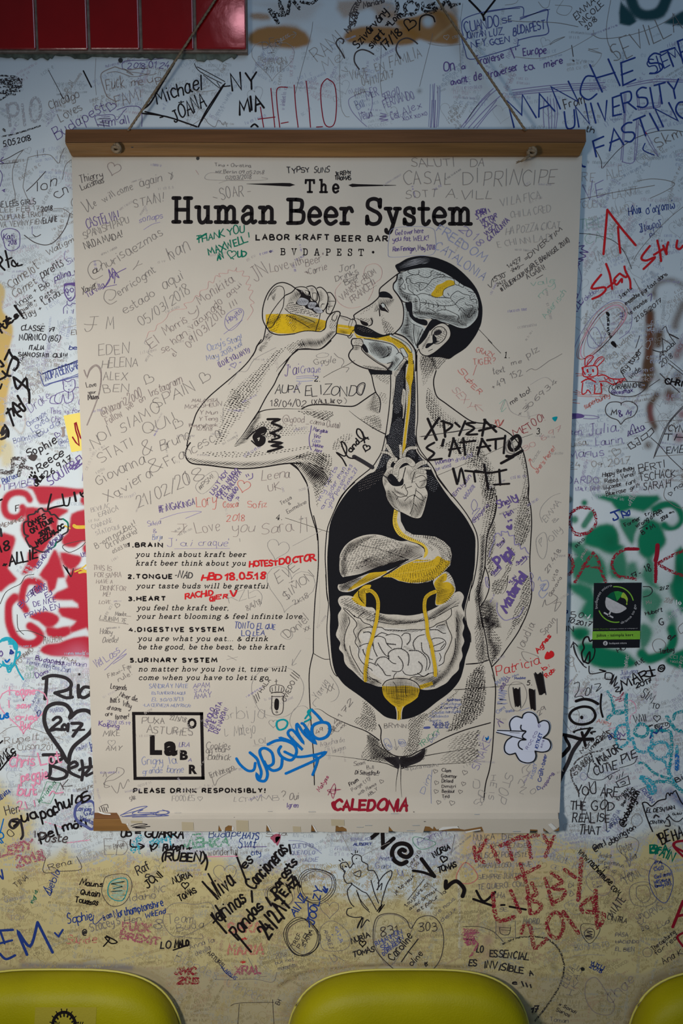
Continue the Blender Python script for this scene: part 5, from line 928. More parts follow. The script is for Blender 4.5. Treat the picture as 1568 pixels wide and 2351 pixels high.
S.line('645 330 612 390 612 450 638 530 655 605 720 692 800 732 900 780 970 780 1002 720 1024 640 1042 550 1018 490', 1.6, 'k'); S.fill('690 360 740 400 770 440 805 400 808 460 760 480 700 470 655 410', 'd'); S.line('830 300 815 360 800 420', 2, 'k'); S.line('920 340 900 400 890 450', 1.8, 'k'); S.fill('925 400 990 380 1030 420 1020 480 960 495 925 450', 'c'); S.line('925 400 990 378 1030 420 1020 480 960 495 925 450', 1.4, 'k'); S.line('960 440 1025 420', 1.2, 'k')
for p in ('820 460 830 500 850 540 830 572 760 580 700 525', '830 500 890 480', '912 560 905 640 890 700 870 745', '912 560 860 580 820 620', '912 560 960 600 1000 620', '930 500 920 560 905 600', '820 460 790 500', '905 640 940 680', '760 580 740 610', '760 400 740 440 700 470', '930 520 980 560 1000 600'): S.line(p, 1.4, 'k')
S.hatch('640 480 720 480 760 580 900 600 860 720 720 690 650 600', 72, 2.4, 1.2, fade='e'); S.hatch('640 520 700 540 760 680 800 725 700 670 650 600', 20, 2.4, 1.4); S.hatch('880 620 1030 560 1000 720 960 775 880 770', 65, 2.4, 1.2); S.hatch('960 640 1030 580 1000 720 960 770 900 775', 10, 2.6, 1.2); S.hatch('620 350 700 320 700 400 640 480 615 440', 40, 2.4, 1.2); S.hatch('1000 400 1035 420 1020 480 960 490', 50, 2, 1.2); S.hatch('710 500 760 560 860 590 800 540', 45, 2.2, 1.6); S.hatch('840 300 890 330 870 440 850 400', 85, 2.6, .8)
S.line('612 370 690 430', 2.6, 'K', sm=False)
S.done()
# ------------------------------------------------------------------ liver, stomach, bowel, bladder
S = ink('liver_print', .0012); F(730, 1000, 4.1263)
S.fill('205 1180 212 1120 260 1040 340 980 460 940 580 940 680 970 780 1000 870 1000 960 1040 1012 1092 990 1142 900 1182 800 1220 700 1280 600 1340 500 1382 400 1432 300 1480 215 1475 187 1440 205 1400 300 1362 235 1340 205 1280', 'c')
S.fill('510 1290 580 1280 640 1282 650 1300 560 1345 440 1400 340 1450 280 1470 330 1420', 'y'); S.fill('230 1345 300 1330 400 1310 520 1265 600 1235 750 1190 860 1170 760 1235 640 1285 500 1300 380 1345 250 1400 190 1405', 'd'); S.hatch('240 1400 480 1310 640 1290 560 1345 400 1420 230 1470', -28, 2.4, 1.2); S.hatch('200 1380 320 1340 420 1360 300 1470 200 1460', 25, 2.5, 1.5); S.hatch('200 1420 300 1380 320 1470 220 1475', -60, 2.5, 1.5)
S.hatch('205 1180 260 1040 400 960 560 940 480 1000 330 1080 280 1180 300 1330 240 1335 205 1280', 55, 2.3, 1.5); S.hatch('205 1180 260 1050 380 970 520 945 360 1070 260 1180 270 1320 225 1320', -40, 2.5, 1.4); S.hatch('220 1100 500 980 780 1010 900 1090 600 1180 300 1300 230 1280', -25, 3.0, 1.1, dash=(7, 2)); S.hatch('760 1010 960 1045 1005 1092 985 1140 860 1180 700 1240 640 1180 760 1090', 25, 2.5, 1.3); S.hatch('640 1110 860 1030 1000 1090 960 1150 700 1230', -35, 2.6, 1.2); S.hatch('300 1250 600 1120 880 1170 740 1210 520 1270 330 1330', -22, 2.4, 1.6); S.hatch('500 960 640 960 740 1000 560 1060', 40, 3.2, .9, dash=(4, 3)); S.hatch('430 1160 700 1080 760 1180 500 1260', 70, 3, 1.0, dash=(6, 3))
S.line('395 1035 560 1070 690 1110 835 1165', 1, 'k', sm=False); S.line('1006 1075 1012 1100 990 1140 900 1180 760 1240 600 1340', 2.2, 'k')
S.done()
S = ink('stomach_print', .0020); F(730, 1000, 4.1263)
S.fill('718 700 705 800 715 870 760 945 860 1000 950 1028 1000 1062 1012 1100 985 1148 900 1180 800 1222 700 1290 610 1340 700 1345 760 1375 850 1395 940 1402 1040 1388 1110 1362 1180 1302 1252 1230 1268 1130 1252 1062 1192 1002 1110 958 1000 945 900 938 830 898 785 810 778 700', 'c', sm=False)
S.fill('722 700 758 705 748 800 775 880 830 940 920 985 1000 1025 1040 1080 1035 1130 1000 1160 1012 1100 1000 1062 940 1022 850 990 760 940 716 865 708 800', 'Y'); S.fill('1135 1140 1080 1175 1000 1180 940 1172 800 1230 700 1292 612 1340 700 1343 780 1378 880 1396 1000 1390 1100 1362 1180 1298 1245 1225 1255 1190 1200 1180 1160 1150', 'y', sm=False)
S.ticks('740 720 728 800 740 870 790 940 870 975 960 1000 1040 1040 1090 1090', 6, 1.6, .9); S.ticks('1000 955 1110 970 1190 1010 1245 1080 1255 1150 1240 1230 1180 1300 1100 1370 1000 1392', 10, 1.5, 1.0, side=0); S.ticks('1050 1010 1130 1050 1180 1120 1170 1200 1100 1280 980 1320 860 1330', 11, 2.0, .9); S.ticks('830 915 930 950 1040 965 1120 980', 7, 1.6, .9); S.ticks('800 1360 900 1385 1000 1385 1100 1350', 8, 1.8, 1)
S.hatch('1000 960 1120 970 1240 1070 1260 1180 1180 1100 1100 1040', 40, 2.4, 1.0, dash=(4, 2)); S.hatch('1180 1130 1262 1130 1240 1240 1120 1360 1000 1395 860 1395 1000 1330 1120 1250', -50, 2.5, 1.1, dash=(4, 2)); S.hatch('640 1330 900 1190 1100 1180 1060 1280 860 1340 700 1345', -28, 3, .8, dash=(4, 3)); S.line('760 1310 900 1290 1030 1260 1110 1230', 1.4, 'Y'); S.line('900 1200 1040 1190 1110 1160', 2, 'c')
S.line('718 700 705 800 715 870 760 945 860 1000 950 1028 1002 1062 1012 1100', 1.4, 'k')
S.fill('1090 1382 1150 1330 1215 1288 1270 1345 1302 1440 1292 1490 1240 1568 1200 1600 1160 1605 1112 1600 1120 1480', 'c'); S.fill('1100 1400 1170 1320 1220 1310 1215 1370 1180 1390 1240 1390 1290 1440 1285 1490 1220 1570 1160 1600 1115 1590 1125 1480', 'y'); S.hatch('1090 1400 1200 1330 1200 1500 1130 1600', 15, 2.4, 1.3, fade='r'); S.ticks('1220 1300 1270 1380 1285 1450 1260 1520 1200 1590', 9, 1.8, 1); S.hatch('1120 1480 1280 1450 1260 1560 1130 1600', -15, 3, 1, fade='e')
S.done()
S = ink('bowel_print', .0016); F(730, 1320, 4.1263)
S.fill('380 150 440 100 500 95 490 130 455 160 455 230 448 295 400 270 330 220', 'y'); S.hatch('340 170 460 130 455 290 400 270', 10, 2.6, 1.2); S.line('385 150 390 210 440 280', 2, 'k')
S.fill('190 240 212 205 280 195 340 210 400 250 450 300 520 310 560 350 640 372 750 376 850 385 960 370 1050 340 1130 300 1220 232 1300 167 1350 160 1382 205 1368 260 1362 300 1388 370 1368 430 1386 490 1368 560 1386 630 1360 700 1370 770 1340 840 1330 900 1270 960 1220 1020 1150 1060 1100 1080 1000 1088 900 1050 740 1020 600 1060 500 1030 440 1010 390 970 330 910 280 870 250 820 240 750 200 700 212 640 170 570 195 480 190 380 222 320 200 280', 'c')
S.fill('320 215 380 225 450 290 440 300 380 280 330 240', 'y')
S.fill('430 640 400 560 600 500 1000 520 1180 470 1250 590 1190 760 1190 830 1100 930 960 960 740 960 620 1000 430 850 370 700', (.62, .585, .535))
for p in ('240 320 300 380 350 430 368 475 337 530 360 595 352 640 388 700 385 770 430 840 480 860', '400 410 432 450 490 472 520 492 600 497 640 520 720 522 800 527 880 517 1000 517 1090 490 1130 462 1212 432', '1212 432 1232 500 1268 590 1242 680 1202 760 1190 830 1140 862', '400 410 360 400 340 380', '290 400 300 450 270 520 250 600 250 680 265 720', '300 670 320 760 380 870 420 930 500 990', '350 400 290 340 240 310', '1310 400 1320 480 1310 540', '1300 600 1300 700 1280 780 1250 850',
    '380 400 440 350', '460 420 560 440 700 465 800 458 900 450 1050 420 1150 380 1270 310 1330 290', '1262 320 1262 380 1215 430'): S.line(p, 1.7, 'k')
for p in ('400 640 380 580 410 520 480 495 520 500', '430 545 490 542 528 590 600 548 660 565', '520 600 570 580 632 600 650 650 700 700', '640 575 700 560 770 578 797 630 790 695', '790 580 820 553 868 560 872 620 840 662', '570 642 600 705 642 762 680 770', '520 642 530 705 562 775', '672 800 668 740 720 703 790 700 850 740 862 800 852 860', '540 842 570 790 640 778 700 830 742 842', '560 842 612 900 642 948 692 955',
    '760 770 802 830 800 890 760 917 700 910', '800 905 830 942 900 950 972 920 986 860 950 820', '862 718 950 720 1022 780 1032 850 1020 910', '920 710 902 660 912 620 952 580 1012 565', '980 640 990 720 1042 770 1062 840 1040 900', '1060 640 1062 690 1112 722 1180 702 1212 642 1172 602 1100 600 1065 622', '1080 680 1150 652 1192 632', '1060 520 1130 520 1180 550 1212 552', '390 680 440 655 500 650 525 680', '425 705 440 750 480 790 520 802', '440 842 500 832 562 862', '440 860 500 890 515 910', '715 985 722 950 745 925', '850 1005 900 967 1000 962 1062 932 1110 925', '1120 500 1140 480 1200 470', '480 960 560 1010 600 1030', '940 930 1000 960 1050 930', '1150 740 1165 780 1150 820', '1160 700 1200 650', '650 650 690 655 740 660'): S.line(p, 1.7, 'k')
for p in ('430 545 490 542 528 590', '570 642 600 705 642 762', '672 790 668 740 720 703', '760 770 802 830 800 890', '952 820 986 860 972 920 900 950', '980 640 990 720 1042 770 1062 840', '1080 680 1150 652', '912 700 905 640 952 580', '540 842 570 790 640 778', '560 842 612 900 642 948', '852 750 862 800 852 860', '600 548 660 565', '650 650 690 655 740 660', '1060 520 1130 520 1180 550', '862 718 950 720 1022 780', '425 705 440 750 480 790', '1065 622 1100 600', '790 695 797 630', '870 560 872 620 840 662', '520 642 530 705 562 775', '720 703 790 700 850 740'): S.ticks(p, 4.6, 1.5, .8)
S.hatch('200 240 320 220 460 330 560 360 640 400 500 450 380 380 260 310', 10, 2.4, 1.1, dash=(6, 2)); S.hatch('230 260 420 300 560 420 400 380', 55, 2.6, 1.1); S.hatch('540 360 760 400 1000 400 1220 260 1340 180 1350 260 1200 340 1080 440 900 480 700 490 540 450', -35, 2.4, 1.3); S.hatch('560 380 760 420 1000 410 1220 290 1340 230 1200 340 1050 430 800 470 600 440', 40, 2.5, 1.4)
S.hatch('210 340 290 380 290 480 250 620 300 760 400 940 300 860 250 760 220 660 190 560', 75, 2.3, 1.1, fade='l'); S.hatch('230 340 300 400 260 600 300 740 420 950 480 1020 330 900 250 700 230 500', 20, 2.5, 1.0); S.hatch('1290 320 1370 380 1370 620 1350 760 1240 960 1100 1060 1000 1060 1150 930 1230 850 1300 620 1290 480', 75, 2.3, 1.2); S.hatch('1300 340 1350 400 1340 640 1320 800 1200 980 1060 1070 1150 930 1260 760 1300 560', 15, 2.4, 1.2); S.hatch('900 980 1100 950 1160 900 1200 960 1100 1060 980 1080', -30, 2.2, 1.5); S.hatch('380 430 520 500 460 500 400 560 360 640 350 520', -25, 2.6, 1.0); S.hatch('480 970 600 1010 600 1060 500 1030 420 990', 20, 2.2, 1.6); S.hatch('1100 470 1210 440 1230 520 1180 540', 35, 2.6, 1); S.hatch('640 520 1000 520 900 545 800 550 700 545', -20, 2.4, 1.2); S.hatch('370 600 420 640 400 760 380 690', -20, 2.8, 1); S.hatch('830 670 920 710 860 720 800 690', -15, 2.4, .9)
S.fill('960 1045 1080 1010 1090 1040 1000 1075 962 1088', 'y', sm=False); S.hatch('960 1040 1080 1005 1070 1060 960 1080', 60, 2.4, 1.2)
for p, rows in (('460 155 500 150 545 190 568 250 568 330', 8.2), ('1112 158 1060 180 1020 220 1008 290 1012 350', 8.2)):
    S.pipe(p, rows, 'y', 'k', .8, 2.2)
for p in ('566 340 555 430 535 510 510 610 480 700 462 820 448 920 450 1000', '1012 350 1030 440 1040 560 1072 660 1090 760 1110 880 1112 950'):
    S.line(p, 8, 'y'); P = smooth(N(p)); S.up()
    for o in (-5.2, 5.2):
        for k in range(0, len(P) - 1):
            for t in (0, .5): S.dot((P[k][0] * (1 - t) + P[k + 1][0] * t + o, P[k][1] * (1 - t) + P[k + 1][1] * t), .75, 'k', 6)
S.hatch('430 850 480 860 500 1000 440 1000', 40, 2.6, 1.1)
for p in ('570 805 590 800', '0 0 1 1'): pass
S.done()
S = ink('bladder_print', .0026); F(730, 1320, 4.1263)
S.fill('610 1050 650 1000 740 980 850 985 930 1020 967 1080 950 1150 890 1202 825 1240 792 1290 780 1366 748 1366 742 1265 682 1212 622 1142', 'y'); S.fill('612 1048 650 1002 740 981 850 986 930 1021 966 1075 860 1050 700 1055', 'c'); S.hatch('610 1050 650 1000 740 980 850 985 930 1020 967 1080 950 1150 890 1202 800 1240 700 1220 622 1142', 88, 2.4, 1.1); S.hatch('610 1050 650 1000 740 980 850 985 930 1020 967 1080 940 1140 800 1120 640 1130', 2, 2.6, 1.0); S.hatch('620 1130 950 1140 890 1202 800 1250 700 1220', 10, 2.6, 1.0)
S.line('610 1050 650 1002 740 981 850 986 930 1021 967 1080 950 1150', 2, 'k'); S.line('735 1250 748 1300 748 1366', 1.8, 'c'); S.line('808 1245 792 1300 790 1366', 1.8, 'c'); S.line('762 1290 764 1366', 1.2, 'k'); S.line('710 1010 740 1060 748 1180', 1.2, 'k'); S.line('830 1050 832 1130 850 1150', 1.2, 'k'); S.done()
# ================================================================== visitors' handwriting: a small drawing language
def heart_pts(cx_, cy_, s, ang=0):
    P = []
    for t in np.linspace(0, 2 * math.pi, 26):
        x = 16 * math.sin(t) ** 3; y = -(13 * math.cos(t) - 5 * math.cos(2 * t) - 2 * math.cos(3 * t) - math.cos(4 * t)); a = math.radians(ang)
        x, y = x * s / 32, y * s / 32; P.append((cx_ + x * math.cos(a) - y * math.sin(a), cy_ + x * math.sin(a) + y * math.cos(a)))
    return P
def draw(script, parent, surf, base=.0004):
    ik, n_ = None, 0
    for ln in script.strip().split('\n'):
        ln = ln.strip()
        if not ln: continue
        k, _, r = ln.partition(' ')
        if k == 'F': v = [float(a) for a in r.split()]; F(*v); continue
        if k in ('G', 'D'):
            if ik: ik.done()
            n_ += 1; ik = Ink(r or 'handwriting', surf, base + (n_ % 24) * 2e-5, step=0.0, parent=parent, m=DRY if k == 'D' else INK); ik.pen = True; continue
        if k == 'T':
            a = r.split(' ', 7); text(ik, a[7], *[float(x) for x in a[:6]], a[6]); continue
        if k == 'h': a = r.split(); cx_, cy_, s_, an, w_ = [float(x) for x in a[:5]]; ik.line([(x, y) for x, y in N(heart_pts(cx_, cy_, s_, an))], w_, a[5], raw=True, sm=False); continue
        if k == 'z':                        # close scribble: x y w h n width colour
            a = r.split(); x, y, w_, h_, n2, wd = [float(t) for t in a[:6]]; rr = random.Random(int(x + y)); P = []
            for i in range(int(n2)): P.append((x + (w_ * rr.uniform(.7, 1) if i % 2 else w_ * rr.uniform(0, .3)), y + h_ * i / n2 + rr.uniform(-.1, .1) * h_))
            ik.line(P, wd, a[6]); continue
        if k == 'X': c, _, p = r.partition(' '); z = ik.z; ik.fill(p, c); ik.z = z; continue
        wd, c, p = r.split(' ', 2)
        ik.line(p, float(wd), c, sm=(k != 'S'), closed=(k == 'C'))
    if ik: ik.done()
POSTER_PEN = '''
F 0 340 3.733
G
T 690 300 880 250 60 1.2 D Thierry
T 700 360 890 290 50 1.2 D Lucismas
h 975 175 120 15 1.4 x
G
L 1.2 p 690 460 720 500 755 548 755 480 740 440 790 520 800 500
T 810 500 830 490 60 1.2 p e
T 890 465 990 405 60 1.1 p will
T 1010 405 1140 350 55 1.1 p come
T 1200 330 1385 285 70 1.2 p again
L 1.1 p 1440 210 1480 235 1462 270 1475 205
G
T 1150 510 1400 455 80 1.2 p STAIN!
T 1190 640 1395 600 55 1.1 V sonaps
L 1 V 1230 700 1300 655 1370 635
G
T 745 690 1020 610 80 1.5 v CASTELVA!
T 720 780 1110 640 60 1.1 p SPANISH PAPU
T 730 870 1050 760 60 1.2 D NADA MADA!
G
L 1.2 p 880 1090 800 1125 752 1050 780 980 850 965 870 1010 840 1060
T 795 1075 840 1055 60 1.6 D a
T 880 1050 1400 740 80 1.3 p nurisaezmas
T 1120 1030 1155 1060 90 1.2 p Y
G
L 1.2 p 1000 1310 940 1338 890 1290 910 1220 980 1220 990 1260 960 1300 930 1300
T 1020 1270 1340 1060 70 1.2 p enricogmt
T 1070 1430 1330 1260 75 1.2 p estado
G
T 710 1250 830 1200 60 1.2 D Xavier
T 750 1280 900 1190 50 1.1 v Turvilla
L 1.6 v 880 1210 940 1130 930 1040 970 1120 960 1030 1020 1110 990 1080 1080 1030
L 1.6 v 980 1160 980 1060 920 1150 900 1190
L 1.3 v 860 1200 1000 1170
F 0 740 3.733
G
L 1.2 p 720 15 750 20 830 20
T 720 78 820 78 120 1.1 p J
T 910 60 975 60 110 1.1 p M
G
T 845 285 1110 255 85 1.2 p EDEN
T 870 390 1180 378 75 1.2 p HELENA
T 885 495 1080 495 65 1.2 p ALEX
T 890 600 1110 600 65 1.2 p BEN
G heart_doodle
L 2.6 x 720 410 745 465 770 400 820 365 860 400 865 480 850 600 810 720 745 880
L 1.6 x 745 480 770 415 820 375 855 410 868 500 845 620
T 742 560 825 545 40 1.2 D Love
T 755 612 820 610 30 1.1 D your
T 755 670 840 655 45 2.2 D Mum
G
h 1270 490 90 25 1.2 p
T 870 810 1220 640 75 1.5 x @Nazari22000
T 920 880 1050 800 65 1.3 x Follow
T 1095 755 1150 715 55 1.3 x we
T 1200 690 1245 665 55 1.3 x on
T 1290 640 1560 520 70 1.4 x Instagram
F 200 400 3.733
G
T 660 990 830 900 90 1.2 p aqui
L 1 p 795 830 800 836
T 470 1310 880 1010 85 1.1 p 05/03/2018
F 380 380 2.904
G
L 1.2 p 10 575 60 625
T 30 630 160 560 90 1.2 p han
L .7 O 200 30 220 60
G
T 210 520 395 475 48 2.2 g THANK
L 4 g 212 490 270 455
T 415 465 525 445 52 2.2 g YOU
T 290 598 545 512 46 2.6 g MAXWELL
L 2 g 552 445 557 480
T 345 630 388 615 36 2.8 g AN
h 440 590 60 8 1.8 g
L 2 g 440 615 455 625
T 480 615 540 600 34 2.8 g UD
G
T 810 52 960 45 38 1.8 K TYPSY
T 988 50 1090 46 38 1.6 K SUNS
T 1132 70 1240 60 26 1.6 k JEREMY
T 1130 95 1235 98 26 1.8 k THOMAS
G
T 595 770 690 720 90 1.2 x JN
T 700 715 820 685 60 1.2 x Love
T 840 680 920 650 50 1.2 x with
T 935 672 1060 635 50 1.2 x Beer"
L 1.1 x 925 710 950 715 935 705 950 722
T 955 725 1075 695 45 1.2 x Carrie
G
T 370 225 520 200 80 1.2 p SOAR
L 1.1 p 315 210 345 218
L 1.1 p 545 175 568 172
T 328 5 570 12 20 1 p Tina + Christina
T 330 50 655 58 22 1 p wir Berlin 09.05.2018
L .9 P 395 55 300 48 262 75 290 95 480 100 640 98 680 88 640 80
L .9 P 355 118 420 98 520 95
T 400 90 570 90 26 1.1 p 02/03/2018
G
T 1155 712 1255 690 45 1.2 p Jon
T 1135 775 1285 720 40 1.3 p Drinks
L 1 p 1180 775 1290 725
T 1200 800 1295 755 40 1.2 p Beer
L .9 O 1320 720 1340 670 1400 655 1440 690 1435 750 1390 790 1380 840 1350 900
L .9 O 1170 780 1130 840 1150 910 1220 950 1300 940
T 1175 900 1290 810 42 1.2 x VANEX
T 1240 815 1370 780 36 1.1 x CO
T 1330 770 1405 720 40 1.2 x FROM
T 1245 920 1405 800 46 1.3 x FRANCE!!!
F 880 350 2.279
G
T 145 75 375 72 45 1.1 p SALUTI
T 455 72 530 70 42 1.1 p DA
T 105 165 355 165 65 1.2 p CASAL
T 415 168 500 165 75 1.3 p DI
T 525 175 900 165 80 1.2 p PRINCIPE
T 118 238 280 235 40 1.1 p SOTT
T 325 240 570 245 45 1.1 p A.VILL
G
T 615 280 825 240 40 1 P VI LA FICA
T 665 345 875 310 36 .9 P CHI LA CRED
T 640 430 925 395 38 1 P HA POZZA CICAT
T 600 495 890 460 34 .9 P E CHI NN LA DI
G
C .9 i 60 395 240 392 272 440 262 530 160 540 40 548 25 520 30 450
T 62 432 210 420 26 1.2 v Get over here
T 48 465 235 460 28 1.3 v you fat WELK!
T 50 518 270 508 26 1.3 v Ron Finnigan, May 2018
G
T 275 410 525 575 40 1.8 i FREEDOM
T 395 405 505 490 40 1.6 V 2018
T 265 500 520 670 44 1.7 i CATALONIA
G
T 480 325 540 310 22 1.8 v JORDI
T 490 350 560 310 22 1.8 v JAVI
T 510 375 595 340 22 1.8 v VICTOR
T 530 400 590 360 22 1.8 v XAVI
T 540 440 600 385 22 1.8 v VISCA
T 553 468 660 360 24 1.8 v CATALUNYA
G
L 1.1 D 545 690 565 705 572 660 640 625
T 572 680 640 650 22 1.2 D 15.30
T 595 700 640 680 18 1.1 D 2413
T 655 605 720 570 22 1.2 D 14427
L 1.1 D 665 620 735 585
T 675 625 715 605 18 1.1 D 245
T 745 570 935 410 24 1.2 D =DIVERTIM
T 620 730 975 465 24 1.3 D #TAUERKOUP (KARLE BARANGEL 2018)
T 755 665 850 610 30 1.3 D AGAIN!
L 1.2 D 800 660 835 640
G
T 770 700 900 680 30 .9 L vale
T 820 760 900 690 30 .9 L my
T 850 870 960 730 30 1 L Aderisch
F 680 840 4.7515
G
T 45 80 280 70 80 1.2 V Craque'
L 1.2 V 0 120 100 110 240 112
L 1.4 i 0 138 120 130 230 140
L 1.4 i 0 165 60 170 180 160
F 410 780 4.48
T 1090 375 1240 350 100 1.3 v J'ai
F 580 620 4.9
G
C 1 P 715 960 780 932 850 945 830 975 740 985
T 690 1060 935 1040 70 1.1 p Gayle
L 1 p 915 935 960 980 1010 1000 1025 1040 1000 1090 1080 1100 1050 1150
F 410 780 4.48
G
T 990 555 1240 545 85 1.5 K AUPA
T 1300 580 1560 560 100 1.6 K ELIZ
F 680 840 4.7515
T 370 325 650 325 110 1.6 K OND
C 2 K 705 320 660 290 670 220 720 185 750 200 735 270
C 1.4 p 710 310 672 280 680 230 715 200 740 215 725 265
F 410 780 4.48
T 945 685 1300 690 70 1.4 D 18/04/02
T 1370 665 1568 655 50 1.4 D (XAULI
F 680 840 4.7515
T 380 408 420 405 40 1.3 D AK
h 470 390 50 10 1.3 D
L 1.2 p 520 345 548 380 530 415
F 410 780 4.48
G
T 1070 855 1290 850 75 1.2 x @good
T 1310 860 1500 880 50 1.2 x _cama
F 680 840 4.7515
T 330 665 475 675 60 1.2 x (Justa)
L 1.6 v 165 650 155 720 140 780 145 860 165 920
T 180 710 340 735 45 1.3 v Margaux
T 185 780 260 795 40 1.2 v Vinz
T 170 830 260 838 38 1.1 V Coco
T 180 882 290 895 36 1.3 v Heline
T 195 930 275 945 36 1.3 v Alex
G
L 3 k 545 1090 500 1010 440 945 530 985 550 900 520 840 490 830 510 900 560 990 620 1010 650 1000
T 595 945 690 830 60 3 k and
L 3 k 745 840 730 760 700 700 665 690 660 740 700 790 740 790 720 720
L 3 k 705 825 780 780
L 2.6 k 730 770 790 800
h 765 895 78 15 2.8 k
G
L 9 K 630 990 720 1040 830 1108
G
T 265 1470 450 1110 45 1.2 V my limits
T 360 1420 540 1120 45 1.2 V wider than
T 285 1568 410 1400 40 1.1 V and
T 365 1550 610 1090 45 1.2 V your possibilities
T 530 1360 670 1130 40 1.1 V infinite_27
F 410 780 4.48
G
T 300 120 650 0 70 1.3 i Ozzy's Stag!
T 290 215 410 185 60 1.3 i May
T 445 170 655 60 50 1.2 i 2018 xxx
T 420 280 735 130 50 1.3 v (LOVE YOU AMY!)
h 565 262 60 -20 1.2 V
T 515 310 530 305 20 1 V x
T 620 240 640 235 20 1 V x
G
T 135 640 395 640 35 1.2 x MALAYSIA
T 60 710 440 680 40 1.2 x MOK SHEUN
T 215 770 400 765 40 1.2 x Y Mun
T 205 835 400 830 40 1.2 x Y Teng
T 110 895 400 890 30 1.2 x Beungheok
T 180 930 340 935 34 1.1 x 12/5/18
G
L 1.2 P 510 460 560 400 620 330 700 320 780 200 940 110 1000 80
G
L 5.5 k 915 818 1035 820 960 855 1058 905 945 962
L 4.5 k 940 960 1040 1000 960 1030
L 4 k 990 1000 985 960
L 5.5 k 930 1048 1058 1062 960 1090 1062 1105 920 1150
X k 760 1010 780 960 850 905 890 905 885 950 840 980 885 1010 880 1060 840 1090 800 1080
L 3 k 700 1020 760 960 860 900 900 920 880 970 820 990 880 1000 880 1060 820 1095 750 1040
L 2 c 810 1020 830 1010 820 1040
G
T 460 880 470 700 30 1 P -
T 340 620 395 610 20 .9 P -
F 420 820 3.267
G
C .9 P 95 960 225 855 262 915 150 1025
T 130 1000 235 900 34 1.2 p #PSM!
G
T 225 1035 340 865 34 1.6 v LAU Y ADY
T 265 1060 415 850 32 1.7 v POR EL MUNDO
T 300 1075 440 870 32 1.6 v Y EL ANILLO PA
T 355 1085 415 990 32 1.7 v CUANDO
T 408 1085 430 1070 32 1.6 v ?
L 1.6 v 470 880 480 900
L 1.6 v 485 875 495 893
L 1.6 v 490 918 520 905 520 870
G
h 455 965 100 12 1.4 o
T 100 1125 250 1105 80 1.4 o Lory
T 300 1130 410 1120 50 1.4 o Cosca
T 485 1130 630 1125 55 1.3 o Sofiz
T 325 1230 465 1228 48 1.4 o 2018
G
T 590 925 800 905 70 1.3 x Leena
T 640 1010 750 990 50 1.3 x UK.
G
T 735 1110 815 1065 30 1.1 p Tessa
T 785 1175 925 1095 30 1.1 p Emmeline
T 795 1110 810 1100 22 1 p &
G
T 100 1325 280 1300 75 1.1 x Love
T 370 1320 535 1300 75 1.1 x you
T 590 1335 825 1300 85 1.1 x Sara
L 1 x 885 1190 880 1320
L 1 x 925 1200 930 1310
F 200 1100 2.904
G
T 565 372 650 372 75 1.1 x I
L 1 x 600 300 660 300
L 1 x 560 350 640 350 640 300
G
T 340 195 690 30 80 1.3 p 21/02/20
F 420 820 3.267
T 20 960 160 900 85 1.3 p 18
F 200 1100 2.904
G
T 480 225 720 170 42 1.5 v #FINGAKINGA
L 1.1 V 485 268 600 230 700 215 760 218 720 235 655 262
G
T 28 220 150 190 30 .9 q BEVILAC
T 80 255 210 205 30 1 P ERNICA
T 35 335 170 285 30 1 q CANNONE
T 60 375 215 330 30 1 q STATO QUI
G
T 60 465 330 310 40 1.1 p Всем привет!
T 130 470 340 355 36 1.1 p От Платона!
T 170 495 270 450 24 1 p 05.03.18
G
T 405 315 490 300 34 1.1 V Silvia
T 440 360 465 358 26 1 V &
T 435 405 500 400 34 1.1 i Borja
G
T 535 455 600 450 50 1.1 V J'
T 620 445 700 445 40 1.1 V ai
T 740 445 945 445 44 1.1 V craque'
L .9 V 580 465 950 462
L 1 P 1015 395 1018 418
G
h 1270 465 150 14 1 P
L .9 P 1370 445 1560 345
h 1350 720 330 12 .9 P
T 1275 700 1410 600 70 1.2 p EVE
T 1350 705 1385 690 30 1.1 p +
T 1330 810 1510 650 60 1.3 p $IMON
T 1385 840 1475 790 30 1.1 p 2K18
G
T 1080 585 1270 575 32 3.6 r HOTEST
T 1282 570 1520 540 40 3.8 r DOCTOR
G
T 762 672 895 668 38 4 r HBD
T 920 672 1188 662 38 4 r 18.05.18
T 655 800 840 772 34 3.2 r RACHID
T 818 815 850 810 28 3 r CH
T 860 800 935 795 28 2.8 r E'R
L 4 r 955 745 975 780 995 745
G
T 580 655 700 662 44 2 K -NAD
G
T 980 995 1110 998 40 1.6 b TONTO
T 1130 998 1255 1000 36 1.6 b EL QUE
T 1030 1042 1180 1042 34 1.7 b LO LEA
G
T 40 605 160 610 34 1.1 x THIS IS
T 48 655 225 655 32 1.1 x FOR SAMRA
T 60 695 170 695 28 1 x HAVE A
T 88 740 255 748 32 1.1 x DRINK FOR
T 105 780 150 780 30 1.1 x ME!
T 78 832 155 832 24 1 x LOVE
h 200 842 34 12 1 p
T 185 910 260 912 26 1.1 p Maeke
L 1 p 255 912 292 915
T 80 935 260 960 28 1.1 p LJUBIM TE
L 1.1 p 78 942 275 968
T 85 1030 165 1035 36 1.2 p Haloy
T 98 1088 200 1090 40 1.2 p Oviedo!
G
T 945 830 1120 780 60 1.1 P RZL
L 1 P 1080 760 1130 740 1165 780 1150 850
T 1065 880 1165 830 36 1.1 p 8/4/18
C 1 P 1290 1040 1310 1005 1350 1010 1370 1040 1340 1070
T 1340 1060 1480 940 60 1.2 p Daniel
T 1450 1020 1490 1000 24 1.1 p XX
F 200 1480 2.904
G
T 62 160 110 130 60 1.2 V Viel
T 130 120 220 50 50 1.2 V Lass
L 1.3 V 115 170 210 80 260 30
L 1.3 V 170 130 230 90 260 60 190 100
G
T 140 225 240 180 30 1.2 p Flexi-
T 250 175 300 155 34 1.2 p Fav
T 210 250 300 200 34 1.3 p rule!
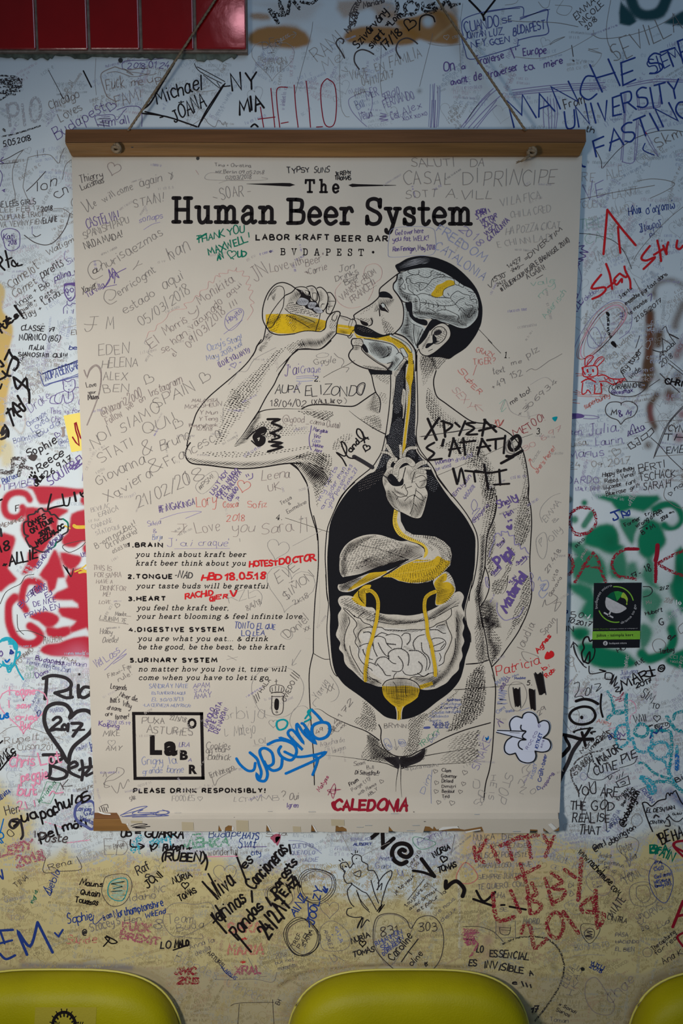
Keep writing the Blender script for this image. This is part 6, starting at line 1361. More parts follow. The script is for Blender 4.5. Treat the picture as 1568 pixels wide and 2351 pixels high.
T 155 290 260 305 36 1.4 D Legends
T 212 345 335 380 34 1.4 D Never die,
T 150 385 215 385 36 1.3 D that's
T 235 410 290 425 40 1.4 D Why
T 130 430 225 445 32 1.3 D dreams
T 122 475 170 472 26 1.3 D are
T 185 500 275 495 36 1.3 D forever!
T 130 525 290 535 20 1.1 V 2018 05.19.
T 78 540 210 555 30 1.6 v Kolping
T 105 610 215 608 34 1.2 p MIKE
h 162 655 50 0 1 P
T 125 705 235 708 30 1.2 p AMY.
G
C 1.1 p 110 930 130 910 180 900 240 860 240 830 200 820 190 850 130 890 115 950 150 945
L 1 p 105 880 120 850 128 882
L 1 p 160 940 200 990 220 920 240 960 270 900 280 915
G
T 412 290 670 290 30 1.3 i SANDRA Y NATE
T 430 332 655 332 18 1.1 i ESTUVIERON AQUI
T 430 378 640 375 22 1.2 i EL 30/03/13
T 370 412 690 418 20 1.1 i ¡LA CERVEZA MUY RICA!
T 705 290 820 285 30 1.2 V APAM
T 712 320 805 320 24 1.1 V SAM
T 712 362 828 350 34 1.2 V AMAY
G
C .9 P 1095 300 1130 200 1230 150 1360 165 1440 260 1420 380 1340 470 1250 480 1150 440
L 1.6 D 1232 340 1230 420 1240 460 1265 470 1298 455 1308 410 1308 340
L 1.6 D 1225 325 1265 315 1308 325 1308 345 1228 345
C 1.4 D 1218 290 1230 275 1262 268 1300 275 1312 292 1300 315 1228 318
X k 1250 375 1262 358 1278 375 1275 425 1262 438 1248 420
C 1.2 D 1262 455 1258 450 1264 444 1270 452
L 1.2 D 1235 312 1232 285
L 1.2 D 1255 310 1255 275
L 1.2 D 1275 310 1278 275
L 1.2 D 1292 312 1298 285
L 1.2 D 1260 265 1260 230
L 1.1 D 1250 245 1270 243
T 1165 320 1225 235 28 1.2 D HALA
T 1320 385 1385 250 28 1.2 D OVIEDO
L 1.2 D 1110 340 1130 390
L 1.2 D 1122 330 1142 378
L 1.2 D 1135 318 1150 362
L 1.3 D 1352 200 1400 240
L 1.3 D 1362 185 1412 225
L 1.3 D 1374 175 1418 210
G
T 800 555 850 430 30 1.7 v MANOLO
T 832 590 900 390 30 1.7 v TIENE CARITA
T 870 595 940 430 30 1.7 v DE NARON!
G
T 920 500 980 480 60 1 P Sr
T 1000 500 1190 490 80 1 P bija
T 980 610 1120 590 70 1 P Matejo
L .9 P 915 560 920 610 940 600
G
T 365 525 520 525 40 1.4 p PUXA
T 550 500 655 515 28 1.3 p 22/3/18
T 395 585 705 610 50 1.4 p ASTURIES
T 610 680 678 682 32 1.4 V URA
T 672 780 695 780 24 1.3 V A
T 365 800 505 795 50 1.4 i Grigny
T 550 795 595 790 50 1.4 i la
T 370 860 500 858 40 1.3 i grande
T 530 855 640 855 42 1.4 i borne
G
T 790 695 950 700 50 1.3 p Cookies
T 790 720 935 715 34 1.3 p on tour
T 805 765 950 770 44 1.3 p Bathick
L 1 p 825 860 850 940 880 890 1000 825
T 825 890 985 830 40 1.2 p EnNatepo
G
T 1120 665 1205 655 36 1.1 P LOL
L .9 P 1105 675 1240 672
C .9 P 1350 520 1380 430 1450 410 1490 470 1460 560 1400 590
h 1240 525 60 0 1 P
G marker_tag
L 6 B 995 760 1020 800 1070 840 1110 835 1120 790
L 6.5 B 1085 720 1130 760 1145 800 1160 850 1150 890 1130 865 1140 900 1180 910 1200 880 1195 830 1150 720 1180 690 1230 720 1240 790 1200 810 1180 780
L 6.5 B 1205 665 1260 640 1320 640 1380 670 1395 720 1360 770 1300 750 1275 710 1290 680
L 6.5 B 1300 760 1290 820 1240 840 1200 815
L 6 B 1310 640 1290 622 1380 655 1430 695 1340 600 1370 570 1440 655 1400 580 1400 530 1450 600 1520 655 1450 540 1430 525
L 4 t 1450 515 1490 490 1470 450 1500 440 1568 520
C 4 t 1262 540 1270 510 1310 500 1335 520 1320 555 1280 568
F 700 1550 3.4087
L 7 B 0 430 40 480 80 530 20 470
C 7 B 60 400 120 370 180 380 195 430 170 480 110 500 60 470
L 6 B 50 270 110 330 140 370
L 3.5 t 50 270 0 340
L 6 B -160 600 -60 640 70 625 160 605 90 660 -60 730 -150 770
L 6 B 70 640 100 660 60 780
G
T 100 190 185 60 60 1.2 P Yavrug
T 170 140 230 110 40 1.1 p XX
L 1 P 90 180 60 220 85 250
L .9 P 195 0 250 80 265 140 240 190 200 210
T 200 440 375 210 34 1.3 p 54172
T 200 470 290 370 34 1.2 p Call me
T 245 450 325 395 34 1.2 p Cxx
T 90 470 150 430 30 1.1 p 49
T 120 560 310 520 40 1 q Agusha de
T 215 610 320 580 40 .9 q laugen
G
T 620 415 795 412 34 1.3 p BRYNN
C 1.1 i 615 510 650 500 680 560 665 585 640 570
T 625 545 665 570 22 1.1 i LAN
C 1.1 i 730 510 770 505 790 545 750 555
T 735 540 780 545 22 1.1 i ROY
L 1.1 P 700 500 715 585 695 560
L 1.1 P 715 585 730 555
G
T 1110 205 1215 200 22 1.2 b Andreea
T 1065 235 1225 235 22 1 i Y muchongo
T 1060 265 1195 262 22 1.1 b Kamyk
T 995 305 1215 295 24 1.1 i Cousse hanfuma
T 970 335 1120 330 22 1 i Maddento
T 975 365 1070 362 20 1 i amore.
T 1000 390 1125 388 22 1.5 b 26.04.15
T 1010 415 1120 415 20 1.4 b 16.02.16
X b 932 405 975 402 976 418 934 420
L 1.2 b 1000 393 1125 390
G
T 905 570 1060 445 36 1.2 G TRICKY
T 990 530 1050 460 30 1.2 i DICK
G
T 380 710 470 700 30 1.2 p Sean
T 485 735 540 735 26 1.1 p Bill
T 390 775 575 785 36 1.4 D Di Silvestro!!!
T 350 870 420 830 30 1.6 D From
T 370 910 510 820 26 1.1 p Paige (11)
T 420 940 560 860 26 1.1 p with Mamie
T 500 950 570 900 26 1.2 p ABLY
h 598 832 32 15 1.1 p
T 115 915 185 800 30 1.6 m Matyas
L 1.6 m 180 940 230 850 235 930 175 900 280 895 190 910
L 1.6 m 200 910 220 965 240 880
G
T 225 1055 800 1055 80 6.2 R CALEDONIA
X R 205 1000 230 985 240 1010 240 1060 215 1040
G
T 780 745 1045 715 26 1 P la puta madre
L 1.1 i 995 740 985 850 988 1005
T 930 930 990 790 36 1.1 i Dim
T 1070 755 1145 760 28 1.3 D Clem
T 1065 800 1190 805 28 1.2 D Gawmar
T 1070 842 1160 840 28 1.2 D Deland
T 1072 885 1180 880 26 1.1 D Dimitri
T 1072 920 1165 922 26 1.2 D Benloul
T 1072 960 1130 960 26 1.2 D Ted
h 1020 752 34 20 1.1 p
h 1028 842 34 20 1.1 p
h 1025 910 34 20 1.1 p
h 1045 995 34 15 1.1 p
h 1250 762 40 15 1.1 p
h 1240 850 34 15 1.1 p
h 1215 912 32 15 1.1 p
h 1150 1000 42 15 1.1 p
G
T 1355 745 1460 500 56 1.4 V SNAKE
X B 1410 485 1425 492 1435 475 1438 500 1420 512

F 930 780 4.3556
G

T 520 300 640 430 55 1.3 o SU
T 610 430 750 550 50 1.3 o PER
T 465 500 640 700 70 1.1 O SEXY
L 1.1 O 715 710 700 650 780 715
L 1.1 O 700 650 765 655
T 705 120 880 180 50 1.3 o CRAZY
T 680 250 900 240 60 1.2 o TIGER?
L 1.1 o 715 250 680 355
G
T 880 500 1010 430 60 1.2 p +49
T 1065 395 1170 350 55 1.2 p 152
L 1.1 p 1210 320 1260 290 1310 300 1400 240 1440 210 1500 180 1568 140
T 880 350 1000 320 60 1.2 p text
T 1065 255 1165 230 45 1.2 p me
T 1220 180 1340 110 60 1.2 p plz
G
T 1060 650 1260 520 55 1.3 D me too!
T 1140 770 1520 430 45 1.1 p +306934
L 1 q 950 700 1000 600 1060 720 1200 770 1340 740
L 1 L 940 640 1000 600 960 720 1010 680
L 1 q 1250 450 1350 390 1420 380 1480 430
G
T 1085 970 1230 920 70 1.3 R ME
T 1240 900 1400 800 70 1.2 R TOO!
T 1190 1120 1568 900 50 1.2 O 30 697
T 1320 1340 1500 1090 45 1.3 o she's here!
L 1.3 o 1310 1300 1260 1260 1245 1190
L 1.3 o 1235 1215 1245 1190 1268 1210
L 2 o 895 840 930 800 950 860 985 800 930 870 900 800
X t 1470 780 1522 770 1500 818
G marker_lettering
T 205 985 325 985 190 5.6 k X
L 5.4 k 385 815 400 970
L 5.2 k 365 815 470 855 400 920
L 5 k 500 830 545 870
L 5 k 600 815 540 955
L 5 k 700 830 610 840 690 885 615 945 720 945
L 5.4 k 800 800 770 960
L 5.4 k 790 800 910 920
L 5.4 k 740 910 900 870
L 1.6 K 160 970 640 895
L 5 k 290 1030 215 1080 290 1135 235 1200 365 1190
L 6 k 385 1000 370 1060
L 5.2 k 440 1165 485 985
L 5.2 k 480 985 550 1135
L 5 k 440 1100 550 1080
L 5.2 k 580 985 600 1150
L 5 k 550 1030 700 1010
L 5.2 k 725 1150 770 990
L 5.2 k 765 990 850 1110
L 5 k 720 1080 850 1060
L 5.4 k 820 1005 985 985
L 5 k 905 1000 905 1090
L 5 k 1000 960 985 1135
C 8 k 1060 1100 1040 1060 1060 1000 1120 960 1150 1000 1140 1060 1100 1100
C 2.5 p 1090 1130 1020 1120 1010 1040 1050 1000
L 7 k 1015 1165 1070 1165 1170 1110
L 6 k 960 1235 1080 1170
L 6 k 480 1290 520 1440
L 4.5 k 530 1420 560 1290 600 1440
L 5 k 600 1310 740 1325
L 4.5 k 685 1320 700 1420
L 5.5 k 790 1250 830 1490
L 5 k 700 1310 850 1330 1010 1300
L 5 k 940 1300 950 1450
L 4.5 k 890 1450 1040 1440
G
T 300 1250 480 1215 45 1.3 v Women
T 500 1225 670 1170 40 1.2 V should
T 310 1310 460 1270 40 1 V be used
T 500 1568 660 1370 40 1.3 v Emilydin
T 600 1600 700 1470 34 1.2 V 4/05/2018
F 1000 1120 4.9
C 1.1 V 400 190 430 130 470 190 440 260 410 240
L 1.1 V 410 300 430 260 500 230 430 320
T 425 400 600 200 40 1.3 v @yoyoria
G
T 710 230 920 130 75 2.4 v Shelly
L 2.2 v 870 150 900 165 925 130 900 70
T 820 235 850 200 34 1.8 v +
T 790 345 875 280 60 2 v Hen
X v 790 440 810 420 830 432 850 405 862 430 855 470 820 470
T 820 390 860 370 24 2 v HI
G
L 2 V 660 600 660 540 700 510 740 540 740 490 790 500 810 490 830 540 880 540 890 640 940 630 960 690 1000 670 1020 710 1050 745
L 1.6 V 1050 780 1020 770
L 1.8 V 670 580 620 690 600 780
T 700 670 780 595 40 1.8 v Yuval
L 1.2 v 720 680 780 605
T 720 890 880 740 110 6 v Pipl
T 640 1000 730 890 36 1.8 v *Shlomi
L 1.2 v 660 1000 745 905
T 910 890 1020 780 36 1.8 v -Shelly
L 1.2 v 960 870 1030 800
T 840 1080 910 1000 36 1.7 v *Lihi
L 1.2 v 860 1090 915 1020
T 790 1400 1020 985 95 5.6 v Material
L 1.8 V 690 1290 690 1380 720 1440 780 1490 860 1470 940 1440 990 1340
C 1.6 V 560 1010 590 1020 580 1060 600 1120 570 1100
C 1.3 V 1060 960 1095 990 1080 1040 1105 1080 1090 1160
G
L .9 P 1400 60 1300 100 1200 200 1170 300 1200 390
T 1240 390 1410 170 60 1 P EMMA
T 1330 400 1390 350 40 1 P &
T 1300 620 1420 470 70 1 P Olly
C 1 P 1210 500 1130 580 1150 740 1210 800 1250 700 1250 560
L 1 P 1180 620 1190 560 1160 600 1190 660
T 1260 960 1410 700 50 1.1 p 27.4.18
G
L 1.4 i 1150 1040 1170 1000 1190 1050 1250 1040 1270 1100 1230 1160 1180 1120 1240 1080 1160 1180 1200 1240 1260 1180
L 1.4 i 1170 1100 1220 1080 1200 1160 1260 1130
T 1330 1060 1380 930 40 1.1 p Vita
T 1290 1230 1420 1010 36 1.1 p Ganavia
L 1.1 p 1290 1180 1370 1240 1250 1320 1230 1260 1200 1340
L 1.1 p 1330 1300 1410 1290 1340 1390 1370 1240
F 1000 1420 4.6118
G
C 1 p 920 350 930 420 990 460 1060 430 1080 400
T 930 340 1050 60 90 1.1 p laudia
T 1150 180 1270 20 60 1.1 p Spain
L 1 p 1285 0 1285 160
G
T 650 610 1100 480 95 1.5 r Patricia
T 1085 370 1220 190 46 2.4 r Agnes
X r 1155 400 1180 350 1200 360 1220 340 1250 360 1250 400 1200 430 1160 430
T 1140 550 1210 510 40 2 r b:
T 1180 630 1270 550 44 2.2 r Rob:
G
X k 815 735 830 745 850 735 875 750 890 740 905 930 890 920 870 938 850 920 840 930
X k 985 758 1010 745 1040 758 1055 780 1058 960 1040 970 1025 955 1005 950
X k 1050 570 1080 590 1110 570 1130 600 1150 700 1172 800 1150 790 1120 810 1095 795 1075 690
L 2 K 822 730 850 935
L 2 K 1130 560 1168 810
L 2 K 1042 580 1100 810
L 2 K 1050 750 1058 970
L 2 K 890 728 900 945
G
T 655 710 750 640 40 1.6 i PIMIA
T 700 770 790 620 34 1.3 v 2018 CLL
T 810 630 880 600 24 1.1 i Mini
T 835 645 950 640 24 1.1 b Maddie
C 1 p 770 760 800 690 860 670 930 700 965 800 940 900 870 980 800 930
z 650 760 110 160 18 1.6 i
T 650 1010 740 950 40 1.4 i Cent
T 740 1000 830 985 30 1.3 i Vranka
L 1.3 i 890 980 990 945
T 1090 1030 1170 960 50 1.2 p 29
L 1.2 v 640 1060 720 1110 660 1090 680 1150
G

T 1030 1700 1075 1540 36 1.6 i MISSY
T 1110 1730 1180 1440 40 1.7 b Craft-beer
C 1.2 i 1085 1640 1100 1600 1130 1610 1120 1650
T 1140 1810 1250 1640 30 1.3 v nipping
h 1090 1795 44 20 1.3 b
G

L 1.2 P 870 1750 900 1700 940 1760 900 1790 960 1790 890 1840 930 1860
L 1.1 P 920 1640 920 1580 1000 1540 960 1600 990 1640 920 1680
C 1.1 P 1000 1830 1040 1800 1060 1830 1020 1860
G

L 1.2 P 400 1720 400 1790 460 1790 460 1720 410 1700
T 470 1810 400 1960 80 1.2 P URS
T 740 1620 640 1920 95 1.3 P STOP
T 590 1660 560 1920 60 1.3 P HE IS
F 200 1480 2.904
G
T 288 1045 325 1030 26 1.2 p SAR
T 565 1045 715 1040 34 1.1 P FOODIES
h 752 1025 32 0 1 P
T 975 1048 1105 1045 30 1.1 P LCTV
T 1110 1045 1275 1035 36 1.1 P VMB
T 1295 1040 1325 1038 56 1.3 p ?
T 1345 1035 1410 1032 44 1.4 p Oui
T 1330 1085 1405 1085 32 1.4 v Igren
G
L 1.6 b 220 1140 320 1090 400 1080 300 1130 520 1130 540 1110 480 1110 460 1130 540 1140 300 1150
L 1.5 b 225 1135 370 1100 340 1120 480 1120 230 1145 400 1140
L 1.3 b 500 1100 540 1120 480 1140 420 1120
G
L 1.4 D 80 1085 90 1120
L 1.6 D 95 1080 108 1118
L 1.6 D 110 1080 120 1115
L 1.6 D 125 1085 135 1115
L 1.3 D 85 1080 130 1065 140 1090
L 1.6 K 290 1210 340 1195 400 1200 300 1218 420 1212 320 1222 390 1224
G
L 1.2 K 1010 1180 980 1150
T 930 100 990 105 50 1 P x
L 1.1 P 1425 35 1365 135 1395 125
L 1.1 P 1365 135 1370 95
F 410 780 4.48
G

F 0 740 3.733
G
T 800 1080 960 970 90 1.3 p NOI
T 1040 950 1380 760 90 1.3 p SIAMO
T 1240 970 1510 850 85 1.3 p QUI!
T 870 1215 1140 1050 85 1.3 p STATI
T 830 1400 1240 1200 85 1.4 p Giovanna
T 1220 1140 1320 1090 100 1.3 p &
T 1380 1100 1640 1000 90 1.3 p Bruno
T 920 1540 1310 1310 85 1.4 p Xaviera
T 1280 1300 1390 1250 110 1.3 p &
T 1440 1240 1900 980 90 1.3 p Francesca
h 1520 870 90 20 1.2 p

F 410 780 4.48
h 265 390 120 15 1.3 p
T -230 700 180 520 110 1.3 p SPAIN
F 200 400 3.733
G
L 1.1 O 510 1400 530 1350 580 1340 600 1290 640 1270 680 1230 700 1190 760 1160 850 1150 830 1110 900 1090 930 1040 960 1050 970 1000 1030 980 1040 920 1080 930 1100 870 1140 880 1130 850 1200 850 1210 820 1260 830 1280 800 1280 835 1340 830 1330 870 1390 880 1360 940 1400 950 1380 990 1420 1000 1390 1060 1430 1100 1400 1120 1420 1170 1370 1250
L 1 q 510 1400 490 1450 540 1470 520 1530 560 1560
T 550 1490 620 1440 90 1.4 x El
T 670 1380 860 1260 70 1.4 x Morris
T 890 1230 960 1180 80 1.4 x y
T 970 1120 1260 920 80 1.4 x Monikita
T 640 1540 710 1500 60 1.3 x se
T 740 1460 860 1380 70 1.3 x han
T 900 1340 1170 1100 65 1.3 x vacunado
T 1205 1060 1330 950 50 1.2 x aqui
T 870 1490 1190 1190 70 1.3 x 09/03/2018
L 1.2 x 1215 1100 1235 1150
L 1.2 x 1240 1085 1260 1130
L 1.2 x 1260 1070 1285 1115
C 1.1 V 1180 1290 1200 1200 1290 1150 1340 1180 1310 1270 1230 1340
T 1210 1280 1330 1180 50 1.5 V Hoyito
L 1.1 V 1170 1370 1330 1250
T 750 1568 770 1530 60 1.2 x el
'''
draw(POSTER_PEN, poster, on_sheet, .0044)
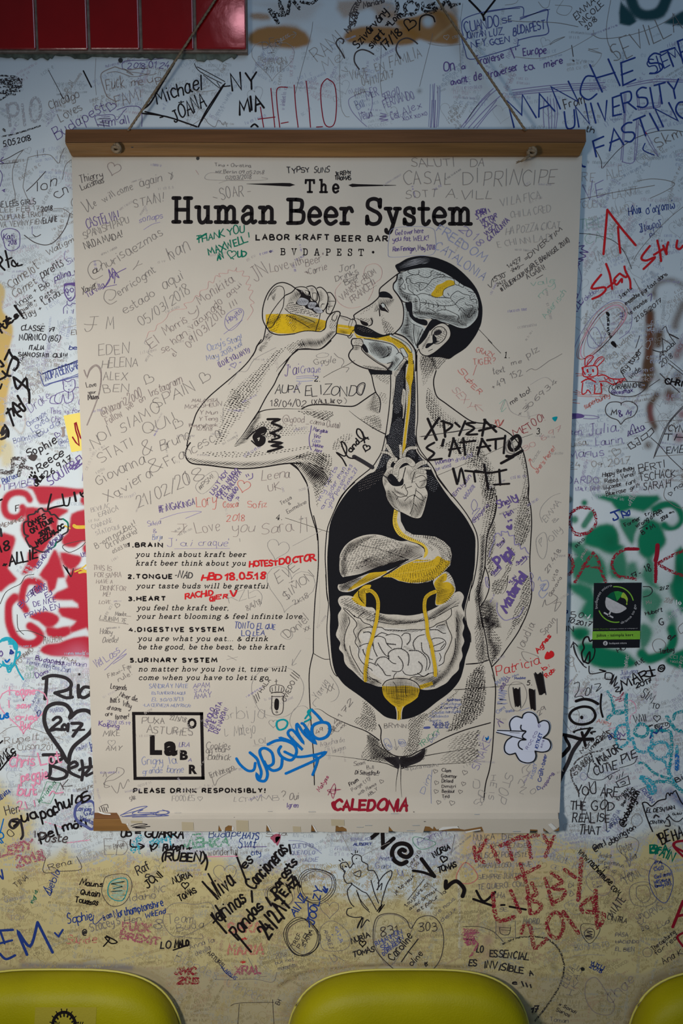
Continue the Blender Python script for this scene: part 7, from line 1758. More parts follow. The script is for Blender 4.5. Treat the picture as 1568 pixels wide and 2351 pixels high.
# ================================================================== graffiti on the wall
WALL_PEN = '''
F 0 0 2.613
D
z -30 460 170 110 14 4 K
L 4 K 0 600 60 560 130 510 110 470
T 60 750 250 725 125 6.5 s PIO
L 5 D 20 775 30 785
L 3.5 K 0 820 100 800 240 755
G
T 20 885 185 840 34 2 K 5.05.2018
L 1.2 D 290 420 380 590 360 560
T 300 660 475 580 55 1.6 p Chicago
T 365 735 495 655 55 1.5 p Loves
T 340 835 640 660 70 1.5 v Budapest
h 665 640 60 10 1.4 v
L 3 k 500 425 548 522
L 1 P 575 350 570 480 578 570
G
L 2 x 690 400 620 430 605 460 620 520 645 580 700 610
L 2 x 690 400 760 420 830 410 890 410
L 1.3 x 740 410 800 450 760 430 850 440 900 450 940 440
L 1.3 x 640 440 700 430 800 460 900 440
L 1.2 v 735 415 745 368 880 360 980 350
T 765 410 1010 408 36 1.4 v 2018.01.24
T 640 540 745 520 70 1.8 x Fuck
T 790 515 860 510 50 1.8 x me
T 890 500 970 480 45 1.8 x up
T 700 640 850 605 70 1.7 x FAM!
L 1.5 v 700 660 760 640 830 640 850 680 850 760
L 1.3 v 590 760 570 700 620 690 680 690 700 720 740 670 760 650
T 620 765 780 740 50 1.5 v I'm all
z 580 700 100 60 16 1 V
G marker_lettering
L 4 k 850 660 900 620 960 520 1045 380
L 3.4 k 855 680 1000 700 1180 760
L 3 k 870 670 975 695 960 705
L 3.6 k 1190 760 1240 660 1340 510
L 2.6 k 1200 740 1270 630 1350 500
L 1.6 K 1165 380 1200 430 1330 500
L 1.6 K 1180 400 1240 430 1350 490
L 1.4 K 1220 450 1320 530 1300 490
L 2.6 k 1330 520 1380 515
T 945 625 1215 535 85 3.2 k Michael
T 1070 630 1110 625 30 2 k +
T 1050 735 1240 640 80 3 k JOANA
L 1 P 1140 530 1200 550 1290 540
G marker_lettering
T 1392 550 1540 530 95 4 k NY
L 1 p 1140 760 1220 710 1250 740 1290 760 1310 720 1340 750 1350 730 1360 760
F 500 0 2.613
T 130 692 270 645 90 4.6 k MIA
L 4 k 200 760 220 745 240 760
G
L 2.2 R 240 715 345 702
L 2.2 R 255 640 275 765
L 2.2 R 318 528 342 765
L 2.2 R 372 765 355 620 358 530 420 525
L 2.2 R 378 740 424 732
L 2.2 R 458 508 468 650 482 765
L 2.2 R 530 485 545 630 556 765
L 2.2 R 590 762 630 760
C 2.2 R 650 475 620 520 620 620 640 740 680 760 705 720 712 600 700 510 670 480
G
h 330 350 260 2 .9 P
T 270 290 380 270 45 1 p DEB
T 300 330 340 325 25 1 p +
T 265 395 415 378 40 1.3 P SIMON
T 275 438 385 430 36 1.2 P 9 11 17
L .9 P 410 220 470 200 450 190 470 205 450 230
G
T 600 370 770 250 90 1.4 P RAMI
T 640 430 770 340 60 1 q Mel
L .9 P 760 400 780 430 740 420
L .9 p 570 130 560 200 520 350 480 500 465 560
L .9 P 730 260 735 600 760 690 790 700
L .9 p 1290 200 1270 280 1210 520
L .9 p 980 280 975 480 985 570
L .9 P 1470 20 1450 200 1460 440
L .9 P 1260 260 1350 275 1460 265
G
L 3 D 760 348 740 310 710 260 730 230 755 240 750 260
L 3 D 848 415 820 370 825 320 860 298 900 305 935 325
L 3 D 1095 350 1070 300 1085 250 1130 228 1170 240 1198 262
L 3 k 1210 180 1215 110 1250 88 1290 100 1302 130
h 1152 145 75 10 2.6 k
D marker_lettering
L 9 k 310 60 345 110 360 135
L 8 k 310 60 380 90 370 10
L 8 k 370 10 400 90
L 8 k 420 80 440 0 490 50
L 7 k 500 10 560 20 600 -10
L 8 k 1070 0 1080 40 1070 85 1120 90
C 8 k 1150 10 1120 40 1140 80 1180 80 1200 30
L 8 k 1230 20 1235 65 1290 70 1310 50 1260 40 1300 20
L 8 k 1340 50 1370 0 1400 40
L 7 k 1410 30 1450 20
G
T 785 200 860 0 34 2 D Ana Ahmed
T 820 160 850 70 30 1.8 D Sandor
T 875 50 1000 15 34 2 D Mariana
L 2 D 830 10 800 60 790 130 800 190
T 840 292 1025 75 48 2.6 k Szivárvány
T 925 290 1000 200 48 2.6 k swart
T 1010 165 1040 150 34 2.6 k +
T 1045 150 1110 90 34 2.4 k Lom
T 1005 305 1105 200 50 2.8 k 17/18
G
T 795 480 905 450 50 1.4 P VIAJE
T 950 430 1000 415 50 1.4 P EN
T 1035 405 1225 340 60 1.4 P FAMILIA
T 870 520 1055 465 50 1.4 P 04/11/2017
T 825 580 890 560 30 1.2 P PAPA
T 895 595 970 570 50 1.2 V MER
T 990 605 1095 565 42 1.2 V SERGIO
T 1000 645 1185 590 50 1.3 V FERNANDO
L 1.2 V 880 550 830 570 785 600 800 660 850 720 895 760
L 1.2 V 880 550 920 560 925 640 900 710
T 840 660 885 640 50 1.3 i Bill
T 855 690 880 680 20 1.2 V +
T 855 725 930 700 50 1.2 V Velua
T 1045 720 1090 700 50 1.2 V C'est
T 1110 700 1225 640 50 1.2 V Alex
T 1110 725 1260 690 36 1.2 V xox xoxo
z 960 680 60 50 7 1.8 V
G
L 1.3 i 1275 505 1272 620 1265 760
L 1.8 i 1290 505 1290 640 1280 765
L 1.5 V 1300 500 1295 640 1295 765
L 1.5 V 1320 520 1320 640 1310 765
L 1.8 i 1332 515 1330 640 1320 760
L 1.4 v 1305 600 1300 765
L 1.3 V 1285 600 1275 765
F 968 0 2.613
L 1.8 V 235 765 300 680 360 600 430 530
L 1.6 V 250 765 320 680 400 580 460 530
L 1.8 V 280 768 350 690 420 620 490 560
L 1.6 V 310 768 380 690 450 600
L 1.6 V 330 768 400 680 450 630
L 1.5 V 262 740 320 650 410 560
G
L 4.4 k 285 0 360 80 375 120
L 4.4 k 370 90 440 0
L 1.8 b 250 215 240 160 260 110 380 70 520 50 605 42 610 95
L 1.4 b 380 75 500 55 590 48
L 1.8 b 240 230 260 300 290 355 440 320 590 270
L 2.2 b 590 115 680 80 755 58 752 130 757 200 660 220 580 240
L 1.8 b 580 235 575 280
L 1.4 b 590 105 700 75 770 55
T 262 195 465 155 62 2.2 b CUANDO
T 485 140 545 130 34 1.8 b SE
T 260 235 385 215 36 1.8 b JUNTAN
T 410 220 495 205 38 1.8 b LUZ,
T 300 290 390 275 40 1.8 b NFY
T 410 272 525 252 34 2 b GCEN
T 550 212 740 172 50 2.2 b BUDAPEST
G
T 130 430 200 418 60 2.3 v On
T 240 415 265 410 30 2 v a
T 330 392 495 350 50 2.2 v Traverse
T 552 355 580 345 65 2.2 v l'
T 610 335 750 318 50 2.2 v Europe
T 175 512 275 490 40 2.2 v avant
T 315 485 360 478 55 2.2 v de
T 400 470 580 418 46 2.2 v traverser
T 615 430 675 410 44 2.2 v ta
T 735 408 850 380 40 2.2 v mère
L 1.6 D 900 270 910 340
L 3 D 908 362 914 366
L 1 p 500 120 620 130 800 135 940 160
L 1 P 560 340 700 350 850 310 1000 230 1030 205 1030 180
L 1 p 1030 210 1080 230 1200 220 1350 180 1480 120 1520 80
L 1 p 1135 0 1110 150 1115 240 1140 300 1180 350
L 1 p 770 265 800 240 860 220 800 250 770 268
G
T 930 120 1040 10 40 1.6 D EMMA
T 965 155 1095 30 38 1.6 D NICOLE
T 995 178 1055 120 26 1.5 D 2018
L .9 P 500 30 560 20 580 0
L .9 P 700 10 730 45 760 40 770 0
L .9 P 800 30 900 40 870 90 810 70 850 0
T 1160 375 1568 170 110 1.8 p SEVILLA
G
T 1340 390 1640 250 1 .1 p .
T 1370 450 1568 340 80 2.4 e SIEM
G marker_lettering
T 550 760 1290 480 150 3.6 e MANCHE
T 1370 455 1640 350 120 3.6 e STE
G marker_lettering
T 865 785 1560 590 108 3.6 e UNIVERSITY
L 4 e 950 940 960 990 980 1000
T 1045 945 1640 680 105 3.8 e FASTING
G
L 1.6 V 540 540 700 520 860 505 1100 495
L 1.4 V 545 555 700 535 900 515 1090 510
L 1.8 V 550 570 700 555 1000 535 1100 530
L 1.4 V 560 560 680 545 860 530 1105 520
L 1.6 V 735 590 730 680 735 765
L 1.8 V 755 580 760 680 765 770
L 1.6 V 770 590 780 680 780 770
L 1.6 V 805 590 815 680 805 770
L 1.5 V 790 590 800 680 795 770
L 1.6 V 1220 510 1400 475 1568 480
L 1.6 V 1230 520 1400 490 1568 492
L 1.8 V 1215 560 1215 700 1195 960
L 1.6 V 1225 560 1222 700 1205 970
L 1.6 V 1200 970 1280 960 1300 720
L 1.6 V 1275 960 1290 720
S 1.8 V 1290 560 1300 660 1430 640 1435 565
S 1.4 V 1300 565 1310 650 1420 632 1428 570
T 860 655 980 620 55 2 D From
T 985 790 1030 800 34 2.2 D th
G
L 1.3 D 1080 1010 1075 960 1040 890
L 1.3 D 1085 1010 1180 900 1280 830 1400 790 1500 780 1568 790
L 1.2 V 1300 740 1350 800 1420 940 1340 800 1440 760
L 2.4 e 1340 860 1330 900 1395 930
T 1420 890 1568 810 70 1.8 p Skm
L 1 P 1000 290 1080 320 1000 300 1060 290
L 1.1 q 1000 380 1030 395 1070 350 1080 320
F 880 350 2.279
G
T 1040 150 1110 150 50 1.2 q RE
T 1170 140 1260 120 50 1 q ALE
T 1040 290 1140 290 40 1 q GUEN
T 1200 245 1330 220 40 1 q LA NIT
T 1180 330 1290 300 40 1 q UN LO
T 1030 270 1160 220 80 1.6 V IVE
L 1.4 p 1010 250 1200 210 1420 172
L 1.2 p 1330 150 1400 138 1480 145 1525 165 1480 200 1395 240
T 1030 400 1130 390 50 1 L TEN
T 1060 480 1200 450 50 1 L CAS
T 1110 570 1280 530 50 1 q IM UR
T 1285 330 1350 315 50 1.8 e Ηλια
T 1375 320 1525 290 46 1.6 e σ'αγαπώ
T 1345 415 1460 385 36 1.4 b Σταυρος
T 1395 440 1420 430 20 1.4 b pi
L 1.4 e 1350 370 1355 415 1340 415
L 1.2 p 1310 560 1350 500 1420 420 1500 340 1568 285
L 1.2 D 1000 422 1100 430 1200 460 1260 520 1300 610
L 1.2 p 1300 560 1310 540
G marker_lettering
L 5.2 r 1152 532 1160 440 1172 300
L 5.2 r 1172 300 1240 390 1320 485
L 5 r 1228 390 1232 450 1240 525
L 5 r 1372 -100 1372 -100
F 1268 560 5.227
L 5 r 585 370 470 530 620 520 635 560 570 620 480 660
L 5 r 645 240 690 370 718 540
L 4.6 r 665 520 720 480 760 440
L 4.6 r 800 360 740 430 770 490 830 420 835 460
L 4.6 r 865 270 880 330 930 430 938 530
L 4.6 r 810 355 880 400 900 370
L 5 r 1170 25 1070 160 1120 200 1230 160 1180 220 1095 300
L 5 r 1260 -40 1290 90 1305 205
L 5 r 1220 130 1300 80 1330 60
L 5 r 1330 20 1370 120 1370 60 1390 -20
L 5 r 1500 -40 1490 40 1530 60 1568 20
G
C 1.6 O 330 1380 300 1280 420 1020 560 800 760 700 880 760 880 900 700 1130 500 1320
C 1.4 O 350 1390 320 1290 440 1030 580 830 750 720 860 780 850 900 690 1100 500 1290
C 1.6 n 370 1370 340 1280 400 1090 560 850 740 740 850 780 870 900 690 1140 480 1340
C 1.2 O 380 1340 410 1130 600 850 780 760 840 830 820 930 680 1150 560 1260 460 1330
L 1.2 P 560 880 640 1040 700 1120
C 1.2 V 520 1000 590 1130 540 1240 450 1240 420 1160 440 1060
L 1.1 V 410 1020 560 1230 640 1070
L 1.2 V 240 1440 250 1300 330 1100 480 870 700 690 860 700 950 840 930 1030 800 1140
z 805 820 60 100 8 1.6 V
D
L 6 k 660 830 675 950 670 1050 700 1115
G
X k 640 825 665 815 690 850 670 870
L 1 k 700 1100 705 1120
X k 700 1190 730 1165 770 1210 765 1245 735 1230
G
L 2 v 330 -20 290 30 380 20 350 60 430 100 330 100 400 150 300 180 370 190 290 230 330 240 250 300
T 265 80 320 60 60 1.8 v s
L 1.2 V 310 260 350 400 330 560 310 620
T 230 720 320 600 80 1.8 v RG
T 240 920 370 690 80 2 v ORZE
T 370 710 560 560 50 1.3 V /debbo
T 500 780 620 690 50 1.1 P GRY
L 1.2 P 740 490 740 550 630 600
T 820 660 960 540 45 1.5 D Japita
T 880 740 1050 620 50 1.6 D ensemble
T 1080 610 1380 370 50 1.5 D partout dans
T 930 850 1140 690 46 1.6 D le monde
T 1010 935 1150 820 50 1.6 D 21.05.
T 1170 810 1320 690 50 1.6 D 2017
L 1.3 p 975 410 1040 530 1100 620
L 1.4 v 1140 630 1190 600 1180 690
T 640 1420 780 1330 70 1.5 P Meg
T 790 1250 960 1120 60 1.4 P tudom
T 760 1510 930 1350 70 1.4 P Csinalni
T 950 1150 1050 1090 1 .1 P .
L 1.4 p 830 1500 960 1370 1080 1220
T 860 1560 1080 1290 80 1.8 D my tuyer
L 1.5 D 1000 1250 1050 1100
L 1.6 D 1310 1130 1430 1220 1330 1300 1200 1270 1320 1290 1320 1140
L 1.6 D 1320 1030 1360 990 1400 1080 1520 1140 1400 1080 1480 1200
T 1290 1390 1470 1200 60 1.5 D Anna
T 1310 1480 1450 1360 60 1.5 D 2018
L 1.5 D 1390 1430 1568 1568
L 1.2 D 1410 1400 1568 1530
G rabbit_doodle
L 2.4 r 395 1568 360 1500 370 1480 500 1460 540 1490 545 1568
L 2.2 r 395 1480 390 1420 400 1370 440 1340 490 1350 480 1380 430 1440 400 1470
L 2.2 r 490 1460 540 1380 590 1355 620 1370 610 1400 540 1470
L 1.6 r 415 1460 430 1400 480 1360
L 1.6 r 510 1450 560 1390 600 1370
L 4 r 420 1510 424 1535
L 4 r 486 1510 490 1530
F 1268 840 5.227
L 2.4 r 370 30 365 90 390 130 520 120 545 70 535 10
L 2 r 395 125 440 150 500 140
L 2.4 r 435 105 450 115 465 100
L 1.2 o 550 60 640 70
L 1.2 o 550 80 620 110
L 1.4 o 360 100 280 90
L 1.4 o 365 115 290 120
L 3 r 350 195 400 165 450 160 520 195
L 2.4 r 365 205 355 330 400 325 420 290 440 300 460 330
L 2.4 r 500 330 510 290 505 230
L 2.4 r 500 330 580 330 590 290 580 210 600 240
L 2.6 r 545 120 620 110 700 150 800 160 870 150
L 2.2 r 560 190 640 185 740 225 820 180 880 170
L 1.6 r 730 160 760 220 800 170 820 210 850 160
L 1.6 r 620 130 640 170 670 150 700 190
L 1.2 o 250 310 330 330
L 1.2 o 280 290 340 320
L 1.2 o 270 340 420 350 560 340 660 350
L 1.1 o 300 360 450 370 640 365
L 1.3 o 240 440 330 450
L 1.3 o 230 410 290 405
T 390 515 690 370 60 1.6 o superbunny
G
C 1.8 D 720 220 860 190 1060 195 1140 220 1080 310 960 365 780 360 690 320 680 270
T 715 285 1070 255 60 1.7 D CARABANCHE
T 710 345 960 315 50 1.7 v @cesmax
L 1.6 D 900 190 850 110 820 60 840 10
L 1.5 D 1160 250 1290 160
T 940 155 1070 60 70 1.6 D wide
G
L 1.9 D 825 475 820 445 760 430 680 445 640 500 645 570 700 620 780 650 822 705
L 1.9 D 825 450 880 425 960 435 1020 490 1005 560 960 610 880 640 825 700
T 705 585 765 580 60 2.3 D M
T 800 605 850 600 75 2.1 v &
T 885 585 945 600 60 2.3 v M
L 5.6 v 170 600 260 600 360 605
L 3 v 170 580 300 578 370 595 360 615 280 625 175 630
L 1.8 V 370 590 500 600 560 620 480 635 370 630
L 4 v 175 615 280 590 350 600
G
T 180 830 370 820 70 1.6 V sten,
T 440 835 800 770 120 1.8 V Julia,
T 175 980 430 945 70 1.6 P ouisa,
T 520 950 860 930 90 1.6 V Laurin,
T 200 1110 610 1080 100 1.8 V Marius
h 765 1035 110 8 1.5 P
T 190 1225 380 1215 70 1.6 P 24.
T 470 1215 600 1215 60 1.6 P 09
T 670 1210 930 1160 80 1.6 P 2017
L 1.3 P 215 1240 300 1240
T 150 1415 560 1410 80 1.7 V IDARDO
T 280 1500 410 1495 40 1.5 V ITALY
T 455 1500 560 1490 55 1.4 V (AN)
G
T 600 1330 740 1310 55 1.5 D Happy
T 780 1290 980 1240 50 1.5 D Birthday
T 600 1390 790 1380 1 .1 D .
T 635 1410 790 1385 50 1.4 D Rebod
T 825 1350 990 1320 55 1.5 D Verel!
T 615 1490 830 1440 50 1.5 D Wycombe
T 880 1440 1000 1400 50 1.5 D fan!
T 650 1560 880 1510 50 1.5 D Blue rose
T 930 1490 1050 1450 45 1.5 D girl!!
G
T 1045 1275 1360 1220 85 1.6 D BERTI
T 1045 1385 1480 1330 90 1.7 D TSCHACK
T 1090 1490 1420 1460 85 1.7 D SARA H
T 1350 0 1360 0 1 .1 D .
S 1.8 D 900 940 940 1000 1000 970 995 950 960 940 945 910 905 945
S 1.8 D 985 880 1020 860 1060 940 1020 950 1010 930 1035 920
S 1.8 D 1060 850 1130 800 1150 850 1080 900 1060 860
S 1.8 D 1140 790 1190 745 1220 790 1160 860
T 905 845 1110 760 70 1.6 v Aitta
L 1.4 v 900 840 1100 770
L 1.6 v 930 820 960 700 1000 780
L 2 D 1290 90 1400 200 1530 320
T 1350 215 1560 240 65 3.4 k CHRI
L 1.4 D 1568 1250 1400 1090 1290 960 1180 860
L 1.4 D 1215 1110 1260 970 1380 700 1568 480
L 1.6 D 1225 1090 1280 960 1400 690 1568 500
L 1.2 p 1110 680 1300 660 1568 650
T 1385 780 1568 800 80 2 D CYN
T 1340 890 1568 900 80 2 K TH
T 1370 1045 1568 1040 75 1.7 K EME
L 1.2 p 1230 1085 1400 1075 1568 1065
C 1.2 p 1568 1330 1420 1360 1350 1480 1360 1600 1568 1700
h 1415 1535 50 -20 1.2 D
T 1470 1500 1568 1440 50 1.5 D no
F 1268 1120 5.227
G
T 700 320 930 330 1 .1 e .
L 4 e 700 300 800 265
L 3.4 e 740 290 790 360 740 390 730 370
L 3 e 850 360 830 280 920 330 840 330
L 2.6 e 880 330 920 270 930 320
T 1110 340 1290 290 45 1.5 K trips
T 1010 480 1330 290 50 1.5 K wrong direct
T 880 470 1060 380 50 1.5 K Former
T 1310 400 1390 355 40 1.6 K 2018
T 1080 560 1230 480 60 1.7 K B * M
T 1400 310 1460 300 30 1.4 K en
L 1.5 K 1040 495 1140 440
D marker_lettering
C 6.5 R 360 235 250 275 200 380 250 520 330 560 430 540 520 430 500 290 440 245
L 9 R 280 555 330 562 400 550
L 7 R 250 280 330 235 420 245
L 7 R 125 780 200 810 240 880 250 950 230 1010 190 1040 120 1045
L 7 R 270 1130 350 990 400 900 490 780
L 7 R 490 780 550 870 580 990 640 1130
L 6.5 R 360 935 470 950 590 965
L 6.5 R 1030 735 900 730 780 790 720 880 730 980 790 1060 900 1075 1000 1095
G marker_lettering
L 7 R 880 735 1020 735
L 10 R 1262 690 1255 800 1240 870
L 6 R 1240 860 1242 1000 1238 1130
D marker_lettering
L 8 R 1242 900 1240 1100
L 7 R 1280 900 1400 830 1568 755
L 7 R 1280 920 1400 990 1568 1055
G
L 5 R 880 740 990 738
T 110 1500 190 1500 50 1.8 e na
T 220 1560 380 1560 70 1.6 K 50
T 105 1600 450 1670 55 2 K 2.10.2017
T 105 1715 250 1720 60 1.9 K FIN
L 1.8 w 395 1520 420 1560 460 1520
L 1.8 w 400 1540 425 1570 450 1545
L 2.4 w 1490 1350 1495 1400
C 2.2 w 1530 1365 1515 1380 1530 1400 1545 1385 1530 1365
C 1.4 P 100 1990 150 1970 180 1910 150 1880 120 1920
T 105 1870 190 1830 80 1.4 P Be
h 215 2060 90 10 1.3 P
L 1.4 P 250 2100 290 2210
G
L 3.6 k 480 1825 450 1840 430 1790 390 1800 365 1860 380 1920 350 1990 380 2090 430 1990 450 1980 440 2100 390 2090
L 2.6 k 440 2100 490 2040 510 1960 505 1925
L 2.4 K 250 1850 270 1950 310 2050 370 2120
L 2.2 K 220 1920 255 1860 305 1905
L 2.2 K 250 1900 280 2000 360 2120 410 2160
L 2.4 K 440 2140 455 2230 600 2210 640 2200 560 2180 630 2205
L 1.8 K 1085 1185 1170 1190 1200 1240 1160 1290 1090 1310
T 1120 1010 1190 990 80 2 K 18
T 960 1095 1070 1040 60 1.8 K 17-
T 1290 1230 1390 1210 40 1.6 K 2/2
T 1340 1370 1430 1390 60 1.3 P 2018
T 1130 1400 1190 1390 40 1.4 P Mi
T 1120 1530 1320 1480 50 1.5 K Hubert
T 1290 1660 1350 1640 70 2 K G
T 1380 1800 1430 1830 70 2.6 K of
C 1.2 p 1240 1820 1200 1880 1240 1970 1320 1960 1360 1880 1310 1820
T 1290 2000 1460 1960 60 1.5 K Tomboy
T 1010 2140 1110 2080 50 1.4 K PLVE
T 790 1980 880 1930 50 1.5 K HU
L 1.2 p 1568 1620 1510 1680 1540 1750 1568 1730
T 350 860 420 740 40 1.2 P jesus
T 300 720 390 620 40 1.3 K Rho
F 1248 1500 4.9
G
L 2.6 K 690 280 700 220 770 230 760 290 700 290
T 790 330 860 300 1 .1 K .
L 2.6 K 745 340 790 240 760 350 820 260 790 370 830 330
L 2.6 K 800 390 850 380 810 430 880 420 880 380 860 450
T 890 410 1240 240 110 3.4 k MARI
L 3.2 k 1160 200 1250 185
L 3.2 k 1190 265 1255 250
L 3.2 k 1205 195 1220 260
C 3.2 k 1300 150 1290 190 1330 205 1360 170 1350 135 1320 135
T 1315 185 1350 170 34 2.6 k c
T 1040 390 1220 320 45 2.4 k 2017
T 860 250 1060 220 50 1.4 i Jullsma
T 870 290 980 270 36 1.3 i uspas
G
L 1.6 K 340 340 400 330 390 420 350 490 420 480 450 500
C 1.6 K 490 390 470 470 510 460 520 400
T 530 450 620 340 1 .1 K .
L 1.6 K 540 360 530 450
L 1.6 K 570 350 640 345 590 430 650 380
C 1.2 P 220 600 200 680 250 800 320 880 380 800 400 680 340 600 280 620
C 1.1 P 260 30 240 100 330 150 330 60 300 20
L 1.2 v 160 110 250 150 230 210 160 230
L 1.3 V 170 260 230 260 250 330 170 430 250 380 320 290
L 1.2 V 220 430 270 460 270 540
G
L 6.6 k 365 538 450 515 540 530 610 568
C 6 k 440 600 330 640 290 710 340 780 440 800 540 770 582 700 540 620
X k 410 715 425 700 445 712 440 738 420 740
L 4.4 k 650 460 640 560 645 640 665 715
L 3.6 k 335 885 380 865 450 850 550 840
X k 335 880 350 870 355 890 340 900
X k 410 845 420 838 430 850 420 858
L 3.6 k 545 905 530 890 580 880
G
L 8 k 245 920 330 940 420 965 550 965
L 7 k 520 845 480 910 400 1000 320 1120
L 6.4 k 430 890 450 960 470 1040
L 9 K 400 1000 330 1100 270 1240 200 1380 165 1480 140 1630
L 7 k 150 945 230 915 250 960 290 1050 240 1120 150 1150
L 9 k 150 1165 210 1150 280 1070
L 7 k 150 1180 200 1150
G
L 2.2 D 580 960 620 930 660 970 590 1010 600 960
T 430 1130 570 980 50 1.7 D More
T 530 1110 700 900 50 1.7 D insood
T 560 1060 720 930 40 1.6 D real cau
T 740 970 860 900 46 1.8 e BOAT
L 2.4 D 700 880 760 920 800 960 920 970
L 2.4 D 700 880 740 865
L 2.4 D 700 880 715 900
G
D marker_lettering
L 6.6 t 720 430 760 500 780 580 785 650
L 8.5 t 930 465 925 560 930 640
L 8 t 715 740 760 690 830 655 920 655 930 680
L 6.5 T 930 680 940 800 950 900 945 1000 890 1045 840 1040 810 950 820 850 870 810 930 800
L 8 T 950 840 960 960 1000 960
C 7 t 1090 790 1030 860 1030 910 1100 940 1160 910 1170 840
L 7 T 1010 1000 1040 1080 1110 1110 1180 1090 1215 1000 1215 860
L 7 t 1215 870 1300 870 1420 880 1440 1000 1440 1100 1430 1200 1400 1350
C 7 T 1300 1000 1240 1030 1210 1100 1250 1160 1330 1180 1400 1140 1410 1060 1370 1010
L 6.5 T 1180 1060 1230 1170 1350 1210 1400 1300 1460 1440 1540 1540
L 7 T 1500 1050 1500 1150 1500 1300
L 10 B 1500 1150 1500 1300
L 8 t 1385 710 1440 800 1490 860 1568 880
L 7 t 1568 650 1480 680 1460 740
L 6 t 1070 1235 1130 1240 1250 1350 1420 1410
L 8 t 1240 1450 1350 1440 1440 1460 1568 1560
C 8 T 1160 1400 1090 1400 1180 1490 1200 1570 1250 1560 1240 1490
L 10 T 1180 1500 1210 1570
L 6 t 780 660 830 680 900 665
G
T 1205 950 1330 890 60 4 e M
T 870 980 920 900 60 2 v PL
T 1085 480 1210 560 100 1.6 K SIM
T 1210 620 1300 620 55 1.6 K TO
T 1020 780 1160 760 80 1.7 K Will
h 1275 730 80 0 1.6 K
T 1180 850 1250 820 40 1.6 K *
C 1.4 K 1250 810 1390 780 1410 830 1290 860
T 1260 850 1400 810 34 1.5 K BEZO
T 595 780 750 800 40 1.2 o Alley
D
L 2.4 m 780 480 840 500 900 440 850 540 930 500 800 530
L 2 n 950 520 1020 560 1040 650 980 700 970 800
L 2 n 730 850 860 830 930 840
L 2 n 950 1050 1040 1060
G
T 575 1370 820 1300 85 2.4 K CUTIE
T 880 1240 1050 1160 100 2.4 K PIE
L 2.2 K 590 1170 640 1260 610 1180 660 1150
T 620 1240 880 1090 80 2.8 K MAJOR
L 1.8 K 500 1340 520 1200 500 1160
L 1.4 K 490 1340 500 1390 560 1420 660 1420 740 1370 860 1310
L 1.4 K 850 1290 1010 1240 1050 1170
L 1.6 K 720 1380 745 1420 770 1370
D
L 3.4 D 640 1100 560 1110 480 1140 380 1200 320 1290 310 1380 350 1480 400 1580
X k 640 1080 655 1065 670 1080 655 1100
L 4 K 530 1130 560 1220 600 1270
L 3.4 D 670 1120 700 1200 760 1290
G
C 1.3 i 430 1340 410 1380 430 1420 470 1420 490 1380 460 1345
T 310 1340 500 1200 36 1.6 D KERS AND
T 330 1400 540 1210 36 1.6 D NO SHERS
T 360 1610 590 1580 115 2.4 K YOU
T 640 1610 830 1620 105 2.4 K ARE
T 300 1755 470 1760 100 2.4 K THE
T 535 1760 790 1760 105 2.4 K GOD
T 325 1905 740 1895 100 2.4 K REALISE
T 395 2035 635 2035 95 2.4 K THAT
L 1.6 D 570 1440 500 1560 440 1700 430 1900
L 1.8 D 690 1470 690 1700 710 2000
G
T 835 1660 970 1530 40 1.6 K thank
T 880 1720 930 1660 30 1.6 K gap
T 930 1640 1030 1540 46 2.4 K PINKS
L 1.8 K 950 1650 1035 1550
T 1100 1550 1170 1510 1 .1 K .
T 1105 1540 1220 1690 40 1.7 b DEIAN
L 1.2 K 1080 1530 1180 1490
S 1.8 K 810 1450 950 1380 970 1470 850 1510 815 1450
L 1.8 K 860 1460 900 1440 920 1460 880 1480
L 1.4 K 820 1420 830 1380
L 1.4 K 850 1410 860 1360
L 1.4 K 880 1390 895 1330
T 900 1960 1080 1560 70 2.8 k @bobbington
T 570 2230 700 2150 60 2.4 K @mr.l
T 740 2160 1040 1970 60 2.2 K obbington
L 2.6 k 1225 2005 1180 1900 1120 1720 1115 1680 1160 1680 1215 1720 1290 1660 1370 1640
L 2.2 k 1375 1640 1380 1590 1400 1570 1420 1600 1430 1570 1450 1580 1460 1560 1490 1540
L 2.4 k 1490 1555 1540 1660 1568 1700
T 1155 1790 1330 1780 45 2 K EL DES
T 1340 1780 1480 1750 45 2.2 K VIAN
T 1190 1920 1370 1910 36 1.7 K CINTRV
L 3.4 K 1240 1850 1260 1820 1295 1840
L 2.8 K 1415 1830 1380 1860 1410 1880 1420 1940 1370 1940
L 2 K 1400 1810 1460 1880 1520 1890 1568 1850
T 1450 1820 1550 1810 20 1.5 K CLAU
T 1330 2140 1568 2060 120 3 k BE HA
L 4 k 1275 2040 1310 2090
L 3.6 k 1318 2105 1328 2108
T 1200 2250 1400 2250 100 3.4 g BrA
L 5 R 1568 2110 1490 2120 1470 2170 1568 2230
T 1490 1450 1568 1420 60 2 K Bi
T 760 1960 870 1770 45 1.5 i SERENA
T 720 2010 860 1880 40 1.5 b LYFAN
T 990 1920 1110 1830 1 .1 i .
C 1.2 P 1060 1800 990 1850 1000 1930 1060 1940 1110 1880
F 1028 1880 2.904
G
T 168 145 310 138 40 1.7 p NUNCA
T 360 138 510 150 40 1.6 p DE IR
T 175 195 560 190 30 1.4 p NE SORPRENDER
T 200 262 530 252 34 1.5 p BUSCAR POR ESTE
T 200 330 420 322 32 1.5 p MARAVILLOSO
T 450 320 560 318 32 1.5 p VIAJE
T 200 402 490 395 32 1.5 p SIEMPRE JUNTO
T 200 470 400 460 34 1.6 p TE QUIERO
T 430 455 510 450 32 1.6 p CON
T 300 530 380 525 32 1.5 p CHA
T 340 620 400 615 26 1.3 p SE
L 1 P 560 120 700 200 800 290 810 300
G
C 2 o 120 290 200 380 150 430 70 420 60 370
L 1.4 P 170 200 100 330
D marker_lettering
L 9 R 175 190 190 280
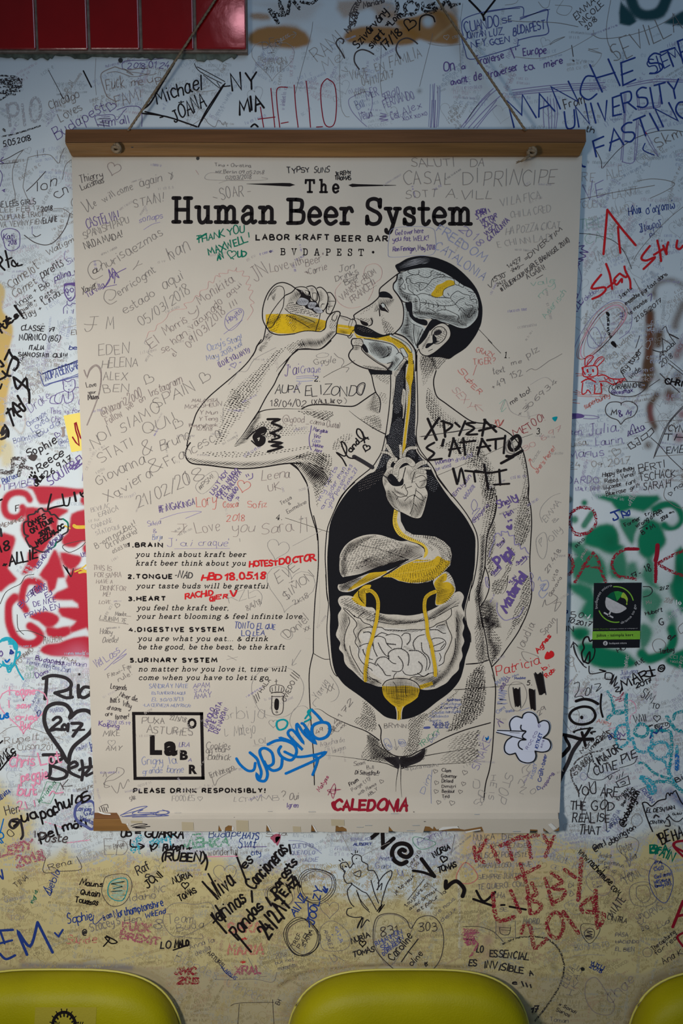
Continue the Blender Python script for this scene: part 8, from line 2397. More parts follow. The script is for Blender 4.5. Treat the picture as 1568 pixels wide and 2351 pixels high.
L 9 R 260 140 200 240 240 290
L 9 R 290 180 340 290
L 9 R 350 180 480 120
L 9 R 400 160 430 270
L 9 R 470 130 600 110
L 9 R 530 110 555 260
L 9 R 640 110 670 160 710 120
L 9 R 700 130 650 250
L 9 R 485 300 520 420
L 8 R 450 400 610 315
L 10 R 300 500 330 670 440 655
L 9 R 420 480 480 620
L 9 R 530 450 550 630
L 9 R 560 430 590 500 530 530 620 570 600 620 550 630
L 9 R 650 400 700 570
L 9 R 690 360 760 420 700 460 780 480 760 530 700 560
L 9 R 780 340 850 390
L 10 R 890 270 880 420 870 540
L 9 R 490 760 510 710 550 720 580 860 660 800
C 9 R 700 630 660 700 690 780 740 790 770 720 750 640
L 9 R 770 620 870 760
L 9 R 900 620 890 580 960 530 980 620
L 10 R 985 480 990 600 1000 720 1040 640 930 620
G
L 5.5 k 190 480 240 550 315 488
L 5.5 k 170 535 300 580
L 4.5 k 355 575 378 574
L 4.8 k 412 585 520 605
L 1.4 D 100 720 200 718 300 750 370 820
D
L 4 K 365 835 460 795 560 785 660 800 740 870 775 980 750 1100 680 1220 580 1350
G
T 190 890 235 895 40 2.8 K LO
T 280 915 535 940 44 2.6 K ESSENCIAL
T 140 975 190 980 40 2.8 K ES
T 240 990 500 1030 44 2.8 K INVISIBLE
T 545 1045 570 1040 34 2.6 K A
T 430 1105 460 1105 26 2.4 K e
L 3 K 492 1085 505 1115
L 3 K 520 1095 530 1120
L 3 K 550 1105 555 1125
T 555 1290 605 1285 34 3.4 K 17
T 500 700 610 698 34 1.5 p MADRID
L 1.2 p 560 740 610 730
S 1.2 p 320 680 320 795 450 790 450 680
L 1.4 D 345 720 350 760 380 775 410 765 418 720
L 1.3 D 350 725 415 728
L 1.3 D 355 740 412 742
C 1.3 D 940 730 910 760 930 800 970 790 975 745
C 1.2 D 900 700 890 760 940 830 990 790 1010 720
z 910 750 60 50 8 1.8 D
G
T 870 235 1110 560 1 .1 K .
T 868 225 1080 445 42 2.3 k www.rachelmuse
T 1085 460 1130 510 34 2.2 k COM
T 1140 500 1160 560 1 .1 K .
T 980 220 1140 130 1 .1 K .
C 1.4 p 1190 260 1130 200 1140 140 1210 120 1270 150 1260 220 1220 280 1210 320
T 1160 235 1240 200 60 1.5 p Peter
T 1185 290 1260 260 50 1.5 p Julia
T 1000 250 1180 330 1 .1 p .
T 1005 260 1090 260 34 1.3 p Anyka
T 1000 295 1170 320 30 1.3 p foreverminus
T 1030 330 1080 335 26 1.3 p Jack
h 1110 350 26 0 1.2 p
T 1350 215 1500 280 56 3.2 g BrAIN
L 5 R 1568 145 1510 160 1510 190 1568 250
C 1.6 b 1380 290 1340 380 1370 500 1450 560 1500 450 1490 350 1440 300
T 1380 305 1425 305 24 1.8 b PA
T 1375 345 1435 340 24 1.8 b CSGO
T 1380 400 1490 375 28 1.8 b Ginl anno
T 1375 435 1480 415 24 1.7 b WRS met a
T 1380 460 1490 440 24 1.7 b family 2015
C 1.3 p 1230 440 1210 500 1240 570 1330 580 1390 540 1380 470 1320 420
C 1.3 p 1265 450 1260 520 1310 560 1350 520 1330 450
T 1155 415 1240 370 45 1.5 p Alex
T 1185 440 1290 380 50 1.5 p TONI
L 1.3 p 1290 330 1350 350
L 1.3 p 1340 260 1430 290
G
C 1.5 x 960 350 920 410 960 480 1050 510 1110 430 1090 380 1030 370
T 955 405 1050 395 20 1.4 x LES MATHS
T 965 440 1050 425 20 1.4 x C'EST
T 970 460 1030 455 20 1.4 x Caen
T 680 270 800 300 44 1.3 P PERCHE
T 830 330 930 340 44 1.3 P RIVE
T 680 330 770 350 30 1.2 P GET
T 805 460 840 455 30 1.4 p DI
h 825 500 34 -80 1.2 p
C 1.1 P 790 560 780 590 850 640 900 600 860 540
T 800 580 880 590 24 1.2 P VINO
T 1100 660 1190 540 50 2.2 D MIATE
T 1060 670 1190 700 36 1.8 D CINTRA
L 3 D 1100 560 1120 580
T 1320 670 1440 600 50 1.4 p ORVS
T 1250 655 1300 750 26 1.6 p Julia
T 1270 640 1330 740 26 1.5 p Eva
T 1400 730 1480 690 30 1.4 p Lua
T 1115 785 1200 785 30 1.6 p PASA
T 1120 830 1275 830 20 1.5 p HACIENDO
T 1115 880 1245 885 26 1.6 p EL BIEN
C 1.1 p 1330 860 1300 880 1310 915 1350 915 1362 880
L 1.1 P 830 915 950 905 1045 910
T 890 870 1040 850 1 .1 P .
T 850 880 1080 850 36 1.2 P BONFESTO
T 1370 880 1520 760 30 1.6 D The capturing
T 1390 910 1540 790 30 1.6 D for real
T 1440 970 1568 900 40 1.7 D Ana K
L 7 R 1500 720 1568 550
L 6 R 1530 650 1568 640
L 5 R 1568 760 1530 790 1568 850
T 945 970 1030 1010 30 1.8 e YUTU
T 940 990 1020 1030 24 1.8 e 2018
T 790 1130 850 1000 50 1.5 p ELENA
T 830 1180 900 1000 40 1.3 p HKAS
C 1.6 x 960 1060 920 1100 920 1200 980 1290 1080 1305 1110 1240 1060 1160 1000 1070
T 1080 1240 1250 1080 70 1.7 x Chae
T 740 1240 850 1300 24 1.6 D x Sondi
T 720 1280 810 1320 24 1.5 D Sanos
T 680 1350 800 1360 30 1.4 p Toman
L 1 p 1570 100 1470 200 1400 200
D
z 100 740 100 100 16 6 m
L 5 m 130 840 200 830 150 920
F 780 1860 3.92
G marker_tag
L 9 k 285 250 340 205
L 9 k 385 205 390 340
L 9 k 385 340 485 255
L 10 k 600 465 550 485 490 450 470 380 500 320 560 300 620 320 645 380 610 420 560 410 535 380 560 355 585 365
L 9 k 735 440 850 595
L 6 k 660 545 750 560 855 600
L 9 k 955 640 955 700 1000 660 1050 640 1100 680 1120 720 1105 775
G
T 850 425 995 345 46 3 k NÚRIA
h 935 440 64 10 3 k
T 890 565 1050 505 46 3 k TOMAS
L 1.2 p 1035 220 1000 400
T 620 515 710 420 34 1.7 p Laura
T 655 530 715 480 34 1.6 p Lou
h 712 378 34 0 1.5 p
T 355 445 470 455 40 1.7 i Anett
T 320 525 460 520 50 1.6 i Gabi
L 2 i 515 530 530 580 560 585 560 545 575 600
T 100 275 270 270 26 1.8 i EMILIO
T 120 320 285 315 24 1.8 b ALBERT
C 1.2 G 680 240 660 290 720 350 800 340 860 290
T 700 290 960 220 60 1.1 V pamn
L 1 P 10 210 90 370
L 1 P 190 415 340 340 450 290
G bird_doodle
L 2.2 K 50 550 35 600 60 655 110 660 70 720 75 780 100 840 130 870
L 2.2 K 50 550 10 520 10 480 60 470 90 520 120 480 130 490
L 2.2 K 120 480 110 430 140 400 190 415 200 460 250 490 255 540 310 550 350 640 340 720
L 2 K 120 570 185 545 180 600 125 580
L 2.2 K 340 660 400 580 460 545 465 590 420 680 370 850
L 2 K 330 720 360 680 380 660 370 720
L 2.2 K 280 630 310 740 350 840
L 2 K 100 660 200 730 250 760 330 900
L 1.8 K 150 720 180 800 260 900
L 1.8 K 160 740 200 850 270 920
L 2.2 K 110 880 70 890 65 940 130 965 200 960
L 2.4 K 200 965 160 1060 170 1020 210 970 190 1060 240 990 265 1000
L 3 k 50 505 60 510
L 3 k 150 435 155 440
L 2 k 10 460 -10 450
L 2 k 30 455 20 435
L 2 k 120 400 100 390
L 2 k 140 390 140 360
L 2 k 155 385 160 365
L 2.4 k 335 910 380 850 350 920 400 850
L 2 K 20 500 40 560
G
T 110 1200 270 1140 44 2.6 K NURIA
h 205 1200 60 0 2.6 k
T 125 1320 310 1270 44 2.6 K TOMAS
G
C 1.8 D 640 1065 600 990 520 940 420 930 330 970 300 1100 320 1250 450 1400 600 1500 700 1520 820 1450 900 1350 935 1200 920 1060 860 970 780 950 700 980
C 1.4 p 650 1070 590 1000 520 950 420 940 345 980 315 1100 330 1240 460 1400
T 365 1145 530 1105 80 2.2 D 831
T 705 1100 880 1080 75 1.9 D 303
T 330 1220 560 1110 40 2 b RHIANNON
T 380 1260 570 1160 40 2 b SELWYN
T 395 1310 560 1180 36 1.9 b DORINGEST
T 480 1360 660 1140 75 2.4 K Caroline
L 2.4 K 555 1365 620 1270 705 1160
L 2.2 K 610 1270 650 1300
T 650 1410 750 1300 50 2 K oline
T 770 1405 800 1390 50 2 K er
G
T 500 760 670 600 36 1.5 D je te veux
L 1.6 D 610 810 680 720 760 620
T 600 870 800 670 34 1.4 D toujours ici
T 630 900 880 720 30 1.4 D avec amour
T 700 920 960 740 30 1.4 D et pour la
T 860 960 1040 800 36 1.4 p vie nous
T 920 1010 1050 900 40 1.4 p deux
L 1.4 p 780 650 910 750
F 400 1880 3.015
G
T 40 570 155 510 40 2.8 k TOMAS
h 75 460 50 0 2.4 k
T -5 450 125 405 40 2.6 k NÚRIA
G
T 600 150 1000 230 1 .1 e .
T 815 205 960 195 30 1.5 i QUE UNO
T 810 250 970 245 28 1.5 i QUE NO LO
T 870 300 990 295 28 1.5 i NADIE
L 1.4 i 800 180 880 170 960 200 1020 240
L 1.4 i 790 150 900 160 1000 220
T 630 125 780 115 30 1.3 p S la
X m 665 130 700 105 735 110 730 135 700 170 680 150
X m 700 130 735 125 725 165 710 185
G
T 470 130 580 145 44 2 e HATS
T 440 200 560 200 60 1.8 e Swit
L 1.6 v 460 195 640 192
T 530 250 600 250 40 1.6 e city
T 240 130 460 120 50 1.5 e Budape
T 235 255 440 245 50 1.5 p wonderful
L 2.2 n 228 262 440 258
D
T 90 195 370 185 60 5.5 G ЛЕНКА
L 4 G 130 110 180 105
T 45 200 85 190 20 5 G =
G marker_lettering
F 0 1880 2.904
T 805 118 875 118 42 3.4 k UB
T 905 110 940 108 30 3 k =
T 965 120 1220 125 52 4 k GUARRA
L 3.2 k 870 140 875 185 955 185
L 3.2 k 925 165 960 182 935 200
L 3.2 k 1000 180 1020 205 1050 175 1030 165 1015 185 1000 175 1010 215
T 1085 210 1220 205 44 3.6 k Ruben
T 1250 210 1280 205 30 3 k +
T 1310 215 1360 215 20 3 k ...
T 1075 275 1360 285 58 4 k (RÚBEN)
L 4 k 1370 240 1382 290 1370 340
D
T 900 190 960 120 30 3 T NASI
T 1010 180 1160 130 34 3.4 T ERRAHN
T 890 230 930 190 30 3 T SG
L 4 T 910 130 930 230
L 3 T 1050 140 1060 190
L 3 T 1130 130 1140 180
G marker_lettering
F 400 1880 3.015
T 300 560 420 440 110 4.2 k Viva
L 4.6 k 195 435 300 555
L 4 k 235 380 320 530
L 4.4 k 425 240 500 435
T 480 345 545 300 70 4 k es
T 300 730 500 560 90 4.2 k larinas
L 5 k 255 665 360 790
L 4.4 k 285 600 355 710
L 4 k 270 720 330 650
L 4.6 k 535 500 540 575
T 550 495 790 220 88 4.4 k Cancioneras
L 4.6 k 795 180 805 240
T 445 840 610 610 84 4.4 k Pandas
L 4.6 k 430 800 530 920
L 4.6 k 635 545 670 600
T 700 520 850 300 64 4.2 k parasts
L 4.4 k 670 490 715 555
T 650 830 800 590 96 5 k 24/2/17
T 770 540 860 440 60 4.6 k EAZ
L 5 k 790 460 840 410
L 5 k 830 400 870 470
G
D
T 375 785 600 780 70 5.5 o SARA
T 470 845 500 840 26 4 r +
T 370 940 610 935 60 5 o MARIA
T 460 1000 490 1000 22 4 r +
T 420 1075 600 1070 50 5 m XRAL
T 5 1070 150 1075 40 5.5 R JMC
T 20 1140 160 1140 44 5 R 205
G marker_lettering
T 875 680 860 560 1 .1 b .
T 835 680 925 540 50 3 e AINZ
T 965 730 1025 490 50 3 e JOOLZY
L 2.4 e 925 580 935 750
L 4 e 1030 490 1050 510 1060 485
L 4 e 1035 470 1055 500
G
C 1.8 K 880 690 790 740 775 830 820 920 900 950 980 900 1000 810 950 720
C 1.6 D 890 700 800 750 785 830 830 910 900 940 970 890 990 800 940 730
C 1.5 K 870 680 770 750 765 840 830 935 910 940 990 890 1005 790
C 1.6 D 970 350 880 400 870 500 930 570 1020 570 1100 490 1090 390
C 1.4 D 980 360 890 410 885 500 940 560 1020 555 1085 480 1080 400
C 1.4 K 960 345 870 390 860 510 940 580 1030 580 1110 500 1100 390
C 1.3 x 760 440 650 470 630 540 680 600 780 610 830 550 820 480
C 1.3 D 750 450 660 480 645 540 690 590 780 600 820 540
T 885 440 970 400 30 1.3 p SEVA
T 870 900 960 780 30 1.5 D PARA
T 900 890 960 800 30 1.5 D SAN
T 830 890 880 800 26 1.5 D TREF
L 1.5 D 900 790 950 810
L 1.5 D 910 820 940 780
G
h 1075 625 130 0 1.2 p
C 1.2 p 1010 760 1090 705 1180 760 1220 830 1190 900 1090 915 1020 890
T 1035 770 1075 900 24 1.6 p ANDREJ
T 1110 750 1145 860 24 1.6 i KATJA
T 1085 810 1100 812 20 1.5 i +
L 1.2 p 1070 940 1100 990 1130 970 1100 940 1180 985
G
h 350 380 160 0 1.2 p
T 110 905 275 850 34 1.3 p Anna la
T 150 950 250 905 34 1.3 p chevilla
T 220 920 340 1110 1 .1 e .
L 1.6 e 320 1010 350 1060 400 1100
T 225 935 330 1030 30 1.6 D ARTUR!!!
T 320 1040 420 1115 24 1.6 b MARIUS
T 0 980 290 1110 70 1.2 P Blondes
T 350 1150 590 1260 70 1.2 P Camper
L 1.2 D 390 1295 450 1275 690 1270
L 1.2 D 680 1250 690 1420
L 1.1 D 450 1280 440 1420
L 1.2 p 510 960 580 1080 640 1090
L 1.2 p 280 1110 400 1115 560 1110 680 1130 710 1060
T 700 970 780 950 30 1.2 p 2018
T 700 1010 830 980 24 1.2 p but not
T 720 1050 840 1020 26 1.3 p moments
T 725 1290 740 1260 26 1.6 D EH
F 0 1880 2.904
G marker_lettering
L 5.6 e 0 745 85 740
L 5 e 0 745 30 830
L 5 e 0 830 80 810
L 5.6 e 0 900 40 935 100 910
L 6.4 e 180 905 118 750 200 850 250 690
L 6.4 e 250 690 350 890
L 4 e 365 760 390 785
L 4.6 e 390 785 418 740
L 3.6 e 0 380 20 400 10 340
D
T 0 250 210 200 60 6 m LEBY
T 115 320 300 265 60 6 m 2018
G
T 530 440 680 455 36 2.6 k Mauns
T 535 500 660 520 36 2.6 k Qutaiη
T 500 555 650 575 36 2.6 k Τομάsas
C 1.4 D 690 420 720 380 840 370 880 450 830 560 740 580 680 500
C 2 t 730 430 720 500 760 540 820 540 850 460 840 400 780 400
z 730 410 110 120 20 1.8 L
T 860 550 1040 525 44 1.6 p Idaho
T 1030 490 1100 490 40 1.6 p NC
T 920 375 1000 330 60 2.4 K Raf
T 985 465 1085 380 50 3 k JONI
L 2.2 K 1000 370 975 370 970 390 1000 385
G
T 450 705 620 670 70 2.2 e Sophie
L 1.8 e 625 640 620 690 640 700 680 660
T 690 680 750 655 40 1.8 e from
T 765 660 1090 580 50 2.2 e Northamptonshire
T 605 755 800 700 60 2 p Stacey's
T 830 700 945 680 40 1.9 p Hen
T 970 660 1105 630 34 2.2 e WkEnd
T 550 775 575 770 30 2.6 K @
T 1015 730 1070 740 60 2 p 8
D
T 820 740 1000 750 48 5 m FUCK
T 805 795 1060 840 46 5 m BREXIT
T 440 830 640 830 60 2.4 o Sande
G
L 3 k 690 850 730 800 700 790 740 830 780 820 710 780
T 1070 865 1135 865 44 3.2 K LO
T 1165 860 1260 845 40 4 k MALO
L 3 k 1155 875 1260 840
G
T 1120 700 1290 690 60 1.3 p Team
T 1180 750 1360 720 50 1.3 p Buda
C 1.2 p 1110 600 1180 560 1300 570 1400 560 1430 650 1350 720 1180 790 1090 700
L 1.1 p 1170 780 1340 800 1345 770
L 1.4 D 305 260 290 355 400 350 540 335 510 250
T 330 340 480 300 40 1.4 D Rena
L 2 e 290 450 330 510 340 480 300 460
T 340 500 400 350 50 1.8 e uebla
T 110 460 190 400 36 1.4 D TINA
T 30 560 160 530 36 1.3 P Chemiye
T 60 680 160 670 30 1.2 P TCM
T 220 570 250 480 24 1.5 g Ingrid
T 700 240 840 240 100 1.2 p ED
T 760 200 830 180 36 1.2 p Enrique
D
L 2.6 n 450 160 600 140
L 2.4 n 300 20 420 60
F 0 1500 3.733
G marker_lettering
L 8 K 385 390 395 300 400 210
L 8 K 370 215 450 190 560 210 610 260 580 310 470 340
L 7.4 K 470 340 560 380 620 375
L 7 K 605 290 605 380
L 6 K 680 180 680 185
L 7.6 K 670 275 670 330 675 375
L 7.6 K 800 300 720 290 680 350 720 380 800 330
L 7 K 775 330 800 420
C 9 K 600 550 610 500 560 440 470 430 400 470 378 560 400 650 450 730 520 830 580 930 600 860 640 790 760 690 800 620 800 540 740 490 660 500
L 7 K 455 570 480 550 510 550 520 580 470 620 430 660 480 650 530 655
C 6.6 K 550 610 530 635 550 655 575 635
L 6.6 K 585 605 580 665
L 7.4 K 615 600 700 605 660 660 625 710
L 5 K 625 660 720 655
L 7.6 K 370 870 480 870 540 880 520 910 440 950
L 7.6 K 430 960 560 1010 560 1060 480 1080 400 1060
L 7.6 K 430 890 430 1020 410 1060
L 7 K 590 990 660 960 640 930 590 960 600 1020 680 1060
L 7 K 700 1085 710 1000 700 920
L 7 K 720 1040 770 980 770 900
L 6.6 K 680 1000 720 980 800 970
L 6 K 740 1050 800 1020
G marker_lettering
L 5.6 K 150 1420 100 1430 80 1470 110 1500 150 1470 170 1430 190 1500 195 1560 180 1590
L 5 k 110 1440 150 1450 120 1480
T 190 1450 330 1400 90 4.4 k ua
T 355 1420 470 1390 90 4.4 k pa
T 460 1370 600 1310 90 4.4 k chu
T 610 1300 700 1270 90 4.4 k la
T 710 1290 780 1240 80 4.4 k S
G marker_lettering
T 335 1620 350 1540 1 .1 k .
T 345 1600 500 1550 90 4.4 k pel
T 545 1530 740 1470 80 4.4 k món
T 330 1610 570 1620 70 3 D Poste
L 1.8 D 300 1520 300 1580
C 1.6 D 80 1510 60 1540 90 1570 120 1550
C 3.4 b 800 1280 700 1275 650 1310 635 1380 660 1440 720 1480 800 1500
C 2.6 b 800 1290 710 1285 660 1320 645 1380 670 1430 730 1470 800 1490
T 650 1350 780 1350 40 2 b Lavinia
T 720 1390 800 1385 40 2 b Giu
T 680 1420 800 1470 36 2 b Valenza
G
h 200 470 420 0 2.4 n
L 2.8 n 80 290 82 355
T 135 360 300 350 60 3.2 n came
L 2.8 n 75 405 78 465
T 140 470 250 468 50 3 n saw
T 130 570 320 575 50 3 n cried
T 175 650 260 650 60 2.6 n But
T 80 970 290 960 100 3.2 n Chris
T 350 960 530 930 100 3.4 n Lot
T 180 1100 410 1070 90 3.4 n peggie
T 145 1225 310 1220 80 3.6 n but
T 410 1220 540 1190 1 .1 n .
L 2.6 n 420 1220 450 1180 480 1200 540 1190
T 160 1340 240 1330 60 2.4 n 2I
L 2.4 n 290 1260 300 1310
G
T 0 560 75 555 60 4 B us
L 2 b 315 500 330 540 350 500 330 490 315 515
T 270 470 340 330 30 1.3 i Rubens
T 300 500 345 390 24 1.3 i you can
G cartoon_face
F 0 1080 5.113
L 5.6 T 0 2010 60 1970 130 1980 190 2040 195 2100
L 8 T 30 1990 100 1980 160 2030 180 2090
L 5 T 195 2060 190 2150 170 2250 140 2310 90 2340
L 4 T 200 2140 230 2130 230 2170 200 2210
L 3 T 30 2240 60 2280 110 2290 140 2260
L 3 T 30 2260 70 2300 120 2310 150 2280
L 4 B 60 2230 80 2250 110 2220
L 4 e 125 2110 155 2140 120 2150 130 2110
C 2.4 v 10 2120 30 2150 15 2180 -10 2160
z 90 1990 80 60 8 3 T
F 0 1500 3.733
L 3.4 T 0 120 30 90
L 3.4 T 55 110 70 160 90 150 100 110
L 3.4 T 130 90 160 160 200 225
L 3 T 0 90 40 110 120 100
G
T 300 55 540 105 40 1.7 v Budapest
T 480 95 740 115 44 1.4 V Hausmann
T 230 90 600 165 44 1.8 i Ferner Abby Bos 25an
T 310 215 420 165 40 1.7 v Domi
T 530 50 650 75 30 1.5 x muy
T 140 70 260 0 30 1.3 p IO AND ME
T 210 215 290 215 50 1.2 L OJJ
T 220 155 290 150 44 1.2 L TOP
G
T 40 780 330 740 60 1.4 p Rupelt
T 340 755 440 745 40 1.2 P who
T 50 835 110 815 40 1.3 p +
T 150 830 330 820 60 1.3 p Cuson
T 350 830 500 825 50 1.3 p 2017
L 1.2 p 0 690 100 630 250 640 400 690 540 740
L 1.1 p 0 860 200 880 370 885
L 3.6 k 0 1000 130 840
T -60 1010 140 870 70 3.4 k TOMÁS
L 3.4 k 0 770 20 750
T 430 510 540 500 36 1.3 i MARSO
T 660 840 750 800 40 1.3 i Pauline
L 2 b 770 790 790 780 780 840 800 830
L 2 b 765 760 785 840
T 340 1290 480 1110 36 1.6 G Arriatsia
S 1.2 G 330 1280 400 1100 515 1110 430 1290 330 1270
T 560 1190 580 1110 1 .1 D .
T 545 1165 620 1130 70 2 D K
T 660 1190 800 1150 40 1.3 p Immune
T 0 1260 90 1190 36 2 e RENATA
T 55 1390 170 1360 70 2 D Hen
L 2.6 B 0 1540 30 1420
T -30 1650 60 1600 80 2.8 B AP
F 0 340 3.733
G
L 1.6 D 0 110 60 90 150 40 200 15
L 2 v 0 110 30 130 0 135
L 2 v 5 100 30 75
L 1.4 D 0 135 80 130 155 120
L 1.3 p 205 10 150 80 110 180 110 300 130 400 120 480
L 1.3 p 240 80 330 60 430 60 500 130 520 70 550 0
L 1.2 p 240 80 200 300 205 360 240 440
L 1.2 p 320 20 322 80
L 1.2 p 375 0 370 40
L 1.8 D 225 370 300 300 390 200
L 1.8 D 320 290 320 370
C 1.8 D 350 330 360 355 400 350 400 310 370 305
T 430 325 480 320 90 1.8 D n
L 1.7 D 500 370 470 380 465 410 510 425 550 390
T 545 390 580 385 75 1.7 D n
L 1.3 p 535 270 560 150 610 100
L 1.4 v 0 190 20 240 0 330
L 1.8 v 15 365 40 355 30 370 45 375
G
T 0 510 310 475 44 1.5 D IE LEES GIRLS
T 5 555 340 530 40 1.3 p LEE FEB 17
T 355 545 450 535 44 2 D 2018
T 0 620 380 580 44 1.5 p OLIFLAINE TRACY
T 0 680 360 650 44 1.4 p VA. VEVINY,FIEN
T 370 645 490 630 44 1.8 D ELAINE
G
C 1.6 v 10 740 30 700 100 690 160 720 170 780 160 850 100 880 50 860 30 800
T 30 785 125 775 46 1.8 v Kati
T 70 835 145 825 44 1.6 v 2018
L 1.8 D 280 740 310 760 350 740
L 1.2 V 275 670 275 740
L 1.8 D 205 745 300 810 400 830 480 790 560 680 600 560
L 1.3 p 460 520 540 520 600 560 640 580
L 1.2 p 635 410 610 460 620 500
G
L 4.4 k 45 880 60 940 75 1020
L 4.4 k 0 930 20 960 0 1000 40 1045
L 3.8 k 50 960 100 940
L 3.6 k 140 1000 110 960 100 1000 130 1015 150 990 150 1010 190 1000
T 410 920 660 780 50 1.5 p Watigmt
T 90 1210 340 1030 80 1.8 p Camelot
T 120 1285 320 1160 70 1.6 p Comet
T 360 1120 545 1000 80 1.6 D parents
T 145 1370 280 1280 50 1.4 D Angie
T 300 1250 430 1180 50 1.4 D + Bib
T 470 1140 680 1070 60 1.6 v polina_m
T 190 1420 310 1310 36 1.3 D Diane +
T 360 1320 460 1230 40 1.4 D Pete
T 215 1470 360 1390 50 1.4 D Jay +
T 385 1345 520 1260 60 1.4 D Linda
L 1.2 D 520 1250 550 1240
L 1.2 V 560 880 550 940 590 980
T 570 1000 670 960 50 1.4 V Sic
G face_doodle
L 2.6 v 555 1180 550 1210 560 1260 600 1310 640 1270 645 1190
L 5 v 555 1175 600 1165 640 1175
L 5 v 560 1168 640 1160
C 1.8 v 560 1220 570 1205 585 1220 575 1240
C 1.8 v 600 1215 615 1200 630 1215 615 1235
L 1.6 v 585 1230 580 1260 595 1260
L 2 v 585 1285 600 1290 610 1275
L 1.4 v 575 1310 575 1340 600 1350 620 1330
L 1.4 v 575 1340 545 1370 545 1420
L 1.4 v 620 1330 655 1340 660 1400
L 1.2 v 575 1390 575 1420
L 1.2 v 630 1380 625 1420
G marker_lettering
L 5 k 125 1350 190 1440
L 5 k 200 1455 205 1462
T 60 1530 160 1440 50 4.6 k ics
T -20 1620 70 1530 70 4.6 k lit
F 0 740 3.733
T -20 150 50 110 1 .1 k .
T -60 110 100 0 70 4.4 k nt
T 175 65 370 75 45 1.9 K CLASSE
T 415 80 470 80 30 2 K 77
T 165 155 390 150 50 1.9 K MORNICO
T 415 165 510 165 50 1.7 K (BG)
T 245 235 375 240 40 1.9 K ITALIA
T 160 290 295 295 34 1.9 K SIANO
T 310 300 415 300 34 1.8 K STATI
T 450 300 575 305 40 1.8 K QUI!!!
T 610 110 690 100 40 1.5 p EL
T 590 235 700 235 44 1.9 b bee
L 1.2 P 540 50 680 20
G marker_tag
L 5.2 k 75 240 110 300 155 330 150 380 125 410
L 5 k 155 320 110 300 60 440 90 460
L 5 k 0 330 30 370 10 380
L 5 k 80 235 40 320
L 5 k 0 490 50 460 20 420
L 4 k 0 570 15 530
L 5 k 115 885 75 770 65 740
L 5 k 55 780 100 740 120 800
L 5.2 k 110 720 150 790 180 810
L 5 k 150 720 110 690 130 770 170 760
L 5.2 k 150 630 190 700 215 740 200 760 160 720 170 700
L 5.4 k 250 690 250 610 235 560 220 480 150 570 120 490 130 480 250 580
L 6 K 10 950 30 900 20 960 60 920 50 980 10 1000
L 5 k 40 880 70 930 70 980
D marker_lettering
L 9 D 105 1170 100 1280 0 1280
L 9 D 130 1165 210 1180 180 1230 160 1310
L 8 D 140 1230 270 1255
L 7 D 0 1270 90 1290
G
L 2 b 345 450 360 500 385 545 450 520 600 480 730 440
L 2 b 345 450 450 410 600 360 720 330
L 1.8 b 360 440 500 390 720 310
L 1.8 b 400 420 560 370 720 300
L 1.6 b 385 535 600 470 720 420
L 1.6 b 330 420 360 450
T 390 505 715 380 70 2 b AUPA BERGARA
T 200 500 360 450 70 1.2 q Incub
h 290 560 70 8 1.1 P
G cat_doodle
L 1.6 v 545 540 540 495 580 510 620 490 640 500 640 560 600 600 550 580 545 540
L 1.4 v 640 560 700 550 720 500
L 1.6 v 550 590 480 620 470 680 520 690 540 620 560 690 610 680 630 640 620 590
L 1.4 v 585 590 585 660
L 1.4 v 560 550 570 545
L 1.4 v 600 545 610 540
L 2 v 585 575 595 578
L 1.4 v 480 620 440 640 430 690 500 700
G
T 270 780 440 640 80 1.4 V Drake
T 425 785 520 780 50 1.6 V This
T 555 785 690 770 40 1.6 V is for
T 440 860 520 850 45 1.4 V Che
T 240 900 400 790 50 1.6 i Chicagox
T 280 940 420 840 50 1.6 i Loved
T 330 980 520 870 50 1.8 i Buda
T 120 1040 350 980 50 1.4 i Bolontvelo
T 510 1060 590 1020 46 1.6 i @no
L 1.8 V 730 620 690 640 675 700 730 720
h 490 965 50 10 1.5 v
L 5 x 530 905 545 940 535 975
L 5 x 550 900 540 930 548 970
G
T 240 1160 490 1030 70 2.6 K Sophie
T 400 1145 425 1135 30 2 K +
T 330 1280 545 1140 62 2.6 K Reece
T 400 1330 620 1180 50 2.3 K 26.9.17
X k 280 1320 300 1305 325 1330 325 1365 305 1370 285 1350
X k 255 1300 270 1305 278 1322 262 1320
X k 245 1320 258 1320 262 1340 248 1340
X k 262 1280 275 1278 282 1295 270 1298
X k 290 1280 302 1278 308 1298 296 1300
T 315 1410 380 1320 34 3 k CHLIE
X D 240 1160 290 1130 320 1150 290 1190
G
T 430 1400 745 1170 65 2.2 v SQUIRREL
L 3 v 600 1260 680 1190 640 1260 750 1170
L 1.4 V 710 1290 705 1360
L 1.6 V 740 1290 745 1340
T 25 1385 150 1325 50 2 b Patrizu
T 35 1440 320 1390 50 1.8 V ПРИВЕТ
T 160 350 200 280 1 .1 k .
T 130 420 210 300 26 1.5 K Felix
F 0 1080 5.113
G marker_lettering
L 4 k 600 280 570 400 560 460
L 4 k 560 460 640 430 740 410 750 390 730 280
L 3.4 k 750 410 800 410 820 320
L 5 k 870 260 890 360
L 4 k 940 260 960 300 1045 330
L 3.4 k 950 290 1000 240
L 3.6 K 350 900 300 800 330 770 285 740 280 620 330 590 330 530 400 510 420 480 440 490 450 460 490 445 520 480 570 480 600 520 640 520 690 570 740 570
L 3.4 g 740 570 790 610 800 660
L 3.4 K 800 660 790 720 730 760 720 810 660 850
L 3.4 g 660 830 640 890 560 930
L 3.4 K 560 940 500 960 420 930 350 880
T 340 670 540 560 60 3.2 k OMFS
T 365 740 630 600 56 3.2 k ON TOUR
T 475 780 590 700 50 3.2 k 2019
T 440 890 750 670 50 3.6 k ME,EZ,ML,CC
T 440 1150 640 880 50 1.6 v LES HOMMES
T 600 880 740 780 50 1.6 v BORJA
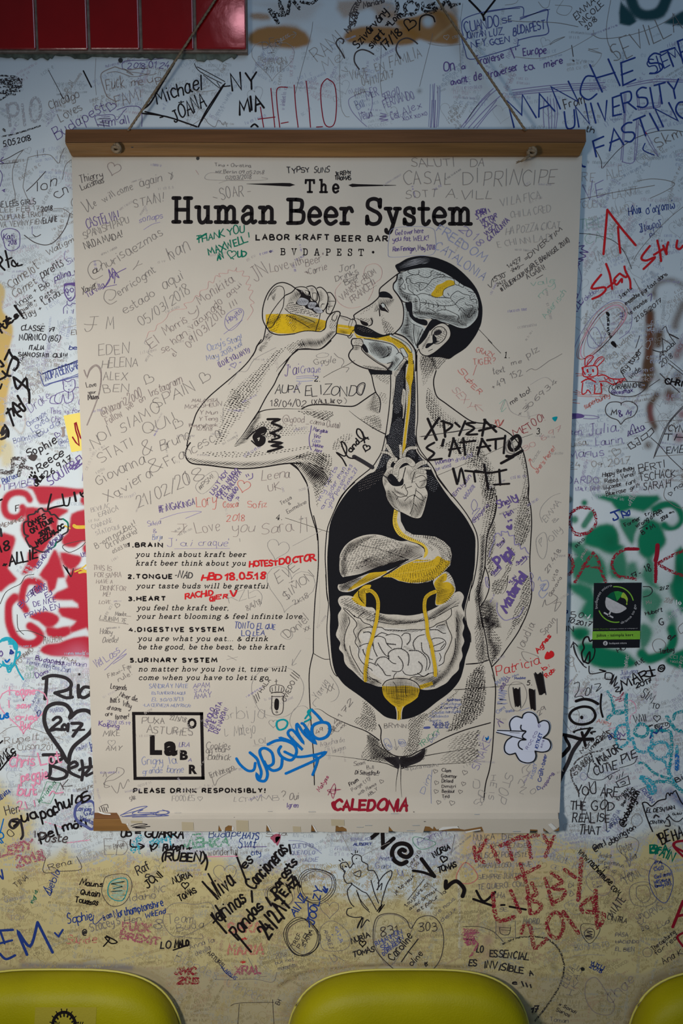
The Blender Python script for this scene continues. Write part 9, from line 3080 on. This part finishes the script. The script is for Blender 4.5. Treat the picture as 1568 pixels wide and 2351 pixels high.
T 180 480 220 470 60 1.8 D F
T 0 680 280 590 50 1.7 x MEMPHIS
L 4 k 0 350 20 340
L 5 K 5 690 15 770
T -10 970 110 930 110 3.6 k 18
T 40 1135 85 1120 50 3.4 k +
T 110 1120 440 1030 110 3.6 k ALLIE
G
L 3.6 Y 820 680 760 650
L 8 Y 870 650 900 665 980 665
L 9 Y 1000 665 1060 670
L 3 Y 880 1190 960 1150 1070 1060
L 5 Y 930 1200 1000 1190 1068 1215
L 3.6 Y 950 1160 1020 1180 1068 1190
L 1.8 K 740 1110 810 1220 760 1130 830 1240
L 1.8 K 780 1130 830 1250 860 1150
C 1.4 D 740 880 800 960 900 930 980 870 990 820
T 380 1480 550 1390 80 1.6 v RECUDOS
T 250 1620 480 1360 60 1.4 v BUSSI
T 400 1600 660 1540 60 1.5 v DE NICE
T 540 1500 620 1450 50 1.8 v EJ
T 300 1730 700 1610 60 1.5 v PRIYA EN
T 960 1020 1050 990 50 1.5 v USa
L 1.4 D 0 1570 60 1440 140 1380 240 1330 300 1240 400 1220
L 1.4 D 190 1890 300 1880 400 1900 540 1960
L 1.3 D 200 1690 210 1850 280 1930
T 510 2040 730 2000 70 1.3 x MACHO R
T 200 2300 400 2100 50 1.3 p YO AND
F 968 0 2.613
'''
import re
WALL_PEN = re.sub(r'(?m)^T \S+ \S+ \S+ \S+ 1 \.1 .*$', '', WALL_PEN)
draw(WALL_PEN, wall, on_wall, .0034)
# the densest layer of old faded pen marks that nobody could read or count: loops and waves, no letters
rr = random.Random(11); F()
ik = Ink('faded_scribbles', on_wall, .0008, step=0, parent=wall)
def scribble(x, y, ln, h, ang, wd, col):
    a = math.radians(ang); t = 0; ik.z = ik.base + rr.randrange(250) * 1.0e-6
    while t < ln:
        k = rr.random(); q = rr.uniform(.35, .6) * h; u = rr.uniform(-.12, .12) * h; b = 1.7 if rr.random() < .2 else 1
        if k < .3: P = [(0, -h * .5 * b), (u, h * .5)]
        elif k < .5: P = [(0, h * .5), (u, -h * .45), (q * .7, -h * .45), (q, h * .5)]
        elif k < .7: P = [(q, -h * .4), (0, -h * .3), (0, h * .35), (q, h * .4)]
        elif k < .85: P = [(0, -h * .4 * b), (q * .3, h * .45), (q, h * .3), (q, -h * .4)]
        else: P = [(0, 0), (q, -h * .15), (q * .6, -h * .5), (0, -h * .1), (q * .2, h * .45), (q, h * .35)]
        ik.line([(x + (t + u_) * math.cos(a) - v * math.sin(a), y + (t + u_) * math.sin(a) + v * math.cos(a)) for u_, v in P], wd, col, raw=True)
        t += q + h * rr.uniform(.25, .4) + (h * .7 if rr.random() < .16 else 0)
ZON = [((-260, 140, 0, 1100), 90), ((-260, 1500, 0, 2230), 120), ((1568, 0, 1830, 1100), 110), ((1568, 1500, 1830, 2240), 120), ((-260, -150, 1830, 0), 90), ((0, 130, 560, 300), 60), ((560, 100, 900, 290), 40), ((1000, 60, 1568, 300), 60), ((0, 340, 165, 1100), 130), ((1335, 350, 1568, 900), 150), ((1300, 850, 1568, 1140), 60), ((0, 1120, 200, 1500), 3), ((1480, 1400, 1568, 1540), 3),
       ((0, 1500, 215, 1900), 170), ((1285, 1540, 1568, 1900), 150), ((0, 1910, 560, 2230), 420), ((560, 1910, 1060, 2230), 420), ((1060, 1900, 1568, 2240), 420), ((380, 2230, 700, 2351), 110), ((1180, 2230, 1500, 2351), 110)]
for (x0, y0, x1, y1), n_ in ZON:
    for k in range(int(n_ * 1.0)):
        x, y = rr.uniform(x0, x1), rr.uniform(y0, y1); a = rr.choice((-35, -25, -15, -8, 0, 0, 8, -60, -80, 30)) + rr.uniform(-6, 6)
        low = y > 1900
        c = rr.choice([(.49, .39, .18), (.44, .36, .18), (.52, .42, .20), (.44, .42, .34), (.50, .36, .22), (.34, .28, .15)] if low and y > 1990 else [(.42, .43, .44), (.50, .54, .57), (.50, .55, .58), (.40, .38, .52), (.42, .46, .60), (.46, .50, .52), (.44, .50, .58), (.56, .48, .54), 'P'])
        for j in range(rr.choice((1, 1, 2, 3))): scribble(x, y + j * 11, rr.uniform(18, 70), rr.uniform(3.5, 9), a, rr.uniform(.6, 1.15), c)
    for k in range(int(n_ * .10)):
        x, y, s_ = rr.uniform(x0, x1), rr.uniform(y0, y1), rr.uniform(12, 50); ik.line(heart_pts(x, y, s_, rr.uniform(-30, 30)), rr.uniform(.7, 1.2), (.46, .48, .50) if y < 1950 else (.44, .36, .18), raw=True, sm=False)
ik.done(kind='stuff')
ik = Ink('faded_scribbles', on_sheet, .0016, step=0, parent=poster); rr = random.Random(5)
for k in range(130):
    while True:
        x, y = rr.uniform(190, 1290), rr.uniform(375, 1845)
        if not (380 < x < 1130 and 440 < y < 560 or 730 < x < 1120 and 600 < y < 1680 or 285 < x < 710 and 1240 < y < 1580): break
    scribble(x, y, rr.uniform(14, 46), rr.uniform(3, 6), rr.choice((-30, -20, -10, 0, -60, 80)) + rr.uniform(-5, 5), rr.uniform(.55, .9), rr.choice(['q', 'P', 'V', (.48, .43, .40), (.46, .42, .46)]))
ik.done(kind='stuff')
# splashed screws and dents on the wall
for px, py, r in ((1307, 1146, .0035), (277, 139, .003), (1337, 2224, .0028)):
    bm = bmesh.new(); c = Vector(at(px, py, .0002)); tube(bm, [c, c + Vector((0, -.0016, 0))], r, 12); box(bm, tuple(c + Vector((-r * .7, -.0019, -.0004))), tuple(c + Vector((r * .7, -.0016, .0004)))); from_bm('screw_head', bm, STEEL if px == 1307 else DARKM, wall)
